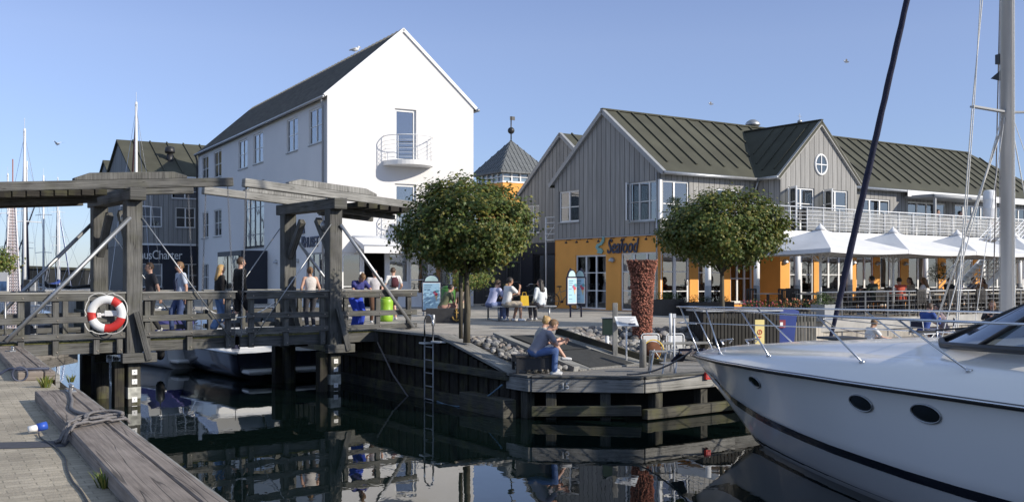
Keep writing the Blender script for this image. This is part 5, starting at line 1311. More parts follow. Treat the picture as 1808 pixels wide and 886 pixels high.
# ================================================================ PEOPLE
def cap(mb, a, b, ra, rb, n=12, mi=0, fl=1.0, side=None):
    """tapered limb with rounded ends; fl flattens it across `side`"""
    a = Vector(a); b = Vector(b); d = (b-a); L_ = d.length
    if L_ < 1e-6: d = Vector((0, 0, 1)); L_ = 1e-6
    d.normalize(); x = (Vector(side) - d*Vector(side).dot(d)).normalized() if side is not None and (Vector(side) - d*Vector(side).dot(d)).length > .05 else d.orthogonal().normalized()
    y = d.cross(x); prof = []
    for k in range(4): q = pi/2*k/4; prof.append((-ra*cos(q), ra*sin(q)))
    prof.append((0, ra)); prof.append((L_*.5, (ra+rb)/2)); prof.append((L_, rb))
    for k in range(1, 5): q = pi/2*k/4; prof.append((L_+rb*sin(q), rb*cos(q)))
    vs = []; fs = []
    for (t, r) in prof:
        r = max(r, .0008)
        for i in range(n): q = 2*pi*i/n; vs.append(a + d*t + x*(r*cos(q)) + y*(r*fl*sin(q)))
    for j in range(len(prof)-1):
        for i in range(n): i2 = (i+1) % n; fs.append((j*n+i, j*n+i2, (j+1)*n+i2, (j+1)*n+i))
    fs.append(tuple(range(n-1, -1, -1))); fs.append(tuple((len(prof)-1)*n+i for i in range(n)))
    mb.add(vs, fs, mi, smooth=True)
def loft(mb, rings, n=18, mi=0):
    """rings: (centre, halfwidth vector, halfdepth vector)"""
    vs = []; fs = []
    for (c, wv, dv) in rings:
        for i in range(n):
            q = 2*pi*i/n; vs.append(Vector(c) + Vector(wv)*cos(q) + Vector(dv)*sin(q))
    for j in range(len(rings)-1):
        for i in range(n): i2 = (i+1) % n; fs.append((j*n+i, j*n+i2, (j+1)*n+i2, (j+1)*n+i))
    fs.append(tuple(range(n-1, -1, -1))); fs.append(tuple((len(rings)-1)*n+i for i in range(n)))
    mb.add(vs, fs, mi, smooth=True)
def fuse(mb, voxel, extra, name, mats, parent, smooth_it=2):
    """voxel-fuse everything in mb to one skin, then join `extra` (small features) to the same mesh"""
    me = bpy.data.meshes.new("tmp"); me.from_pydata(mb.v, [], mb.f); tmp = bpy.data.objects.new("tmp", me); C.objects.link(tmp)
    bm = bmesh.new(); bm.from_mesh(me); bmesh.ops.recalc_face_normals(bm, faces=bm.faces); bm.to_mesh(me); bm.free()
    m = tmp.modifiers.new("r", 'REMESH'); m.mode = 'VOXEL'; m.voxel_size = voxel; m.use_smooth_shade = True
    if smooth_it: s_ = tmp.modifiers.new("s", 'SMOOTH'); s_.iterations = smooth_it; s_.factor = .5
    dg = bpy.context.evaluated_depsgraph_get(); dg.update(); out = bpy.data.meshes.new_from_object(tmp.evaluated_get(dg))
    bpy.data.objects.remove(tmp); out.name = name; out.materials.clear()
    for mm in mats: out.materials.append(mm)
    bm = bmesh.new(); bm.from_mesh(out)
    for f in bm.faces: f.smooth = True; f.material_index = 0
    if extra and extra.v:
        vv = [bm.verts.new(p) for p in extra.v]
        for f, mi, sm in zip(extra.f, extra.m, extra.sm):
            try: nf = bm.faces.new([vv[i] for i in f]); nf.material_index = mi; nf.smooth = sm
            except ValueError: pass
    bm.to_mesh(out); bm.free()
    o = bpy.data.objects.new(name, out); C.objects.link(o); o.parent = parent; return o

SKIN = [mat("skin fair", (.56, .33, .24), .5, .05, 10), mat("skin tan", (.44, .25, .165), .5, .05, 10), mat("skin olive", (.36, .20, .13), .5, .05, 10)]
for k_ in SKIN: k_.node_tree.nodes["Principled BSDF"].inputs["Subsurface Weight"].default_value = .0
EYE_M = mat("eye dark", (.02, .015, .012), .2, .05, 5); LIP_M = mat("lips", (.32, .10, .09), .5, .05, 5)
HAIR = {'brown': mat("brown hair", (.060, .034, .018), .6, .3, 40), 'dark': mat("dark hair", (.018, .013, .010), .55, .3, 40), 'blond': mat("blond hair", (.42, .27, .11), .55, .3, 40), 'ginger': mat("light brown hair", (.17, .095, .045), .6, .3, 40), 'grey': mat("grey hair", (.36, .34, .32), .6, .2, 40)}
CLOTH = {}
def cloth(rgb):
    if rgb not in CLOTH: CLOTH[rgb] = mat("cloth %.2f %.2f %.2f" % rgb, rgb, .9, .14, 7, .45, 14)
    return CLOTH[rgb]

def arm_ik(sh, target, l1, l2, bend):
    """elbow position; bend: direction the elbow points to"""
    d = target - sh; D = min(max(d.length, .12), l1+l2-.004); dn = d.normalized(); tgt = sh + dn*D
    a = (l1*l1 - l2*l2 + D*D)/(2*D); h = math.sqrt(max(0, l1*l1-a*a)); b = Vector(bend); b = (b - dn*b.dot(dn))
    b = b.normalized() if b.length > 1e-3 else Vector((0, 0, -1))
    return sh + dn*a + b*h, tgt

def person(label, loc, rz, h=1.72, pose='stand', lean=0.0, twist=0.0, head=(0, 0), hands=((.24, .02, .80), (-.24, .02, .80)), feet=None, pelvis=None,
           top=(.5, .5, .5), bottom=(.05, .05, .07), shoes=(.6, .6, .6), hair='brown', hl='short', sleeve='short', legs='long', skin=0, fem=False, glasses=False, bag=None, skirt=False, group=None, w=1.0, elbow=None, detail=True, vest=None):
    """local frame: +y is the way the person faces, z up, origin on the floor under the pelvis. All lengths in units of height 1.72"""
    k = h/1.72; root = thing('person', label, 'person', loc, rz, group)
    V = Vector; ZR = Matrix.Rotation
    sw = (.165 if fem else .195)*w; hipw = .095 if not fem else .10
    if pelvis is None: pelvis = (0, 0, .93) if pose in ('stand', 'walk') else (0, 0, .52)
    pv = V(pelvis)
    up = V((0, sin(lean), cos(lean))); rt = ZR(twist, 3, up) @ V((1, 0, 0)); fw = up.cross(rt)*1.0
    wa = pv + up*.14; ch = pv + up*.33 + fw*.0; nk = pv + up*.50
    sl = nk - up*.045 + rt*sw; sr = nk - up*.045 - rt*sw
    hy, hpch = head; hup = (up*.4 + V((0, 0, 1))*.6).normalized(); hup = ZR(0, 3, 'X') @ hup
    hr = ZR(hy, 3, V((0, 0, 1))) @ rt; hup = (ZR(-hpch, 3, hr) @ hup).normalized(); hf = hup.cross(hr).normalized(); hr = hf.cross(hup)
    nt = nk + (up*.5+hup*.5).normalized()*.075 + fw*.01; hc = nt + hup*.085 + hf*.022
    if feet is None:
        feet = {'stand': ((.10, .02, .08), (-.10, -.02, .08)), 'walk': ((.08, .32, .09), (-.08, -.30, .14)), 'sit': ((.10, .46, .08), (-.10, .44, .08))}[pose]
    ft = [V(feet[0]), V(feet[1])]; hips = [pv + rt*hipw - up*.03, pv - rt*hipw - up*.03]; hd = [V(hands[0]), V(hands[1])]
    knees = []
    for i in range(2):
        kn, ak = arm_ik(hips[i], ft[i], .44, .43, (0, 1, .15) if pose != 'floor' else (.2*(1-2*i), .3, 1)); knees.append(kn); ft[i] = ak
    els = []
    eb = elbow or ((.5, -.6, -.5), (-.5, -.6, -.5))
    for i, s_ in enumerate((sl, sr)):
        e_, t_ = arm_ik(s_, hd[i], .29, .255, eb[i]); els.append(e_); hd[i] = t_
    # ---- body
    mb = MB(Matrix.Scale(k, 4))
    wv = lambda r: rt*r; dv = lambda r: fw*r
    wst = .118 if fem else .135
    def torso(m_, g):
        loft(m_, [(pv-up*.09, wv(.10+g), dv(.085+g)), (pv-up*.02, wv(.158*w+g), dv(.110+g)), (pv+up*.06, wv(.150*w+g), dv(.105+g)), (wa, wv(wst*w+g), dv(.092*w+g)), (pv+up*.24, wv(.145*w+g), dv(.105+g)),
                  (ch, wv(.160*w+g), dv((.118 if fem else .112)+g)), (pv+up*.41, wv(.165*w+g), dv(.098+g)), (nk-up*.035, wv(.125*w+g), dv(.072+g)), (nk+up*.0, wv(.062+g), dv(.058+g))])
        if fem: m_.ball(ch+fw*.085+rt*.065, .06+g*.5); m_.ball(ch+fw*.085-rt*.065, .06+g*.5)
    torso(mb, 0)
    cap(mb, nk-up*.03, nt+hup*.02, .056, .052)
    for i, s_ in enumerate((sl, sr)):
        q = 1 - 2*i; cap(mb, s_, els[i], .052, .038); cap(mb, els[i], hd[i], .039, .026)
        cap(mb, nk-up*.05+rt*q*.05, s_, .055, .053)
    for i in range(2):
        cap(mb, hips[i], knees[i], .085, .056); cap(mb, knees[i], ft[i], .055, .038); cap(mb, knees[i].lerp(ft[i], .12)-V((0, .018, 0)), knees[i].lerp(ft[i], .45)-V((0, .015, 0)), .05, .045)
    rot = Matrix((hr, hf, hup)).transposed()
    mb.ball(hc+hup*.012-hf*.012, .076, .096, .098, 16, 12, 0, rot); mb.ball(hc-hup*.05+hf*.012, .058, .070, .066, 14, 10, 0, rot); mb.ball(hc-hup*.082+hf*.052, .03, .024, .024, 10, 8, 0, rot)
    ex = MB(Matrix.Scale(k, 4))
    # face
    ex.add([hc+hup*.012+hf*.078+hr*.008, hc+hup*.012+hf*.078-hr*.008, hc-hup*.034+hf*.082+hr*.017, hc-hup*.034+hf*.082-hr*.017, hc-hup*.028+hf*.112, hc-hup*.042+hf*.088], [(0, 2, 4), (1, 4, 3), (0, 4, 1), (2, 5, 4), (4, 5, 3)], 0, smooth=True)
    for s_ in (1, -1):
        ex.ball(hc+hup*.012+hf*.075+hr*s_*.031, .013, .010, .007, 8, 6, 1, rot); ex.ball(hc-hup*.012-hf*.004+hr*s_*.078, .010, .020, .032, 8, 6, 0, rot)
        ex.ball(hc+hup*.030+hf*.080+hr*s_*.031, .019, .007, .004, 8, 4, 1, rot)
    ex.ball(hc-hup*.058+hf*.079, .023, .010, .0065, 10, 6, 2, rot)
    # hands: palm, four bent fingers, thumb
    for i in range(2):
        q = 1 - 2*i; d = (hd[i]-els[i]).normalized(); inw = (rt*(-q)); inw = (inw - d*inw.dot(d)); inw = inw.normalized() if inw.length > .05 else d.orthogonal(); fwd = inw.cross(d)*q
        if fwd.dot(fw) < 0 and abs(fwd.dot(fw)) > .2: fwd = -fwd
        pc = hd[i] + d*.045; cap(ex, hd[i]-d*.012, pc+d*.03, .024, .036, 10, 0, .55, fwd)
        for f_ in range(4):
            off = (f_-1.5)*.0185; L1 = (.040, .045, .042, .033)[f_]; a0 = pc + d*.052 + fwd*(-off); a1 = a0 + (d*.92 + inw*.35).normalized()*L1; a2 = a1 + (d*.62 + inw*.78).normalized()*L1*.8
            cap(ex, a0-d*.02, a1, .0095, .0088, 6); cap(ex, a1, a2, .0088, .0072, 6)
        b0 = hd[i] + d*.02 + fwd*.022; b1 = b0 + (d*.6 + fwd*.75 + inw*.2).normalized()*.042; b2 = b1 + (d*.85 + fwd*.25 + inw*.4).normalized()*.03
        cap(ex, b0, b1, .012, .0105, 6); cap(ex, b1, b2, .0105, .008, 6)
    body = fuse(mb, .0175*k, ex, 'body', [SKIN[skin], EYE_M, LIP_M], root)
    # ---- top
    g = .015; mt = MB(Matrix.Scale(k, 4))
    loft(mt, [(pv-up*.045, wv(.168*w+g), dv(.120+g)), (pv+up*.03, wv(.158*w+g), dv(.112+g)), (wa, wv((wst+.012)*w+g), dv(.103*w+g)), (pv+up*.24, wv(.150*w+g), dv(.112+g)), (ch, wv(.165*w+g), dv(.120+g)),
              (pv+up*.41, wv(.168*w+g), dv(.102+g)), (nk-up*.028, wv(.12*w+g), dv(.072+g)), (nk+up*.004, wv(.066+g), dv(.058+g))])
    if fem: mt.ball(ch+fw*.085+rt*.065, .06+g*.7); mt.ball(ch+fw*.085-rt*.065, .06+g*.7)
    for i, s_ in enumerate((sl, sr)):
        q = 1 - 2*i
        if sleeve != 'none': cap(mt, nk-up*.05+rt*q*.05, s_, .066, .068)
        if sleeve == 'short': cap(mt, s_, s_.lerp(els[i], .62), .068, .060)
        if sleeve == 'long': cap(mt, s_, els[i], .067, .053); cap(mt, els[i], els[i].lerp(hd[i], .93), .053, .040)
    tp = fuse(mt, .0175*k, None, 'shirt' if not (sleeve == 'long') else 'jacket', [cloth(top)], root, 1)
    # ---- legs
    ml = MB(Matrix.Scale(k, 4)); g = .016
    loft(ml, [(pv-up*.10, wv(.12+g), dv(.10+g)), (pv-up*.03, wv(.162*w+g), dv(.115+g)), (pv+up*.055, wv(.150*w+g), dv(.104+g))])
    if skirt:
        mid = (knees[0]+knees[1])/2; loft(ml, [(pv-up*.02, wv(.165*w), dv(.125)), (pv.lerp(mid, .55), wv(.2), dv(.15)), (mid, wv(.23), dv(.17))])
    for i in range(2):
        if legs == 'long': cap(ml, hips[i], knees[i], .100, .073); cap(ml, knees[i], knees[i].lerp(ft[i], .93), .072, .058)
        elif legs == 'wide': cap(ml, hips[i], knees[i], .105, .090); cap(ml, knees[i], knees[i].lerp(ft[i], .95), .090, .098)
        elif legs == 'shorts': cap(ml, hips[i], hips[i].lerp(knees[i], .86), .104, .092)
    fuse(ml, .0175*k, None, 'skirt' if skirt else 'trousers' if legs != 'shorts' else 'shorts', [cloth(bottom)], root, 1)
    # ---- shoes
    ms_ = MB(Matrix.Scale(k, 4))
    for i in range(2):
        yaw = (1-2*i)*.15; d = V((sin(-yaw) if 0 else (1-2*i)*.15, 1, 0)).normalized(); a_ = ft[i] - V((0, 0, .035))
        if pose == 'walk' and i == 1: d = V((0, .75, -.6)).normalized()
        if pose == 'floor': d = V((0, .3, .9)).normalized()
        cap(ms_, a_-d*.045, a_+d*.13-V((0, 0, .012 if pose != 'floor' else 0)), .044, .036, 12, 0, .95)
        ms_.box(0, .0001, 0, .0001, 0, .0001) if 0 else None
    for v_ in range(len(ms_.v)):
        x_, y_, z_ = ms_.v[v_]
        if pose != 'floor' and z_ < .004: ms_.v[v_] = (x_, y_, .004)
    sh_ = ms_.build('shoes', cloth(shoes), root)
    # ---- hair
    mh = MB(Matrix.Scale(k, 4)); n, m = 18, 12; rx, ry, rz_ = .087, .108, .108
    vs = []; fs = []
    for i in range(m+1):
        ph = -pi/2 + pi*i/m
        for j in range(n):
            t = 2*pi*j/n; wob = 1 + .03*sin(j*3.1+i*2.3); vs.append((rx*wob*cos(ph)*cos(t), ry*wob*cos(ph)*sin(t), rz_*wob*sin(ph)))
    for i in range(m):
        for j in range(n):
            j2 = (j+1) % n; idx = (i*n+j, i*n+j2, (i+1)*n+j2, (i+1)*n+j); c = sum((V(vs[q]) for q in idx), V())/4
            if c.y > .045 and c.z < .052: continue
            if c.z < (-.055 if hl == 'short' else -.09): continue
            fs.append(idx)
    mh.add([hc + hup*.016 - hf*.016 + hr*x + hf*y + hup*z for x, y, z in vs], fs, smooth=True)
    if hl == 'long':
        b0 = hc - hf*.05
        for q, r_ in ((0, .06), (.045, .04), (-.045, .04)): cap(mh, b0+hr*q, nk-up*.10-fw*.095+rt*q*1.3, .06, r_, 10)
    if hl == 'tail': mh.ball(hc-hf*.10+hup*.035, .035); cap(mh, hc-hf*.11+hup*.03, hc-hf*.15-hup*.12, .03, .014, 8)
    if hl == 'bun': mh.ball(hc-hf*.085+hup*.075, .042)
    if hl != 'bald': mh.build('hair', HAIR[hair], root)
    else:
        pass
    if glasses:
        mg = MB(Matrix.Scale(k, 4)); 
        for s_ in (1, -1): mg.ball(hc+hup*.014+hf*.092+hr*s_*.032, .024, .006, .017, 10, 6, 0, rot); mg.tube([hc+hup*.016+hf*.088+hr*s_*.055, hc+hup*.012+hr*s_*.082], .004, 5)
        mg.build('sunglasses', M_['black_metal'], root)
    if bag:
        mg = MB(Matrix.Scale(k, 4)); loft(mg, [(ch-up*.20-fw*.16, wv(.12), dv(.06)), (ch-up*.05-fw*.18, wv(.13), dv(.08)), (ch+up*.08-fw*.16, wv(.11), dv(.06)), (ch+up*.13-fw*.13, wv(.05), dv(.03))])
        for s_ in (1, -1): mg.tube([ch+up*.08-fw*.14+rt*.08*s_, nk-up*.0+rt*.085*s_-fw*.02, ch+up*.06+fw*.125+rt*.10*s_, ch-up*.10+fw*.08+rt*.15*s_, ch-up*.16-fw*.10+rt*.12*s_], .016, 6)
        o = mg.build('backpack', cloth(bag), None, loc=loc, rz=rz); tag(o, 'small backpack worn by the ' + label, 'backpack')
        o['label'] = 'dark red backpack on the back of the person at the white door'
    if vest:
        mg = MB(Matrix.Scale(k, 4)); 
        for s_ in (1, -1): mg.tube([pv+up*.05+fw*.135+rt*.07*s_, ch+fw*.142+rt*.075*s_, nk-up*.01+rt*.085*s_+fw*.03, ch+up*.02-fw*.142+rt*.05*s_, pv+up*.05-fw*.13+rt*.03*s_], .014, 5)
        mg.build('braces', cloth(vest), root)
    return root
# ---- who stands and sits where. rz: heading of the +y axis
def bloc(x, y): p = Matrix.Rotation(BA, 3, 'Z') @ Vector((x, y, 0)); return Vector((p.x-8.2, p.y+22, ZB))
def bx_at(px, y):
    r = (px-904)/1808; e = Vector((.8, .6)); n = Vector((-.6, .8)); b = Vector((-8.2, 22)) + n*y; return (r*b.y-b.x)/(e.x-r*e.y)
LFT = R(90); RGT = R(-90)          # facing -x / +x
person('person in dark grey t-shirt walking away over the bridge next to the left tower', bloc(bx_at(267, 1.7), 1.7), BA+LFT, 1.66, 'walk', .04, top=(.055, .055, .062), bottom=(.035, .035, .035), hair='brown', hands=((.22, .16, .95), (-.22, -.14, .86)), feet=((.08, .18, .08), (-.08, -.18, .10)))
person('bearded-looking person in pale blue short sleeved shirt and sunglasses crossing the bridge'.replace('bearded-looking ', ''), bloc(bx_at(320, 1.35), 1.35), BA+LFT, 1.68, 'walk', .03, top=(.50, .56, .68), bottom=(.06, .09, .20), shoes=(.08, .06, .05), hair='ginger', glasses=True, hands=((.2, .12, .92), (-.22, -.05, .82)), feet=((.08, .2, .08), (-.08, -.16, .1)), vest=(.05, .06, .12))
person('person with long blond hair, black jacket and jeans in mid-bridge', bloc(bx_at(388, 1.5), 1.5), BA+RGT, 1.62, 'walk', .02, top=(.025, .022, .022), bottom=(.17, .28, .50), hair='blond', hl='long', sleeve='long', fem=True, legs='wide', shoes=(.7, .7, .7), feet=((.08, .12, .08), (-.08, -.14, .09)))
person('tall person in black jacket and black shorts with white socks mid-stride on the bridge', bloc(bx_at(422, 1.1), 1.1), BA+RGT, 1.80, 'walk', .05, top=(.012, .012, .013), bottom=(.012, .012, .014), shoes=(.75, .74, .72), hair='brown', sleeve='long', legs='shorts', hands=((.2, .1, .86), (-.24, .02, .80)), feet=((.08, .22, .08), (-.08, -.34, .17)), w=1.08)
person('person with a brown ponytail and sleeveless white top behind the bridge railing', bloc(bx_at(548, 1.75), 1.75), BA+R(-10), 1.58, 'stand', .03, top=(.62, .58, .55), bottom=(.05, .05, .06), hair='ginger', hl='tail', sleeve='none', fem=True, hands=((.24, .12, .9), (-.24, .12, .9)))
person('person in cobalt blue trousers leaning on the bridge railing over a phone', bloc(bx_at(634, .35), .42), BA+R(180), 1.60, 'stand', .52, head=(0, .75), top=(.045, .05, .20), bottom=(.03, .07, .50), shoes=(.75, .75, .75), hair='ginger', hl='bun', fem=True, legs='wide', pelvis=(0, -.13, .86), feet=((.09, -.04, .08), (-.09, -.06, .08)), hands=((.10, .44, 1.01), (-.08, .44, 1.01)), elbow=((1, -.1, -.5), (-1, -.1, -.5)))
person('person in white t-shirt with dark shorts and a backpack at the white shop door', (at(694, 31.5), 31.5, ZP), R(28), 1.62, 'stand', 0, head=(-.9, 0), top=(.66, .65, .64), bottom=(.02, .02, .025), hair='brown', hands=((.26, .14, .93), (-.26, .14, .93)), bag=(.08, .02, .03), legs='shorts')
person('person in pale shirt with crossbody bag behind the leaning person', (at(661, 29.5), 29.5, ZP), R(200), 1.55, 'stand', .05, top=(.52, .5, .52), bottom=(.10, .05, .03), hair='dark', hands=((.15, .2, .95), (-.2, .1, .9)))
# the couple on the black bench at the edge of the low quay
cb = thing('bench', 'small dark box bench at the corner of the low quay with two people on it', 'bench', (at(941, 20.35), 20.35, ZL), R(12))
mb = MB(); 
for i in range(4): mb.box(-.40, .36, -.24+.125*i, -.24+.125*i+.115, .36, .40)
mb.build('seat', M_['black_wood'], cb, .004)
for x in (-.38, .30):
    mb = MB(); mb.box(x, x+.05, -.22, .24, .0, .36) if 0 else None
    mb.box(x, x+.05, -.22, -.17, 0, .36); mb.box(x, x+.05, .18, .23, 0, .36); mb.box(x, x+.05, -.17, .18, .27, .355); mb.build('leg_frame', M_['black_metal'], cb)
mb = MB(); mb.box(-.33, .30, -.20, -.185, .12, .355); mb.build('apron', M_['black_metal'], cb)
person('person in grey t-shirt and blue jeans bent over a phone on the small bench', (at(945, 20.2), 20.2, ZL), R(-80), 1.66, 'sit', .62, head=(.05, .35), top=(.26, .25, .29), bottom=(.09, .15, .32), shoes=(.6, .6, .58), hair='ginger', hands=((.03, .60, .68), (-.06, .60, .70)), pelvis=(0, -.02, .50), feet=((.08, .38, .08), (-.12, .44, .08)), elbow=((.6, -.1, -1), (-.6, -.1, -1)), w=1.1)
person('person with hair tied up and sunglasses on head sitting behind the one in grey t-shirt', (at(946, 20.75), 20.75, ZL), R(-78), 1.58, 'sit', .36, head=(.3, .2), top=(.45, .43, .40), bottom=(.10, .13, .2), hair='blond', hl='bun', fem=True, hands=((.1, .45, .72), (-.1, .5, .72)), pelvis=(0, .0, .52), feet=((.12, .62, .35), (-.10, .42, .08)), skin=0, legs='shorts')
# picnic table on the plaza
pt = thing('picnic_table', 'steel framed picnic table with black benches between the trees', 'picnic table', (at(915, 31.3), 31.3, ZP), R(14))
mb = MB()
for i in range(5): mb.box(-.95, .95, -.36+.145*i, -.36+.145*i+.135, .72, .755)
mb.build('table_top', M_['black_wood'], pt, .004)
for y in (-.78, .50):
    mb = MB()
    for i in range(2): mb.box(-1.0, 1.0, y+.145*i, y+.145*i+.135, .42, .455)
    mb.build('bench_seat', M_['black_wood'] if y > 0 else M_['galv'], pt, .004)
for x in (-.78, .78):
    mb = MB(); mb.tube([(x, -.72, 0), (x, -.72, .40), (x, .72, .40), (x, .72, 0)], .03, 8); mb.tube([(x, -.3, .40), (x, -.3, .71)], .03, 8); mb.tube([(x, .3, .40), (x, .3, .71)], .03, 8); mb.tube([(x, -.72, .03), (x, .72, .03)], .02, 6); mb.build('leg_frame', M_['galv'], pt)
def pt_loc(x, y): p = Matrix.Rotation(R(14), 3, 'Z') @ Vector((x, y, 0)); return Vector((at(915, 31.3)+p.x, 31.3+p.y, ZP))
person('person in pale lilac shirt leaning forward at the far left of the picnic table', pt_loc(-1.0, -.58) , R(-50), 1.70, 'sit', .45, head=(0, .1), top=(.42, .44, .62), bottom=(.16, .20, .36), hair='brown', hands=((.1, .5, .82), (-.1, .5, .82)), pelvis=(0, 0, .53))
person('person in white t-shirt and beige shorts on the near bench of the picnic table', pt_loc(-.55, -.72), R(-62), 1.74, 'sit', .18, head=(.1, 0), top=(.72, .71, .69), bottom=(.42, .36, .28), shoes=(.75, .75, .75), hair='dark', legs='shorts', hands=((.05, .42, .98), (-.15, .38, .80)), pelvis=(0, 0, .53), feet=((.1, .42, .08), (-.1, .30, .08)), skin=1)
person('child with long blond hair and purple top at the picnic table', pt_loc(-.2, .62), R(168), 1.36, 'sit', .1, top=(.09, .05, .28), bottom=(.05, .05, .08), hair='blond', hl='long', fem=True, hands=((.1, .32, 1.0), (-.1, .32, .9)), pelvis=(0, 0, .62), feet=((.1, .35, .12), (-.1, .35, .12)))
person('person with dark bob in white blouse sitting at the right end of the picnic bench', pt_loc(.52, -.70), R(38), 1.62, 'sit', .02, head=(.5, 0), top=(.66, .70, .72), bottom=(.10, .09, .10), hair='dark', hl='long', sleeve='long', fem=True, hands=((.16, .25, .60), (-.16, .2, .58)), pelvis=(0, 0, .55), feet=((.1, .40, .08), (-.1, .38, .08)))
mb = MB(); mb.prism([(-.13, 0), (.13, 0), (.11, .30), (-.11, .30)], -.06, .06, 0, 'y'); mb.tube([(-.06, 0, .3), (-.05, 0, .4), (.05, 0, .4), (.06, 0, .3)], .008, 5)
tag(mb.build('carrier_bag', M_['bright_yellow'], None, loc=pt_loc(.02, -.66)+Vector((0, 0, .457)), rz=R(14)), 'yellow carrier bag standing on the picnic bench', 'bag')
# child behind the low wall by the green bin
person('small child in cream top by the dark wall near the tree trunk', (at(815, 30.0), 30.0, ZP), R(160), 1.05, 'stand', .1, top=(.60, .48, .36), bottom=(.5, .42, .3), hair='blond', sleeve='short', hands=((.2, .25, .9), (-.2, .3, .95)), skin=0)
person('person crouching beside the ice cream board with only arm and leg showing', (at(781, 30.1), 30.1, ZP), R(-60), 1.60, 'sit', .5, top=(.13, .14, .08), bottom=(.35, .2, .16), hair='dark', pelvis=(0, 0, .48), hands=((.1, .5, .5), (-.1, .45, .45)), legs='shorts')
# people on the low quay and on the dining terrace
person('barefoot person in white shirt sitting on the quay floor behind the yacht', (at(1532, 27.2), 27.2, ZL), R(-80), 1.66, 'floor', .25, head=(.2, .35), top=(.72, .72, .72), bottom=(.10, .08, .07), hair='ginger', hl='bun', pelvis=(0, 0, .12), feet=((.12, .72, .1), (-.12, .66, .1)), hands=((.14, .55, .32), (-.14, .50, .30)), shoes=(.5, .33, .25), legs='shorts', skin=1)
person('person in blue jacket on a folding chair behind the yacht', (at(1630, 27.4), 27.4, ZL), R(-65), 1.70, 'sit', .35, head=(0, .2), top=(.04, .08, .28), bottom=(.04, .05, .1), hair='brown', sleeve='long', pelvis=(0, 0, .52), hands=((.1, .5, .85), (-.1, .45, .8)))
person('person in patterned top opposite the one in the blue jacket behind the yacht', (at(1668, 27.9), 27.9, ZL), R(70), 1.64, 'sit', .25, head=(0, .1), top=(.25, .20, .22), bottom=(.40, .27, .2), hair='dark', hl='long', fem=True, pelvis=(0, 0, .52), hands=((.1, .4, .9), (-.1, .4, .8)), legs='shorts')
person('couple member with brown hair in dark coat seated beside the pale mast'.replace('couple member', 'person'), (at(1752, 29.5), 29.5, ZL), R(150), 1.68, 'sit', .1, top=(.03, .03, .04), bottom=(.04, .04, .05), hair='ginger', hl='long', sleeve='long', fem=True, pelvis=(0, 0, .52), hands=((.1, .4, .9), (-.1, .4, .8)))
# ================================================================ TREES AND PLANTS
def leaf_mat(name, c1, c2, tr=.25):
    m, nt, N, L, b = new_mat(name); b.inputs["Roughness"].default_value = .45; b.inputs["Specular IOR Level"].default_value = .35
    g = N.new("ShaderNodeNewGeometry"); cr = N.new("ShaderNodeValToRGB"); L.new(g.outputs["Random Per Island"], cr.inputs[0])
    e = cr.color_ramp.elements; e[0].color = (*c2, 1); e[1].color = (*c1, 1); e.new(.5).color = (*[(a+b_)/2 for a, b_ in zip(c1, c2)], 1)
    q = e.new(.97); q.color = (c1[0]*1.6, c1[1]*1.0, c1[2], 1)
    L.new(cr.outputs[0], b.inputs["Base Color"]); t = N.new("ShaderNodeBsdfTranslucent"); L.new(cr.outputs[0], t.inputs[0])
    mx = N.new("ShaderNodeMixShader"); mx.inputs[0].default_value = tr; out = [n for n in N if n.type == 'OUTPUT_MATERIAL'][0]
    L.new(b.outputs[0], mx.inputs[1]); L.new(t.outputs[0], mx.inputs[2]); L.new(mx.outputs[0], out.inputs[0]); return m
LEAF = leaf_mat("maple leaves", (.150, .205, .045), (.060, .095, .022)); LEAF2 = leaf_mat("light leaves", (.17, .23, .05), (.09, .14, .03)); LEAF3 = leaf_mat("dark box leaves", (.035, .07, .02), (.015, .035, .012))
BARK = wood("grey bark", (.16, .14, .10), (.05, .045, .035), gs=.6)
MAPLE = [(0, -.1), (.38, -.22), (.30, .12), (.55, .38), (.22, .42), (0, 1.0), (-.22, .42), (-.55, .38), (-.30, .12), (-.38, -.22)]
def add_leaf(mb, p, n, s, shape=MAPLE):
    n = n.normalized(); a = n.orthogonal().normalized(); t = random.uniform(0, 2*pi); x = a*cos(t) + n.cross(a)*sin(t); y = n.cross(x); o = len(mb.v)
    for (u, v) in shape: mb.v.append(tuple(p + x*(u*s) + y*(v*s) - n*(abs(u)*s*.35 + v*v*s*.15)))
    mb.f.append(list(range(o, o+len(shape)))); mb.m.append(0); mb.sm.append(False); mb.uv.append([(0, 0)]*len(shape))
def crown(mb, c, rx, ry, ru, rd, clumps, per, ls, seed, shape=MAPLE, bump=.13, spread=.15):
    random.seed(seed); c = Vector(c)
    lob = [(Vector((random.gauss(0, 1), random.gauss(0, 1), random.gauss(0, .6))).normalized(), random.uniform(-1, 1)) for _ in range(22)]
    for k in range(clumps):
        d = Vector((random.gauss(0, 1), random.gauss(0, 1), random.gauss(0, 1))).normalized()
        r = random.uniform(.45, 1)**.4; w_ = 1 + bump*sum(a*max(0, d.dot(v))**6 for v, a in lob)
        rz_ = ru if d.z > 0 else rd; cc = c + Vector((d.x*rx, d.y*ry, d.z*rz_))*(r*w_)
        for i in range(per):
            g = Vector((random.gauss(0, spread), random.gauss(0, spread), random.gauss(0, spread*.62))); n = (d*1.0 + Vector((random.gauss(0, .5), random.gauss(0, .5), random.gauss(.55, .4)))).normalized()
            add_leaf(mb, cc+g, n, ls*random.uniform(.65, 1.25), shape)
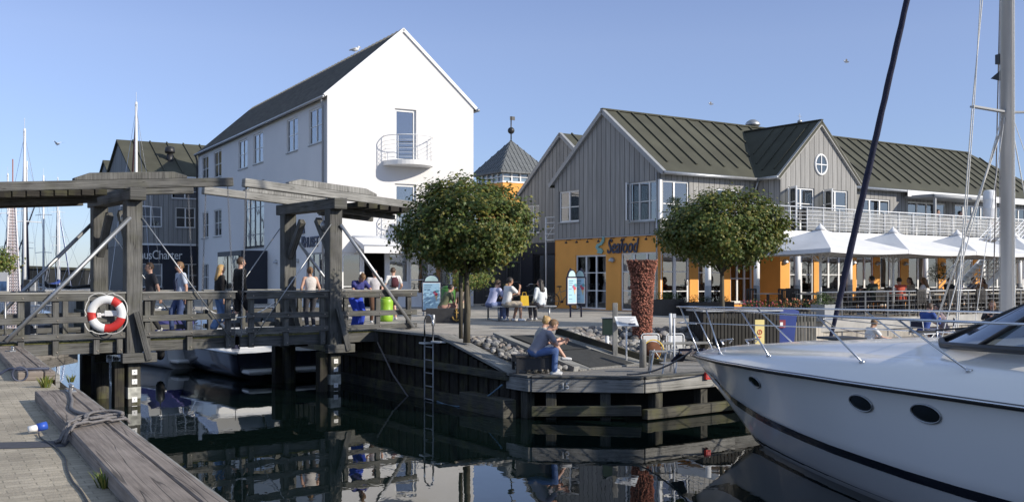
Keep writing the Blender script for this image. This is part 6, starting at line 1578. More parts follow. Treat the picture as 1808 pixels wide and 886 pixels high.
def tree(loc, label, hz, r, c, clumps, per, ls, seed, stake=True, leaf=LEAF, shape=MAPLE, tr=.07, name='maple_tree', lean=0, flat=1):
    o = thing(name, label, 'tree', loc); random.seed(seed+1)
    mb = MB(); pts = [(0, 0, -.05), (.01, 0, hz*.4), (lean*.5, .01, hz*.75), (lean, 0, c[2]+.1)]
    mb.tube(pts, [tr*1.15, tr*.95, tr*.8, tr*.45], 12); mb.build('trunk', BARK, o)
    mb = MB()
    for i in range(16):
        a = i*2.4; z0 = hz + random.uniform(-.15, .5); e = Vector((cos(a)*r[0]*random.uniform(.5, .85), sin(a)*r[0]*random.uniform(.5, .85), c[2]+random.uniform(-.4, .8)*r[1]))
        m_ = Vector((lean, 0, z0)).lerp(e, .5) + Vector((0, 0, .12)); mb.tube([(lean, 0, z0), m_, e], [tr*.42, tr*.25, .008], 6)
    mb.build('limb', BARK, o)
    mb = MB(); crown(mb, c, r[0], r[0], r[1], r[2], clumps, per, ls, seed, shape); mb.build('crown', leaf, o)
    return o
Y1 = 22.0
t1 = tree((at(824, Y1), Y1, ZP-.04), 'large round maple tree by the ladder in front of the white house', 1.45, (1.40, 1.10, .82), (0, 0, 2.34), 290, 82, .074, 11)
mb = MB(); mb.tube([(-.125, -.02, 0), (-.125, -.02, 1.42)], .045, 10); mb.tube([(-.125, -.02, 1.33), (0, 0, 1.34)], .02, 6); st = mb.build('tree_stake', BARK, None, loc=(at(824, Y1), Y1, ZP)); tag(st, 'round wooden stake tied to the trunk of the maple by the ladder', 'stake')
Y2 = 27.0
t2 = tree((at(1275, Y2), Y2, ZL), 'wide round maple tree in front of the restaurant terrace', 2.0, (1.58, 1.0, .80), (.05, 0, 3.14), 290, 82, .080, 23, tr=.075)
tree((at(829, 34), 34, ZP), 'small pale green tree standing behind the trunk of the big maple', 1.0, (.62, .30, .24), (0, 0, 1.22), 60, 30, .06, 5, leaf=LEAF2, tr=.03, name='small_tree')
tree((at(-6, 30), 30, ZQ), 'leafy tree cut off by the left edge of the picture', 1.4, (.42, .40, .34), (0, 0, 1.95), 60, 34, .06, 6, leaf=LEAF2, tr=.05, name='small_tree')
OV = [(0, -.5), (.22, -.2), (.25, .15), (0, .6), (-.25, .15), (-.22, -.2)]
def topiary(loc, label, r, h):
    o = thing('topiary_ball', label, 'plant', loc, group='clipped topiary balls'); mb = MB(); mb.tube([(0, 0, .25), (0, 0, h)], .02, 6); mb.build('stem', BARK, o)
    mb = MB(); crown(mb, (0, 0, h+r*.6), r*.92, r*.92, r*.92, r*.92, 80, 14, .045, 3, OV, .03, .04); mb.build('crown', LEAF3, o)
    mb = MB(); mb.lathe([(.13, 0), (.19, .32), (.17, .32), (.15, .28), (0, .28)], (0, 0, 0), 16); mb.build('pot', M_['grey_trim'], o); return o
xt = SB.lx(1190, -1.6); topiary(SB.w(xt, -1.6, 3.02), 'clipped ball tree on the upper terrace in front of the corner window', .28, .72)
xt = SB.lx(1656, -4.6); topiary(SB.w(xt, -4.6, 0), 'dark clipped ball tree standing among the diners', .40, 1.25)
def planter(name, loc, rz, L_, W_, H_, label, m, leaf, flowers=None, lush=.22, clumps=40, group='planters around the restaurant'):
    o = thing(name, label, 'planter', loc, rz, group); mb = MB()
    mb.box(-L_/2, L_/2, -W_/2, -W_/2+.03, 0, H_); mb.box(-L_/2, L_/2, W_/2-.03, W_/2, 0, H_); mb.box(-L_/2, -L_/2+.03, -W_/2+.03, W_/2-.03, 0, H_); mb.box(L_/2-.03, L_/2, -W_/2+.03, W_/2-.03, 0, H_); mb.box(-L_/2+.03, L_/2-.03, -W_/2+.03, W_/2-.03, H_-.12, H_-.07)
    mb.build('box', m, o); mb = MB(); random.seed(len(label))
    for k in range(clumps):
        c_ = Vector((random.uniform(-.46, .46)*L_, random.uniform(-.4, .4)*W_, H_+random.uniform(-.05, lush)))
        for i in range(16): add_leaf(mb, c_+Vector((random.gauss(0, .07), random.gauss(0, .07), random.gauss(0, .06))), Vector((random.gauss(0, .6), random.gauss(0, .6), 1)), .05, OV)
    mb.build('leaves', leaf, o)
    if flowers:
        mb = MB()
        for k in range(46): mb.ball((random.uniform(-.48, .48)*L_, random.uniform(-.5, .5)*W_, H_+random.uniform(.02, lush+.06)), .028, n=6, m=4)
        mb.build('flowers', flowers, o)
    return o
fx = lambda px, Y_: Vector((at(px, Y_), Y_, ZP))
planter('planter_box', fx(1180, 35.2), SB.ang, 1.0, .5, .55, 'black planter box with green plants left of the restaurant terrace', M_['black_wood'], M_['leaf_pot'], lush=.2)
planter('planter_box', fx(1248, 35.6), SB.ang, 2.2, .5, .45, 'long black planter box beside the second white column', M_['black_wood'], LEAF3, lush=.15)
planter('flower_box', fx(1345, 31.3), R(36), 1.9, .4, .35, 'low flower box with red blooms behind the wide maple trunk', M_['black_wood'], M_['leaf_pot'], mat("red blooms", (.35, .06, .07), .6), .2)
planter('flower_box', fx(1412, 31.2), R(36), 1.7, .4, .35, 'flower box with orange and pink blooms left of the terrace railing', M_['black_wood'], M_['leaf_pot'], mat("orange blooms", (.55, .2, .1), .6), .25)
planter('planter_box', fx(1455, 30.6), R(36), .6, .5, .5, 'grey planter box at the corner of the terrace railing', M_['grey_trim'], M_['leaf_pot'], lush=.28)
# weeds on the near quay
def weed(loc, label, n, s, seed=1):
    random.seed(seed); mb = MB()
    for i in range(n):
        a = random.uniform(0, 2*pi); r = random.uniform(0, s); h = random.uniform(.5, 1)*s*1.1; b = Vector((cos(a)*r*.45, sin(a)*r*.45, 0)); t = b + Vector((cos(a)*h*.6, sin(a)*h*.6, h)); w_ = Vector((-sin(a), cos(a), 0))*s*.045
        m_ = b.lerp(t, .55)+Vector((0, 0, h*.15)); mb.add([b-w_, b+w_, m_+w_, m_-w_, t], [(0, 1, 2, 3), (3, 2, 4)])
    return tag(mb.build('weed_tuft', LEAF2, None, loc=loc), label, 'weed', 'weed tufts on the near quay')
weed((at(176, 7.25)+.02, 7.3, ZQ), 'bright green weed tuft against the near quay beam at the bottom', 60, .12, 2)
weed((at(80, 13.9), 13.9, ZQ), 'grass tuft beneath the end of the short quay beam', 50, .16, 3)
weed((at(120, 14.5), 14.6, ZQ), 'second small grass tuft right of the big one by the short beam', 30, .12, 4)
weed((at(192, 7.9), 7.9, ZQ), 'dark small weed in the shadow of the near quay beam', 20, .07, 5)

# boulders -------------------------------------------------------------
rock_me = []
random.seed(99)
for k in range(8):
    bm = bmesh.new(); bmesh.ops.create_icosphere(bm, subdivisions=3, radius=1)
    cuts = [(Vector((random.gauss(0, 1), random.gauss(0, 1), random.gauss(0, 1))).normalized(), random.uniform(.62, .88)) for _ in range(11)]
    from mathutils import noise as mnoise
    for v in bm.verts:
        p = v.co.normalized(); r = 1.0
        for n_, d_ in cuts:
            q = p.dot(n_)
            if q > 0: r = min(r, d_/q)
        v.co = p*(r*.92 + .09*mnoise.noise(p*2.2+Vector((k*7, 0, 0))))
    for f in bm.faces: f.smooth = True
    me = bpy.data.meshes.new('boulder'); bm.to_mesh(me); bm.free()
    m = mat("granite %d" % k, ((.22, .215, .20), (.30, .29, .28), (.15, .145, .14), (.27, .235, .21), (.20, .20, .21), (.36, .35, .33), (.24, .21, .18), (.17, .165, .155))[k], .9, .3, 3.5, .55, 12); me.materials.append(m); rock_me.append(me)
TONES = ('mid grey', 'pale grey', 'dark grey', 'brownish grey', 'bluish grey', 'nearly white', 'tan', 'charcoal')
def rock(p, s, lab, grp):
    ki = random.randrange(8); o = bpy.data.objects.new('boulder', rock_me[ki])
    zone = ('near the top of' if p.z > 1.22 else 'halfway down' if p.z > .98 else 'at the foot of')
    if 'right' in grp: lab = TONES[ki] + ' boulder ' + zone + (' the stone bank left of the timber post' if p.x < 2.0 else ' the stone bank around the brown column' if p.x < 3.5 else ' the stone bank right of the brown column')
    else: lab = TONES[ki] + ' rounded boulder ' + zone + ' the small bank by the big maple'
    C.objects.link(o); o.location = p; o.scale = (s*random.uniform(.9, 1.35), s*random.uniform(.8, 1.15), s*random.uniform(.6, .9)); o.rotation_euler = (random.uniform(-.4, .4), random.uniform(-.4, .4), random.uniform(0, 6.3))
    tag(o, lab, 'boulder', grp)
def fill(quad, n, lab, grp, smin, smax, gap=.72):
    a, b, c, d = [Vector(q) for q in quad]; put = []; tries = 0
    while len(put) < n and tries < 9000:
        tries += 1; u, v = random.random(), random.random(); p = a.lerp(b, u).lerp(d.lerp(c, u), v); s = random.uniform(smin, smax)
        if all((p-q).length > (s+r)*gap for q, r in put): put.append((p, s)); rock(p+Vector((0, 0, s*.28)), s, lab, grp)
fill([(P1.x+.42, P1.y+.0, ZP-.04), (-.42, 22.85, ZP-.04), (1.22, 21.25, ZL+.02), (.42, 20.62, ZL+.02)], 150, 'rounded grey boulder on the small bank between the sloping coping and the ramp', 'boulders left of the ramp', .065, .12)
fill([(1.5, 25.5, ZP), (4.7, 26.2, ZP), (5.0, 24.9, ZL+.03), (3.0, 23.5, ZL+.03)], 170, 'grey boulder on the wide stone bank under the brown rough column', 'boulders right of the ramp', .075, .15)
fill([(1.25, 23.6, ZP), (1.5, 25.4, ZP), (3.1, 23.9, ZL+.1), (3.2, 23.15, ZL+.03)], 110, 'grey boulder on the wide stone bank under the brown rough column', 'boulders right of the ramp', .075, .14)
# ================================================================ QUAYSIDE OBJECTS
def at3(px, Y_, z=ZP): return Vector((at(px, Y_), Y_, z))
# rough brown column sculpture
random.seed(41)
Yk = 25.2; o = thing('rough_column', 'tapering column clad in rough reddish brown chips among the boulders', 'sculpture', at3(1134, Yk, ZL+.3))
prof = [(.20, -.1), (.235, .3), (.25, .8), (.275, 1.3), (.30, 1.7), (.36, 1.95), (.38, 2.05), (.30, 2.06), (0, 2.06)]
mb = MB(); mb.lathe([(r-.02, z) for r, z in prof], (0, 0, 0), 24); mb.build('core', mat("dark reddish core", (.09, .035, .022), .95, .3, 12, .8, 30), o)
mb = MB()
for i in range(2600):
    z = random.uniform(-.08, 2.05); r = lerp_tab([(z_, r_) for r_, z_ in prof[:7]], z); a = random.uniform(0, 2*pi); n = Vector((cos(a), sin(a), random.uniform(-.5, .3))).normalized()
    p = Vector((cos(a)*(r-.01), sin(a)*(r-.01), z)); t1_ = n.orthogonal().normalized(); s = random.uniform(.014, .032); q = random.uniform(0, 3); x = t1_*cos(q)+n.cross(t1_)*sin(q); y = n.cross(x)
    mb.add([p-x*s-y*s*.7, p+x*s-y*s*.7, p+x*s+y*s*.7, p-x*s+y*s*.7, p+n*s*1.1+x*s*.3], [(0, 1, 4), (1, 2, 4), (2, 3, 4), (3, 0, 4)])
mb.build('chip_cladding', mat("reddish chips", (.30, .115, .075), .8, .3, 12, .2, 60, isl=.65), o)
def wpw(s, z, off=0): return P0 + wp(s, z, off)
# ladder on the bulkhead
ld = thing('steel_ladder', 'stainless ladder with arched handrail going down the bulkhead wall', 'ladder', wpw(2.95, 0, .30), math.atan2(Wd.y, Wd.x))
for y in (-.20, .20):
    mb = MB(); mb.tube([(y, 0, -.8), (y, 0, 1.36)], .017, 8); mb.build('side_rail', M_['grey_trim'], ld)
mb = MB(); pts = [(-.20, 0, 1.36), (-.20, 0, 1.70)] + [(.20*cos(pi - pi*i/10), 0, 1.72+.18*sin(pi*i/10)) for i in range(11)] + [(.20, 0, 1.70), (.20, 0, 1.36)]; mb.tube(pts, .02, 8); mb.build('hand_arch', M_['steel'], ld)
for i in range(7):
    mb = MB(); mb.tube([(-.19, 0, -.55+i*.29), (.19, 0, -.55+i*.29)], .014, 6); mb.build('rung', M_['grey_trim'], ld)
mb = MB(); mb.box(-.5, -.16, -.25, .04, 1.30, 1.335) ; mb.box(.16, .4, -.25, .04, 1.24, 1.275); mb.build('mount_plate', M_['white_trim'], ld, .004)
# ropes on the bulkhead
pts = [(-3.0, 0, 0)]
a = wpw(5.6, 1.15, .3); b = wpw(3.9, -.05, .3); mb = MB(); mb.tube([Vector((0, 0, 0)), (b-a)*.5+Vector((0, 0, -.12)), b-a], .02, 6); tag(mb.build('hanging_rope', M_['rope_grey'], None, loc=a), 'dark rope slanting down the bulkhead wall under the right end of the bridge', 'rope')
a = wpw(2.6, .02, .28); b = wpw(-.1, .62, .3); mb = MB(); n = 16; mb.tube([(b-a)*(i/n) + Vector((0, 0, -.30*4*(i/n)*(1-i/n)*.8)) for i in range(n+1)], .017, 6); tag(mb.build('hanging_rope', M_['rope_blue'], None, loc=a), 'blue grey rope drooping from the quay corner towards the ladder', 'rope')
# posts and boards on the low quay
o = thing('timber_post', 'tall square timber post beside the dark green box', 'post', at3(1086, 22.9, ZL)); mb = MB(); mb.box(-.055, .055, -.055, .055, -.1, 1.36); mb.build('post_shaft', M_['timber_light'], o, .008)
o = thing('green_box', 'dark green electricity box on a white post left of the timber post', 'box', at3(1072, 23.3, ZL)); mb = MB(); mb.box(-.11, .14, -.07, .07, .62, 1.0); mb.build('housing', mat("dark green metal", (.02, .04, .03), .5), o, .01); mb = MB(); mb.box(-.13, .16, -.09, .09, 1.0, 1.02); mb.build('lid', M_['galv'], o); mb = MB(); mb.tube([(0, -.01, 0), (0, -.01, .62)], .045, 10); mb.build('post_shaft', M_['white_metal'], o)
o = thing('info_lectern', 'slanting white information board on a thin white pole before the brown column', 'information board', at3(1106, 22.6, ZL), R(8)); mb = MB(); mb.tube([(0, 0, 0), (0, 0, .92)], .02, 8); mb.build('pole', M_['white_metal'], o); mb = MB(T(0, 0, .96, 0, R(-55))); mb.box(-.24, .24, -.012, .012, -.17, .17); mb.build('board', M_['white_trim'], o)
mb = MB(T(0, 0, .96, 0, R(-55)))
for i in range(7): mb.box(-.19, .19-.05*(i % 3), -.0145, -.0125, .11-.036*i, .122-.036*i)
mb.box(.02, .18, -.0145, -.0125, -.15, -.08); mb.build('print', M_['ink'], o)
mb = MB(); mb.lathe([(.075, -.05), (.073, .55), (.066, .60), (0, .60)], (0, 0, 0), 16); tag(mb.build('bollard', M_['timber_light'], None, loc=at3(1135, 22.0, ZL)), 'short round wooden bollard at the lower end of the ramp', 'bollard')
for px_, lab in ((1148, 'white tube framed board with a sail emblem beside the wooden bollard'), (1192, 'white tube framed board with a sail emblem behind the thin white pole')):
    o = thing('folding_board', lab, 'board', at3(px_, 24.0, ZL+.14), R(5), 'white framed boards with boat emblem')
    mb = MB(); pts = [(-.21, 0, -.1), (-.21, 0, .40)] + [(-.21+.07*(1-cos(pi/2*i/4)), 0, .40+.07*sin(pi/2*i/4)) for i in range(1, 5)] + [(.14+.07*sin(pi/2*i/4), 0, .47-.07*(1-cos(pi/2*i/4))) for i in range(0, 5)] + [(.21, 0, -.1)]
    mb.tube(pts, .014, 7); mb.build('frame', M_['white_metal'], o); mb = MB(); mb.box(-.17, .17, -.008, .008, .0, .43); mb.build('panel', M_['white_trim'], o, .01)
    mb = MB(); mb.add([(-.07, -.011, .13), (.0, -.011, .13), (.0, -.011, .27)], [(0, 1, 2)]); mb.add([(.015, -.011, .13), (.06, -.011, .13), (.015, -.011, .23)], [(0, 1, 2)]); mb.add([(-.1, -.011, .11), (.1, -.011, .11), (.07, -.011, .07), (-.07, -.011, .07)], [(0, 1, 2, 3)]); mb.build('sail_emblem', M_['ink'], o)
    mb = MB(); mb.tube([(-.21, 0, -.1), (-.25, .3, -.14), (-.2, .3, .3)], .012, 6); mb.tube([(.21, 0, -.1), (.25, .3, -.14), (.2, .3, .3)], .012, 6); mb.build('rear_strut', M_['white_metal'], o)
mb = MB(); mb.tube([(0, 0, 0), (0, 0, 1.18)], .018, 8); mb.box(-.03, .03, -.03, .03, 1.12, 1.2); tag(mb.build('thin_pole', M_['white_metal'], None, loc=at3(1190.5, 20.65, ZL)), 'thin white metal pole at the edge of the low quay beside the steel frame', 'pole')
mb = MB(); mb.tube([(0, 0, 0), (0, 0, .6)], .022, 8); mb.lathe([(.035, .6), (.035, 1.1), (0, 1.1)], (0, 0, 0), 10); tag(mb.build('short_pole', M_['white_metal'], None, loc=at3(1184, 23.6, ZL)), 'shorter white pole close behind the thin one', 'pole')
o = thing('step_stool', 'grey metal step frame standing on the quay edge left of the yacht anchor', 'steps', at3(1168, 20.75, ZL), R(8))
for x in (-.26, .0, .24):
    mb = MB(); mb.beam((x-.03*(x < .1), -.18, 0), (x+.08, -.05, .42), .03, .03); mb.build('leg', M_['galv'], o)
for x in (-.20, .26):
    mb = MB(); mb.beam((x, .26, 0), (x+.0, .10, .42), .03, .03); mb.build('leg', M_['galv'], o)
mb = MB(); mb.box(-.22, .34, -.08, .14, .42, .45); mb.build('top_step', M_['grey_trim'], o, .005); mb = MB(); mb.box(-.05, .22, -.15, .0, .20, .225); mb.build('tread', M_['galv'], o)
o = thing('hose_reel', 'rust brown hose reel with yellow hose at the foot of the stone bank', 'hose reel', at3(1152, 23.2, ZL), R(20)); mb = MB(T(0, 0, .28, 0, R(90))); mb.cyl((0, 0, -.05), .2, .1, 20); mb.build('drum', mat("rust", (.12, .045, .02), .9, .3, 12), o)
mb = MB(); mb.tube([(.24*cos(q/5), -.07+q*.004, .28+.24*sin(q/5)) for q in range(34)], .014, 6); mb.build('hose', M_['bright_yellow'], o); mb = MB(); mb.tube([(-.2, .1, 0), (0, .08, .3), (.2, .1, 0)], .018, 6); mb.tube([(-.2, -.1, 0), (0, -.08, .3), (.2, -.1, 0)], .018, 6); mb.build('stand', M_['galv'], o)
o = thing('plank_bench', 'pale plank bench in front of the framed boards', 'bench', at3(1185, 23.5, ZL), R(12)); mb = MB()
for i in range(3): mb.box(-.75, .95, -.17+.115*i, -.17+.115*i+.105, .40, .44)
mb.build('seat', M_['timber_light'], o, .004)
for x in (-.6, .8): mb = MB(); mb.box(x-.04, x+.04, -.15, .15, 0, .40); mb.build('leg', M_['timber_dark'], o)
# slatted bin store with sign, blue skip
bs = thing('slatted_bin_store', 'dark slatted wooden bin store with pale roof behind the yacht bow', 'bin store', at3(1242, 25.2, ZL), R(14))
mb = MB()
for i in range(22): mb.box(i*.095, i*.095+.07, 0, .03, .02, 1.08)
for i in range(9): mb.box(0, .03, .05+i*.095, .12+i*.095, .02, 1.08); mb.box(2.06, 2.09, .05+i*.095, .12+i*.095, .02, 1.08)
mb.build('slats', mat("brown black slats", (.028, .026, .022), .8, .2, 5, isl=.2), bs)
mb = MB(); mb.box(-.05, 2.14, -.06, .95, 1.08, 1.12); mb.build('roof', M_['galv'], bs, .005); mb = MB(); mb.box(.03, 2.0, .2, .85, .02, .9); mb.build('bin_block', M_['black_metal'], bs, .02)
ys = thing('yellow_sign', 'pale yellow sign with a red prohibition mark on the bin store', 'sign', Vector((at(1341, 24.9), 24.9, ZL+.30)), R(14)); mb = MB(); mb.box(-.125, .125, -.012, .012, 0, .60); mb.build('panel', M_['yellow'], ys, .004)
mb = MB(); n = 20; mb.tube([(.055*cos(2*pi*i/n), -.016, .30+.055*sin(2*pi*i/n)) for i in range(n)], .009, 5, closed=True); mb.box(-.04, .04, -.018, -.013, .17, .195); mb.box(-.03, .0, -.018, -.013, .13, .155); mb.box(-.006, .006, -.018, -.013, .25, .35); mb.build('red_mark', M_['red'], ys)
mb = MB(); mb.tube([(0, .03, -.30), (0, .03, .5)], .02, 6); mb.build('pole', M_['galv'], ys)
sk = thing('blue_skip', 'dark blue waste container with a small red label beside the yellow sign', 'container', at3(1366, 26.2, ZL), R(16)); mb = MB(); mb.add([(-.36, -.35, 0), (.36, -.35, 0), (.36, .35, 0), (-.36, .35, 0), (-.44, -.42, 1.0), (.44, -.42, 1.0), (.44, .42, 1.0), (-.44, .42, 1.0)], [(0, 1, 5, 4), (1, 2, 6, 5), (2, 3, 7, 6), (3, 0, 4, 7), (3, 2, 1, 0), (4, 5, 6, 7)]); mb.build('body', M_['blue'], sk, .03)
mb = MB(); mb.prism([(-.47, 1.0), (.47, 1.0), (.47, 1.08), (.2, 1.15), (-.2, 1.15), (-.47, 1.08)], -.45, .45, 0, 'y'); mb.build('lid', M_['blue'], sk, .02); mb = MB(); mb.box(-.16, .08, -.44, -.425, .66, .86); mb.box(-.08, .0, -.446, -.441, .71, .80, 1); mb.build('label_plate', [mat('dark red', (.2, .015, .03), .5), M_['white_trim']], sk)
ss2 = thing('slatted_screen', 'short brown slatted screen right of the blue container', 'screen', at3(1402, 26.0, ZL), R(20)); mb = MB()
for i in range(7): mb.box(i*.1, i*.1+.07, 0, .03, .02, 1.05)
mb.box(0, .67, .035, .07, .2, .28); mb.box(0, .67, .035, .07, .8, .88); mb.build('slats', M_['timber'], ss2)
# dark wall with golden anchor, bollard, bins, boards on the plaza
o = thing('anchor_planter', 'low dark wall with a golden anchor emblem in front of the children', 'wall', at3(752, 29.2, ZP), R(3)); mb = MB(); mb.box(0, 1.22, 0, .3, 0, .42); mb.build('block', mat("dark painted block", (.035, .035, .038), .7, .2, 6), o, .01)
mb = MB(); ax = .87; mb.tube([(ax, -.02, .08), (ax, -.02, .36)], .02, 6); mb.tube([(ax-.12, -.02, .19), (ax-.09, -.02, .11), (ax, -.02, .07), (ax+.09, -.02, .11), (ax+.12, -.02, .19)], .022, 6); mb.tube([(ax-.06, -.02, .30), (ax+.06, -.02, .30)], .014, 6); mb.tube([(ax+.025*cos(q), -.02, .385+.025*sin(q)) for q in [k*pi/5 for k in range(10)]], .009, 5, closed=True); mb.build('anchor_emblem', mat("gold paint", (.45, .27, .06), .4, .1, 8), o)
mb = MB(); mb.lathe([(.05, 0), (.05, .28), (.035, .31), (0, .31)], (0, 0, 0), 12); tag(mb.build('short_bollard', M_['galv'], None, loc=at3(765, 27.6, ZP)), 'short pale bollard in front of the dark anchor wall', 'bollard')
def bin_(loc, label, m, r=.26, h=.85, cat='bin'):
    o = thing('waste_bin', label, cat, loc); mb = MB(); mb.lathe([(r*.92, 0), (r, h*.1), (r*1.02, h*.25), (r*.98, h*.28), (r*1.02, h*.5), (r*.98, h*.53), (r*1.02, h*.75), (r, h*.9), (r*.9, h*.94), (r*.86, h*.9), (0, h*.9)], (0, 0, 0), 20); mb.build('body', m, o)
    mb = MB(); mb.lathe([(r*.9, h*.93), (r*.7, h*1.03), (0, h*1.05)], (0, 0, 0), 18); mb.build('lid', m, o); return o
bin_(at3(682, 30.4, ZP), 'lime green barrel bin behind the right end of the bridge railing', M_['lime'], .20, .72)
bin_(at3(791, 37.0, ZP), 'dark green bin left of the big maple trunk', M_['green'], .26, .95)
def ice_board(loc, rz, label, w=.62, h=1.28, foot=.16, post=False):
    o = thing('menu_board', label, 'sign board', loc, rz, 'blue ice cream menu boards'); mb = MB(); mb.box(-w/2, w/2, -.03, .03, foot, foot+h-.28); b_ = mb.build('frame', M_['navy'], o, .01)
    mb = MB(); mb.box(-w/2+.03, w/2-.03, -.036, -.031, foot+.05, foot+h-.32); mb.build('poster_border', M_['white_trim'], b_); mb = MB(); mb.box(-w/2+.05, w/2-.05, -.040, -.0365, foot+.07, foot+h-.34); mb.build('poster', M_['lblue'], b_)
    mb = MB(); n = 14; mb.prism([(-w*.40, foot+h-.28)] + [(-w*.40*cos(pi*i/n), foot+h-.28+.24*sin(pi*i/n)) for i in range(1, n)] + [(w*.40, foot+h-.28)], -.025, .025, 0, 'y'); c_ = mb.build('round_top', M_['navy'], o)
    mb = MB(); mb.prism([(-w*.34, foot+h-.27)] + [(-w*.34*cos(pi*i/n), foot+h-.27+.19*sin(pi*i/n)) for i in range(1, n)] + [(w*.34, foot+h-.27)], -.031, -.0265, 0, 'y'); mb.build('top_print', mat("mint print", (.45, .62, .62), .5), c_)
    mb = MB(); y = -.043; t = foot+h-.42
    for i, (L_, hh) in enumerate(((.42, .018), (.36, .014), (.28, .012), (0, 0), (.26, .012), (.0, 0), (0, 0), (.3, .012), (0, 0), (.32, .012))):
        if L_: mb.box(-w/2+.08, -w/2+.08+L_*w, y, y+.002, t-i*.065, t-i*.065+hh)
    mb.build('print_lines', M_['ink'], b_)
    mb = MB(); cx = w*.24; mb.lathe([(.0, 0), (.055, .0)], (0, 0, 0), 3) if 0 else None
    cz = foot+h*.42
    mb.prism([(cx-.055, cz), (cx+.055, cz), (cx+.01, cz-.2)], y-.002, y, 0, 'y'); mb.build('cone_print', mat("wafer print", (.62, .48, .30), .6), b_)
    for k, (dx, dz, col) in enumerate(((0, .04, (.55, .06, .09)), (-.045, .10, (.45, .12, .20)), (.03, .14, (.12, .35, .42)))):
        mb = MB(); mb.prism([(cx+dx+.055*cos(2*pi*i/14), cz+dz+.055*sin(2*pi*i/14)) for i in range(14)], y-.004-.002*k, y-.002-.002*k, 0, 'y'); mb.build('scoop_print', mat("scoop %d" % k, col, .6), b_)
    mb = MB()
    if post: mb.tube([(0, .05, 0), (0, .05, foot+h)], .03, 8)
    else:
        for s in (-1, 1): mb.beam((s*w*.42, -.16, .02), (s*w*.42, .16, .02), .05, .04); mb.beam((s*w*.42, 0, .03), (s*w*.42, 0, foot), .04, .03)
    mb.build('stand', M_['galv'] if not post else M_['navy'], o); return o
ice_board(at3(762, 35.0, ZP), R(2), 'large blue ice cream board standing left of the maple trunk', .66, 1.30, .14)
d1 = ice_board(at3(1009, 33.4, ZP), R(38), 'tall narrow blue board at left on the post before the ochre wall', .44, 1.20, .40, True)
d2 = ice_board(at3(1025, 33.6, ZP), R(-32), 'tall narrow blue board at right on the post before the ochre wall', .42, 1.20, .40, True)
# bicycles
def bicycle(loc, rz, label, col):
    o = thing('bicycle', label, 'bicycle', loc, rz, 'bicycles parked by the ochre wall'); fm = mat("bike paint", col, .4)
    for x in (0, 1.05):
        mb = MB(); n = 28; mb.tube([(x+.33*cos(2*pi*i/n), 0, .34+.33*sin(2*pi*i/n)) for i in range(n)], .019, 6, closed=True); w_ = mb.build('wheel', M_['black_metal'], o)
        mb = MB()
        for i in range(14): mb.tube([(x, 0, .34), (x+.32*cos(2*pi*i/14), 0, .34+.32*sin(2*pi*i/14))], .002, 3)
        mb.cyl((x, 0, .31), .02, .06, 8) if 0 else mb.tube([(x, -.04, .34), (x, .04, .34)], .02, 8); mb.build('spokes', M_['steel'], w_)
    mb = MB(); mb.tube([(0, 0, .34), (.45, 0, .30), (.38, 0, .78), (0, 0, .34)], .013, 6); mb.tube([(.45, 0, .30), (.88, 0, .80)], .017, 6); mb.tube([(.39, 0, .68), (.86, 0, .86)], .014, 6); mb.tube([(.84, 0, .98), (.90, 0, .72), (1.05, 0, .34)], .016, 6); mb.build('frame', fm, o)
    mb = MB(); mb.ball((.33, 0, .92), .13, .07, .03, 10, 6); mb.tube([(.36, 0, .78), (.35, 0, .9)], .012, 6); mb.build('saddle', M_['black_metal'], o)
    mb = MB(); mb.tube([(.80, -.27, .98), (.88, -.2, 1.02), (.86, 0, 1.0), (.88, .2, 1.02), (.80, .27, .98)], .012, 6); mb.build('handlebar', M_['steel'], o)
    mb = MB(); mb.tube([(.45, -.06, .30), (.38, -.06, .16)], .01, 5); mb.tube([(.45, .06, .30), (.52, .06, .44)], .01, 5); mb.tube([(.45, -.05, .30), (.45, .05, .30)], .05, 10); mb.build('crank', M_['black_metal'], o); return o
bicycle(SB.w(-.9, 5.5, 0), SB.ang+R(-62), 'grey bicycle leaning by the ochre wall left of the blue boards', (.2, .2, .2))
bicycle(SB.w(-1.1, 7.2, 0), SB.ang+R(-95), 'dark green bicycle parked by the dark glass doors', (.02, .05, .04))
# ---- near quay things: cleats, rope coil, cable with plug
def cleat(p, rz, label):
    o = thing('mooring_cleat', label, 'cleat', p, rz); mb = MB(); mb.box(-.09, .09, -.05, .05, 0, .015); mb.tube([(-.045, 0, 0), (-.045, 0, .06)], .02, 8); mb.tube([(.045, 0, 0), (.045, 0, .06)], .02, 8); mb.build('base', M_['galv'], o); mb = MB(); mb.tube([(-.14, 0, .075), (-.06, 0, .068), (.06, 0, .068), (.14, 0, .075)], .02, 8); mb.build('horn', M_['galv'], o)
qa = math.atan2(Qd.y, Qd.x)
cleat(qp(12.4, .15, ZQ+.122), qa, 'grey cleat with rope at the far end of the near quay beam')
cleat(qp(19.0, .30, ZQ+.13), qa, 'grey cleat on the short quay beam near the bridge')
def fat_rope(pts, r, m, name, label, wob=.0):
    mb = MB(); P_ = [Vector(p) for p in pts]; out = []
    for i in range(len(P_)-1):
        for k in range(6):
            t = k/6; a, b = P_[max(i-1, 0)], P_[i]; c, d = P_[i+1], P_[min(i+2, len(P_)-1)]
            out.append(.5*((2*b) + (c-a)*t + (2*a-5*b+4*c-d)*t*t + (-a+3*b-3*c+d)*t*t*t))
    out.append(P_[-1]); o0 = out[0]; mb.tube([p-o0 for p in out], r, 8); return tag(mb.build(name, m, None, loc=o0), label, 'rope')
zt = ZQ+.145
fat_rope([qp(12.4, .15, zt+.05), qp(12.1, .2, zt), qp(11.4, .27, zt-.005), qp(10.7, .36, zt), qp(10.2, .30, zt+.01), qp(9.95, .12, zt+.03)], .020, M_['rope_grey'], 'mooring_rope', 'grey rope running from the far cleat along the near quay beam')
mbc = MB(); o0 = qp(9.9, .2, zt); random.seed(5)
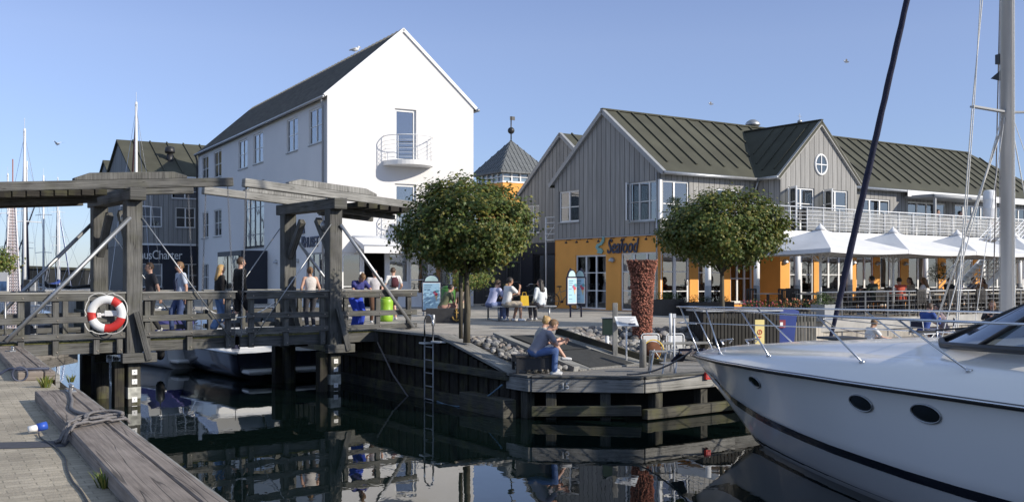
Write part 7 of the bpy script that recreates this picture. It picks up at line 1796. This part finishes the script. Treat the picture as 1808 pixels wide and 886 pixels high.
def bz_(off, k):        # height of a strand lying over the beam at `off`
    z = zt + .004 + .018*(k % 3)
    if off > .53: z = max(ZQ+.02, zt - (off-.53)*1.9)
    if off < -.01: z = zt - (-.01-off)*1.3
    return z
for k in range(8):
    y0 = 9.98 - .030*k; w0 = random.uniform(-.06, .02); w1 = random.uniform(.50, .66); pts = []
    for i in range(15):
        t = i/14; off = w0 + (w1-w0)*t; q = qp(y0 + .11*sin(pi*t)*(1 if k % 2 else -.6) - .42*t*t + .015*sin(7*t+k), off, 0); q.z = bz_(off, k + (i//5)); pts.append(q-o0)
    mbc.tube(pts, .0125, 6)
for k in range(3):
    pts = []
    for i in range(12):
        t = i/11; a_ = -1.2+k*.3+4.6*t; q = qp(9.78 + .10*t + .07*sin(a_)*2, .30 + .09*cos(a_)-.2*t, 0); q.z = zt + .055 + .01*sin(a_); pts.append(q-o0)
    mbc.tube(pts, .0125, 6)
tag(mbc.build('rope_coil', M_['rope_grey'], None, loc=o0), 'grey rope bundle laid in strands across the near quay beam', 'rope')
fat_rope([(at(68, 9.75), 9.75, ZQ+.02), (at(72, 9.5), 9.5, ZQ+.01), (at(95, 9.05), 9.05, ZQ+.01), (at(113, 8.5), 8.5, ZQ+.01), (at(118, 8.0), 8.0, ZQ+.01), (at(128, 7.5), 7.5, ZQ+.01), (at(145, 7.1), 7.1, ZQ+.01), (at(160, 6.6), 6.6, ZQ+.01), (at(165, 6.2), 6.2, ZQ+.01)], .007, M_['black_wood'], 'power_cable', 'thin dark cable curving over the near pavers from the blue plug')
o = thing('cable_plug', 'blue and white cable plug lying on the near pavers', 'plug', (at(66, 9.8), 9.8, ZQ), R(40)); mb = MB(); mb.tube([(-.08, 0, .05), (.0, 0, .06)], .032, 12); mb.build('white_body', M_['white_trim'], o); mb = MB(); mb.tube([(0, 0, .06), (.085, 0, .075)], .040, 12); mb.build('blue_cap', mat("plug blue", (.03, .09, .45), .4), o)
fat_rope([qp(15.2, .1, zt), qp(15.15, .3, zt+.01), qp(15.2, .5, zt), qp(15.3, .62, ZQ+.15), qp(15.5, .9, ZQ+.02), qp(16.6, 1.5, ZQ+.01)], .02, M_['ink'], 'black_rope', 'black rope bent over the end of the short quay beam')
mb = MB(); 
for k in range(3): mb.M = T(0, 0, 0); mb.tube([(.10*cos(2*pi*i/16), .02*k, .10*sin(2*pi*i/16)) for i in range(16)], .014, 6, closed=True)
tag(mb.build('hose_loop', M_['ink'], None, loc=qp(15.0, .5, ZQ+.1), rz=R(20)), 'black hose loop hanging at the end of the short quay beam', 'hose')
# ---- left: lattice spire, boards, power posts, white frame
sp = thing('lattice_spire', 'tall tapering pale mesh spire at the left edge of the picture', 'sculpture', (at(22, 34), 34, ZQ-.6))
mb = MB(); random.seed(8); H_ = 4.6
for i in range(46):
    z = H_*i/46; w_ = .34*(1-z/H_*.72); 
    mb.tube([(-w_, 0, z), (w_, 0, z)], .014, 4); mb.tube([(-w_, 0, z), (-w_*.97, .0, z+H_/46)], .02, 4); mb.tube([(w_, 0, z), (w_*.97, 0, z+H_/46)], .02, 4)
    for k in range(7): x = -w_+2*w_*(k+.5)/7; mb.tube([(x-.02, .01, z), (x+.03, .01, z+H_/46)], .012, 4)
mb.build('mesh_panel', mat("pale pink mesh", (.80, .74, .74), .7, .1, 8), sp); mb = MB(); mb.add([(-.30, .03, 0), (.30, .03, 0), (.09, .03, H_), (-.09, .03, H_)], [(0, 1, 2, 3)]); mb.build('backing_net', mat('pale netting', (.74, .70, .71), .9, .25, 14), sp); mb = MB(); mb.tube([(0, .02, 0), (0, .02, H_+1.4)], .02, 6); mb.build('core_pole', mat("faded red pole", (.35, .16, .13), .6), sp)
mb = MB(); mb.box(-.25, .25, -.1, .3, -.6, .0); mb.build('foot', M_['conc'], sp)
o = thing('harbour_notice', 'white and blue harbour notice board cut by the left picture edge', 'sign board', (at(2, 22.8), 22.8, ZQ), R(-10)); mb = MB(); mb.box(-.35, .17, -.02, .02, 1.06, 1.60); mb.build('panel', M_['white_trim'], o); mb = MB(); mb.box(-.33, .15, -.026, -.021, 1.12, 1.40); mb.build('blue_print', mat("harbour blue print", (.08, .16, .32), .5, .5, 6), o); mb = MB(); mb.tube([(.1, 0, 0), (.1, 0, 1.06)], .025, 6); mb.tube([(-.3, 0, 0), (-.3, 0, 1.06)], .025, 6); mb.build('leg', M_['galv'], o)
for px_, m, lab in ((48, M_['black_metal'], 'black power post on the left quay behind the railing'), (59, M_['galv'], 'light grey power post right of the black one on the left quay')):
    o = thing('power_post', lab, 'power post', (at(px_, 33.4), 33.4, -.2), R(5), 'power posts on the left quay'); mb = MB(); mb.box(-.1, .1, -.1, .1, 0, 2.85); mb.build('housing', m, o, .02); mb = MB(); mb.box(-.06, .06, -.115, -.1, 2.3, 2.6); mb.build('socket_panel', M_['grey_trim'], o)
o = thing('pontoon', 'grey floating pontoon carrying the two power posts', 'pontoon', (at(55, 33.4), 33.4, 0)); mb = MB(); mb.box(-3, .25, -.5, 3, -.2, .3); mb.build('deck', M_['deck'], o)
o = thing('white_trolley', 'white metal handcart frame behind the left bridge railing', 'handcart', (at(72, 24.6), 24.6, 1.42), R(15)); mb = MB()
for z in (.18, .62): mb.tube([(-.3, 0, z), (.32, 0, z), (.32, .4, z), (-.3, .4, z)], .02, 6, closed=True)
for x in (-.3, .32):
    for y in (0, .4): mb.tube([(x, y, .1), (x, y, .62)], .02, 6)
for k in range(9): mb.tube([(-.25+.065*k, 0, .5), (-.25+.065*k, 0, .62)], .012, 5)
mb.build('frame', M_['white_metal'], o); mb = MB()
for x in (-.25, .27): mb.tube([(x, -.03, .09), (x, .03, .09)], .09, 12)
mb.build('wheel', M_['black_metal'], o)
# sheds on the breakwater
for px0, px1, Y_, h, lab in ((38, 88, 150, 2.6, 'dark low shed on the breakwater at left'), (108, 150, 152, 2.4, 'second dark low shed on the breakwater under the steel stays'), (160, 182, 154, 2.2, 'third small shed on the breakwater beside the bridge tower')):
    x0, x1 = at(px0, Y_), at(px1, Y_); o = thing('shed', lab, 'shed', ((x0+x1)/2, Y_, 1.3)); w_ = (x1-x0)/2; mb = MB(); mb.box(-w_, w_, 0, 5, 0, h); mb.build('wall', M_['clad_dark'], o); mb = MB(); mb.prism([(-w_-.2, h), (w_+.2, h), (w_+.2, h+.25), (-w_-.2, h+.45)], -.2, 5.2, 0, 'y'); mb.build('roof', M_['roof_felt'], o)
# seagull on the ridge and birds in the sky
def gull(loc, rz, label, sc=1.0, fly=False):
    o = thing('seagull', label, 'bird', loc, rz); mb = MB(); mb.ball((0, 0, .16), .17, .075, .085, 14, 10, 0, Matrix.Rotation(R(-12), 3, 'Y')); mb.ball((.15, 0, .27), .055, .045, .05, 10, 8); cap(mb, (.1, 0, .19), (.15, 0, .27), .055, .045); cap(mb, (-.1, 0, .15), (-.27, 0, .10), .05, .012)
    cap(mb, (.02, .025, 0), (.02, .02, .1), .007, .01, 6); cap(mb, (.02, -.025, 0), (.02, -.02, .1), .007, .01, 6)
    if fly:
        for s in (-1, 1): mb.add([(.06, s*.05, .2), (-.08, s*.05, .2), (-.10, s*.35, .32), (-.22, s*.62, .26), (.02, s*.36, .34)], [(0, 1, 2, 4), (4, 2, 3)])
    mb.build('body', mat("white feathers", (.75, .75, .75), .8), o)
    mb = MB(); cap(mb, (-.02, .06, .19), (-.24, .03, .14), .05, .012, 8, 0, .4); cap(mb, (-.02, -.06, .19), (-.24, -.03, .14), .05, .012, 8, 0, .4); mb.build('wings', mat("grey feathers", (.35, .36, .38), .8), o)
    mb = MB(); cap(mb, (.19, 0, .265), (.255, 0, .25), .014, .004, 6); mb.build('beak', M_['bright_yellow'], o); o.scale = (sc,)*3
gp = WB.w(3.44, 5.78, 12.03); gull((gp.x, gp.y, gp.z+.09), R(10), 'white seagull sitting on the ridge of the white house', 1.1)
for (px_, py_, Y_, lab) in ((1494, 113, 70, 'tiny dark bird high in the sky right of centre'), (1255, 22+165, 80, 'tiny bird in the sky above the restaurant roof'), (101, 258, 60, 'lower of the tiny birds in the sky at the left')):
    gull((at(px_, Y_), Y_, ht(py_, Y_)), R(160), lab, .8, True)
# ================================================================ RESTAURANT TERRACE
DGALV = mat('dull galvanised steel', (.22, .225, .23), .6, .15, 8, metal=.5)
rl_ = thing('terrace_railing', 'grey steel railing with thin horizontal bars along the front of the dining terrace', 'railing', A)
for i in range(0, 24):
    p = d40*(i*1.2-.4); mb = MB(); mb.box(p.x-.022, p.x+.022, p.y-.022, p.y+.022, ZL+.05, 2.26); mb.build('rail_post', DGALV, rl_)
for z, r_ in ((2.27, .026), (2.12, .011), (1.97, .011), (1.82, .011), (1.67, .011), (1.54, .011)):
    mb = MB(); a = d40*-.4; b = d40*27.5; mb.tube([(a.x, a.y, z), (b.x, b.y, z)], r_, 6); mb.build('rail_bar', DGALV if z < 2.2 else M_['galv'], rl_)
kb = MB(); nrm = Vector((d40.y, -d40.x, 0)); a = A + nrm*.03 - d40*.4; b = A + nrm*.03 + d40*60; kb.beam((a.x, a.y, ZP-.16), (b.x, b.y, ZP-.16), .10, .36); tag(kb.build('terrace_edge', M_['conc'], None), kind='structure')

# parasols
def parasol(loc, rz, label):
    o = thing('parasol', label, 'parasol', loc, rz, 'white parasols over the dining terrace'); a = 1.93; ze, za, zv = 2.20, 2.92, 2.12
    mb = MB(); n = 10; P_ = {}
    # four panels that sag a little between the ribs
    for s in range(4):
        c0 = [(-1, -1), (1, -1), (1, 1), (-1, 1)][s]; c1 = [(1, -1), (1, 1), (-1, 1), (-1, -1)][s]; vs = []
        for i in range(n+1):
            u = i/n
            for j in range(n+1):
                v = j/n; ex = (c0[0]+(c1[0]-c0[0])*v)*a*u; ey = (c0[1]+(c1[1]-c0[1])*v)*a*u
                z = za - (za-ze)*(u**.86) - .05*sin(pi*v)*u - .0; vs.append((ex, ey, z))
        fs = [(i*(n+1)+j, (i+1)*(n+1)+j, (i+1)*(n+1)+j+1, i*(n+1)+j+1) for i in range(n) for j in range(n)]
        mb.add(vs, fs, 0, smooth=True)
        vs = []; 
        for j in range(n+1):
            v = j/n; ex = (c0[0]+(c1[0]-c0[0])*v)*a; ey = (c0[1]+(c1[1]-c0[1])*v)*a; z = ze-.05*sin(pi*v); vs += [(ex, ey, z), (ex*1.005, ey*1.005, z-.13)]
        mb.add(vs, [(2*j, 2*j+2, 2*j+3, 2*j+1) for j in range(n)], 0, smooth=True)
    mb.build('canopy', M_['canvas'], o)
    mb = MB(); mb.lathe([(.20, -.06), (.10, .05), (.0, .16)], (0, 0, za), 12); mb.build('top_cap', M_['canvas'], o)
    mb = MB(); mb.cyl((0, 0, .05), .045, za-.1, 14); mb.build('pole', M_['white_metal'], o)
    mb = MB(); mb.cyl((0, 0, 0), .34, .06, 20); mb.build('base_plate', M_['galv'], o)
    for k in range(8):
        q = [(1, 1), (1, 0), (1, -1), (0, -1), (-1, -1), (-1, 0), (-1, 1), (0, 1)][k]; e_ = Vector((q[0]*a*.98, q[1]*a*.98, ze-.01 if abs(q[0]) == abs(q[1]) else ze-.06)); t_ = Vector((0, 0, za-.04)); m_ = t_.lerp(e_, .52)-Vector((0, 0, .03))
        mb = MB(); mb.tube([t_, m_+Vector((0, 0, -.01)), e_-Vector((0, 0, .02))], .013, 5); mb.build('rib', M_['white_metal'], o)
        mb = MB(); mb.tube([Vector((0, 0, zv-.32)), m_-Vector((0, 0, .02))], .013, 5); mb.build('strut', M_['white_metal'], o)
    return o
pL = ['first parasol from the left, right beside the wide maple', 'second white parasol from the left behind the dark forestay', 'third white parasol from the left, left of the thick mast', 'fourth white parasol, behind the thick pale mast', 'fifth white parasol at the right edge of the picture']
pbase = Vector((10.15, 33.7, ZP)); par0 = parasol(pbase, SB.ang, pL[0])
for i in range(1, 5): q = pbase + v2*(3.9*i); dup(par0, q, None, pL[i])

# chairs and tables
def make_chair(loc, rz, label, group='black slatted chairs on the dining terrace'):
    o = thing('slatted_chair', label, 'chair', loc, rz, group)
    mb = MB()
    for i in range(5): mb.box(-.21, .21, -.2+.083*i, -.2+.083*i+.068, .43, .45)
    mb.build('seat', M_['black_wood'], o)
    mb = MB(); mb.box(-.22, .22, .235, .26, .84, .90)
    for i in range(6): mb.box(-.2+.073*i, -.2+.073*i+.032, .236, .254, .47, .84)
    mb.build('backrest', M_['black_wood'], o)
    for x in (-.2, .2):
        mb = MB(); mb.beam((x, -.19, 0), (x, -.19, .43), .03, .03); mb.build('leg', M_['black_wood'], o)
        mb = MB(); mb.beam((x*1.1, .26, 0), (x*1.1, .235, .88), .03, .03); mb.build('leg', M_['black_wood'], o)
    return o
def make_table(loc, rz, label):
    o = thing('dining_table', label, 'table', loc, rz, 'tables on the dining terrace'); mb = MB(); mb.box(-.36, .36, -.36, .36, .71, .74); mb.build('table_top', mat("pale table top", (.42, .39, .34), .6, .1, 5), o, .004)
    for x in (-.31, .31):
        for y in (-.31, .31): mb = MB(); mb.beam((x, y, 0), (x, y, .71), .035, .035); mb.build('leg', M_['black_metal'], o)
    return o
def make_glass(loc, label):
    mb = MB(); mb.lathe([(.03, 0), (.006, .01), (.005, .09), (.03, .12), (.038, .17), (.033, .21)], (0, 0, 0), 10); return tag(mb.build('wine_glass', GLS, None, loc=loc), label, 'glass', 'glasses on the terrace tables')
GLS = glass("drinking glass", (.9, .93, .93), .05)
ch0 = tb0 = gl0 = None; ordn = ['first', 'second', 'third', 'fourth', 'fifth', 'sixth', 'seventh', 'eighth', 'ninth', 'tenth']
def seat(x, y): return SB.w(x, y, 0)
rows = ((-7.15, 'railing row', [4.35+1.85*i for i in range(9)]), (-5.1, 'middle row', [2.3+1.95*i for i in range(9)]), (-3.6, 'row by the columns', [1.8+2.05*i for i in range(8)]))
rdesc = {'railing row': 'by the railing', 'middle row': 'under the parasols', 'row by the columns': 'by the white columns'}
random.seed(12)
for ry, rn, xs in rows:
    for i, x in enumerate(xs):
        yy = ry + (x-4)*.035 if rn == 'railing row' else ry
        if rn != 'row by the columns' and abs(((seat(x, yy)-pbase).dot(v2) / 3.9) % 1) < .06: x += .35
        p = seat(x, yy); lab = '%s table from the left in the row %s' % (ordn[i], rdesc[rn])
        if tb0 is None: tb0 = make_table(p, SB.ang, lab)
        else: dup(tb0, p, SB.ang, lab)
        for (dx, dy, rot, side) in ((0, .56, 0, 'house side'), (0, -.56, 180, 'water side'), (.58, 0, -90, 'right side')):
            if dy == 0 and i % 3: continue
            q = seat(x+dx+random.uniform(-.05, .05), yy+dy); l2 = 'black slatted chair, %s of the %s table %s' % (side, ordn[i], rdesc[rn])
            if ch0 is None: ch0 = make_chair(q, SB.ang+R(rot), l2)
            else: dup(ch0, q, SB.ang+R(rot+random.uniform(-7, 7)), l2)
        if rn == 'railing row':
            for k, (gx, gy) in enumerate(((-.15, .1), (.14, -.12))):
                g_ = seat(x+gx, yy+gy)+Vector((0, 0, .741)); l3 = 'clear wine glass, %s on the %s table by the railing' % (('left one', 'right one')[k], ordn[i])
                if gl0 is None: gl0 = make_glass(g_, l3)
                else: n_ = gl0.copy(); C.objects.link(n_); n_.location = g_; n_['label'] = l3
def diner(px, yl, facing, label, **kw):
    x = SB.lx(px, yl); person(label, SB.w(x, yl, 0), SB.ang+R(facing), kw.pop('h', 1.72), 'sit', kw.pop('lean', .2), pelvis=(0, 0, .53), hands=((.14, .42, .80), (-.14, .42, .80)), **kw)
diner(1546, -6.2, 10, 'broad diner in dark green jacket seated behind the railing', top=(.035, .045, .035), sleeve='long', hair='dark', w=1.15, h=1.8)
diner(1592, -6.1, -15, 'diner in coral red top with back to the water', top=(.50, .09, .055), hair='dark', sleeve='long', w=1.12)
diner(1612, -5.4, 60, 'diner with long brown hair right of the one in coral red', top=(.3, .26, .2), hair='brown', hl='long', fem=True)
diner(1637, -6.1, 5, 'diner in white cardigan and black top beneath the topiary ball', top=(.68, .66, .64), hair='ginger', hl='long', sleeve='long', fem=True)
diner(1699, -6.0, 25, 'balding diner in pale lilac shirt by the parasol pole', top=(.42, .42, .52), hair='grey', sleeve='long')
diner(1716, -4.4, 150, 'diner in grey shirt facing the water near the parasol pole', top=(.2, .2, .24), hair='dark')
diner(1738, -5.3, 80, 'diner in tan top left of the thick mast', top=(.40, .27, .18), hair='brown', hl='long', fem=True)
diner(1672, -4.6, 170, 'diner in black with dark hair behind the topiary pot', top=(.02, .02, .022), hair='dark', sleeve='long')
# folding chair and small table of the pair on the quay
fc = thing('folding_chair', 'white folding chair under the person in the blue jacket', 'chair', (at(1630, 27.4), 27.4, ZL), R(-65)); mb = MB(); mb.box(-.22, .22, -.18, .24, .42, .44); mb.build('seat', M_['white_metal'], fc); mb = MB(); mb.box(-.22, .22, -.24, -.22, .6, .82); mb.build('backrest', M_['navy'], fc)
for s in (-.21, .21):
    mb = MB(); mb.tube([(s, -.26, .82), (s, -.2, .44), (s, .25, 0)], .013, 6); mb.build('leg', M_['white_metal'], fc); mb = MB(); mb.tube([(s*.93, .2, .43), (s*.93, -.24, 0)], .013, 6); mb.build('leg', M_['white_metal'], fc)
dup(fc, (at(1668, 27.9), 27.9, ZL), R(70), 'white folding chair under the person in the patterned top'); dup(fc, (at(1752, 29.5), 29.5, ZL), R(150), 'white folding chair beside the thick pale mast')
# upper terrace: round tables, chairs, two guests, white round flue
def up(x, y): return SB.w(x, y, 3.02)
ut0 = None
for i, x in enumerate((6.4, 8.6, 11.6, 14.1, 17.2, 20.4, 23.5)):
    q = up(x, -2.0); lab = '%s small white pedestal table from the left on the upper terrace' % ordn[i]
    if ut0 is None:
        ut0 = thing('pedestal_table', lab, 'table', q, 0, 'pedestal tables on the upper terrace'); mb = MB(); mb.cyl((0, 0, .70), .32, .03, 20); mb.build('table_top', M_['white_trim'], ut0); mb = MB(); mb.cyl((0, 0, .02), .03, .68, 10); mb.build('pedestal', M_['white_metal'], ut0); mb = MB(); mb.cyl((0, 0, 0), .2, .02, 16); mb.build('foot', M_['white_metal'], ut0)
    else: dup(ut0, q, 0, lab)
    for s, sn in ((-1, 'left'), (1, 'right')):
        c_ = dup(ch0, up(x+s*.55, -2.0+.1), SB.ang+R(-90*s), 'black slatted chair %s of the %s pedestal table upstairs' % (sn, ordn[i])); c_['group'] = 'black chairs on the upper terrace'
for px_, lab, col in ((1652, 'guest with dark hair and navy top on the upper terrace', (.03, .03, .06)), (1692, 'guest in grey top right of the dark haired one upstairs', (.2, .2, .2)), (1745, 'guest in pale pink top seated upstairs by the white flue', (.55, .4, .38))):
    x = SB.lx(px_, -1.3); person(lab, up(x, -1.3), SB.ang+R(200), 1.7, 'sit', .1, pelvis=(0, 0, .53), top=col, hair='dark', hands=((.14, .4, .8), (-.14, .4, .8)))
x = SB.lx(1749, -2.35); o = thing('round_flue', 'white banded cylinder standing at the upper terrace rail near the mast', 'flue', up(x, -2.3)); mb = MB()
mb.lathe([(.26, .95), (.28, 1.0), (.28, 1.38), (.285, 1.39), (.28, 1.40), (.28, 1.78), (.285, 1.79), (.28, 1.80), (.28, 2.1), (.2, 2.2), (0, 2.22)], (0, 0, 0), 24); mb.build('drum', M_['white_metal'], o); mb = MB(); mb.cyl((0, 0, 0), .09, .95, 12); mb.build('pedestal', M_['white_metal'], o)
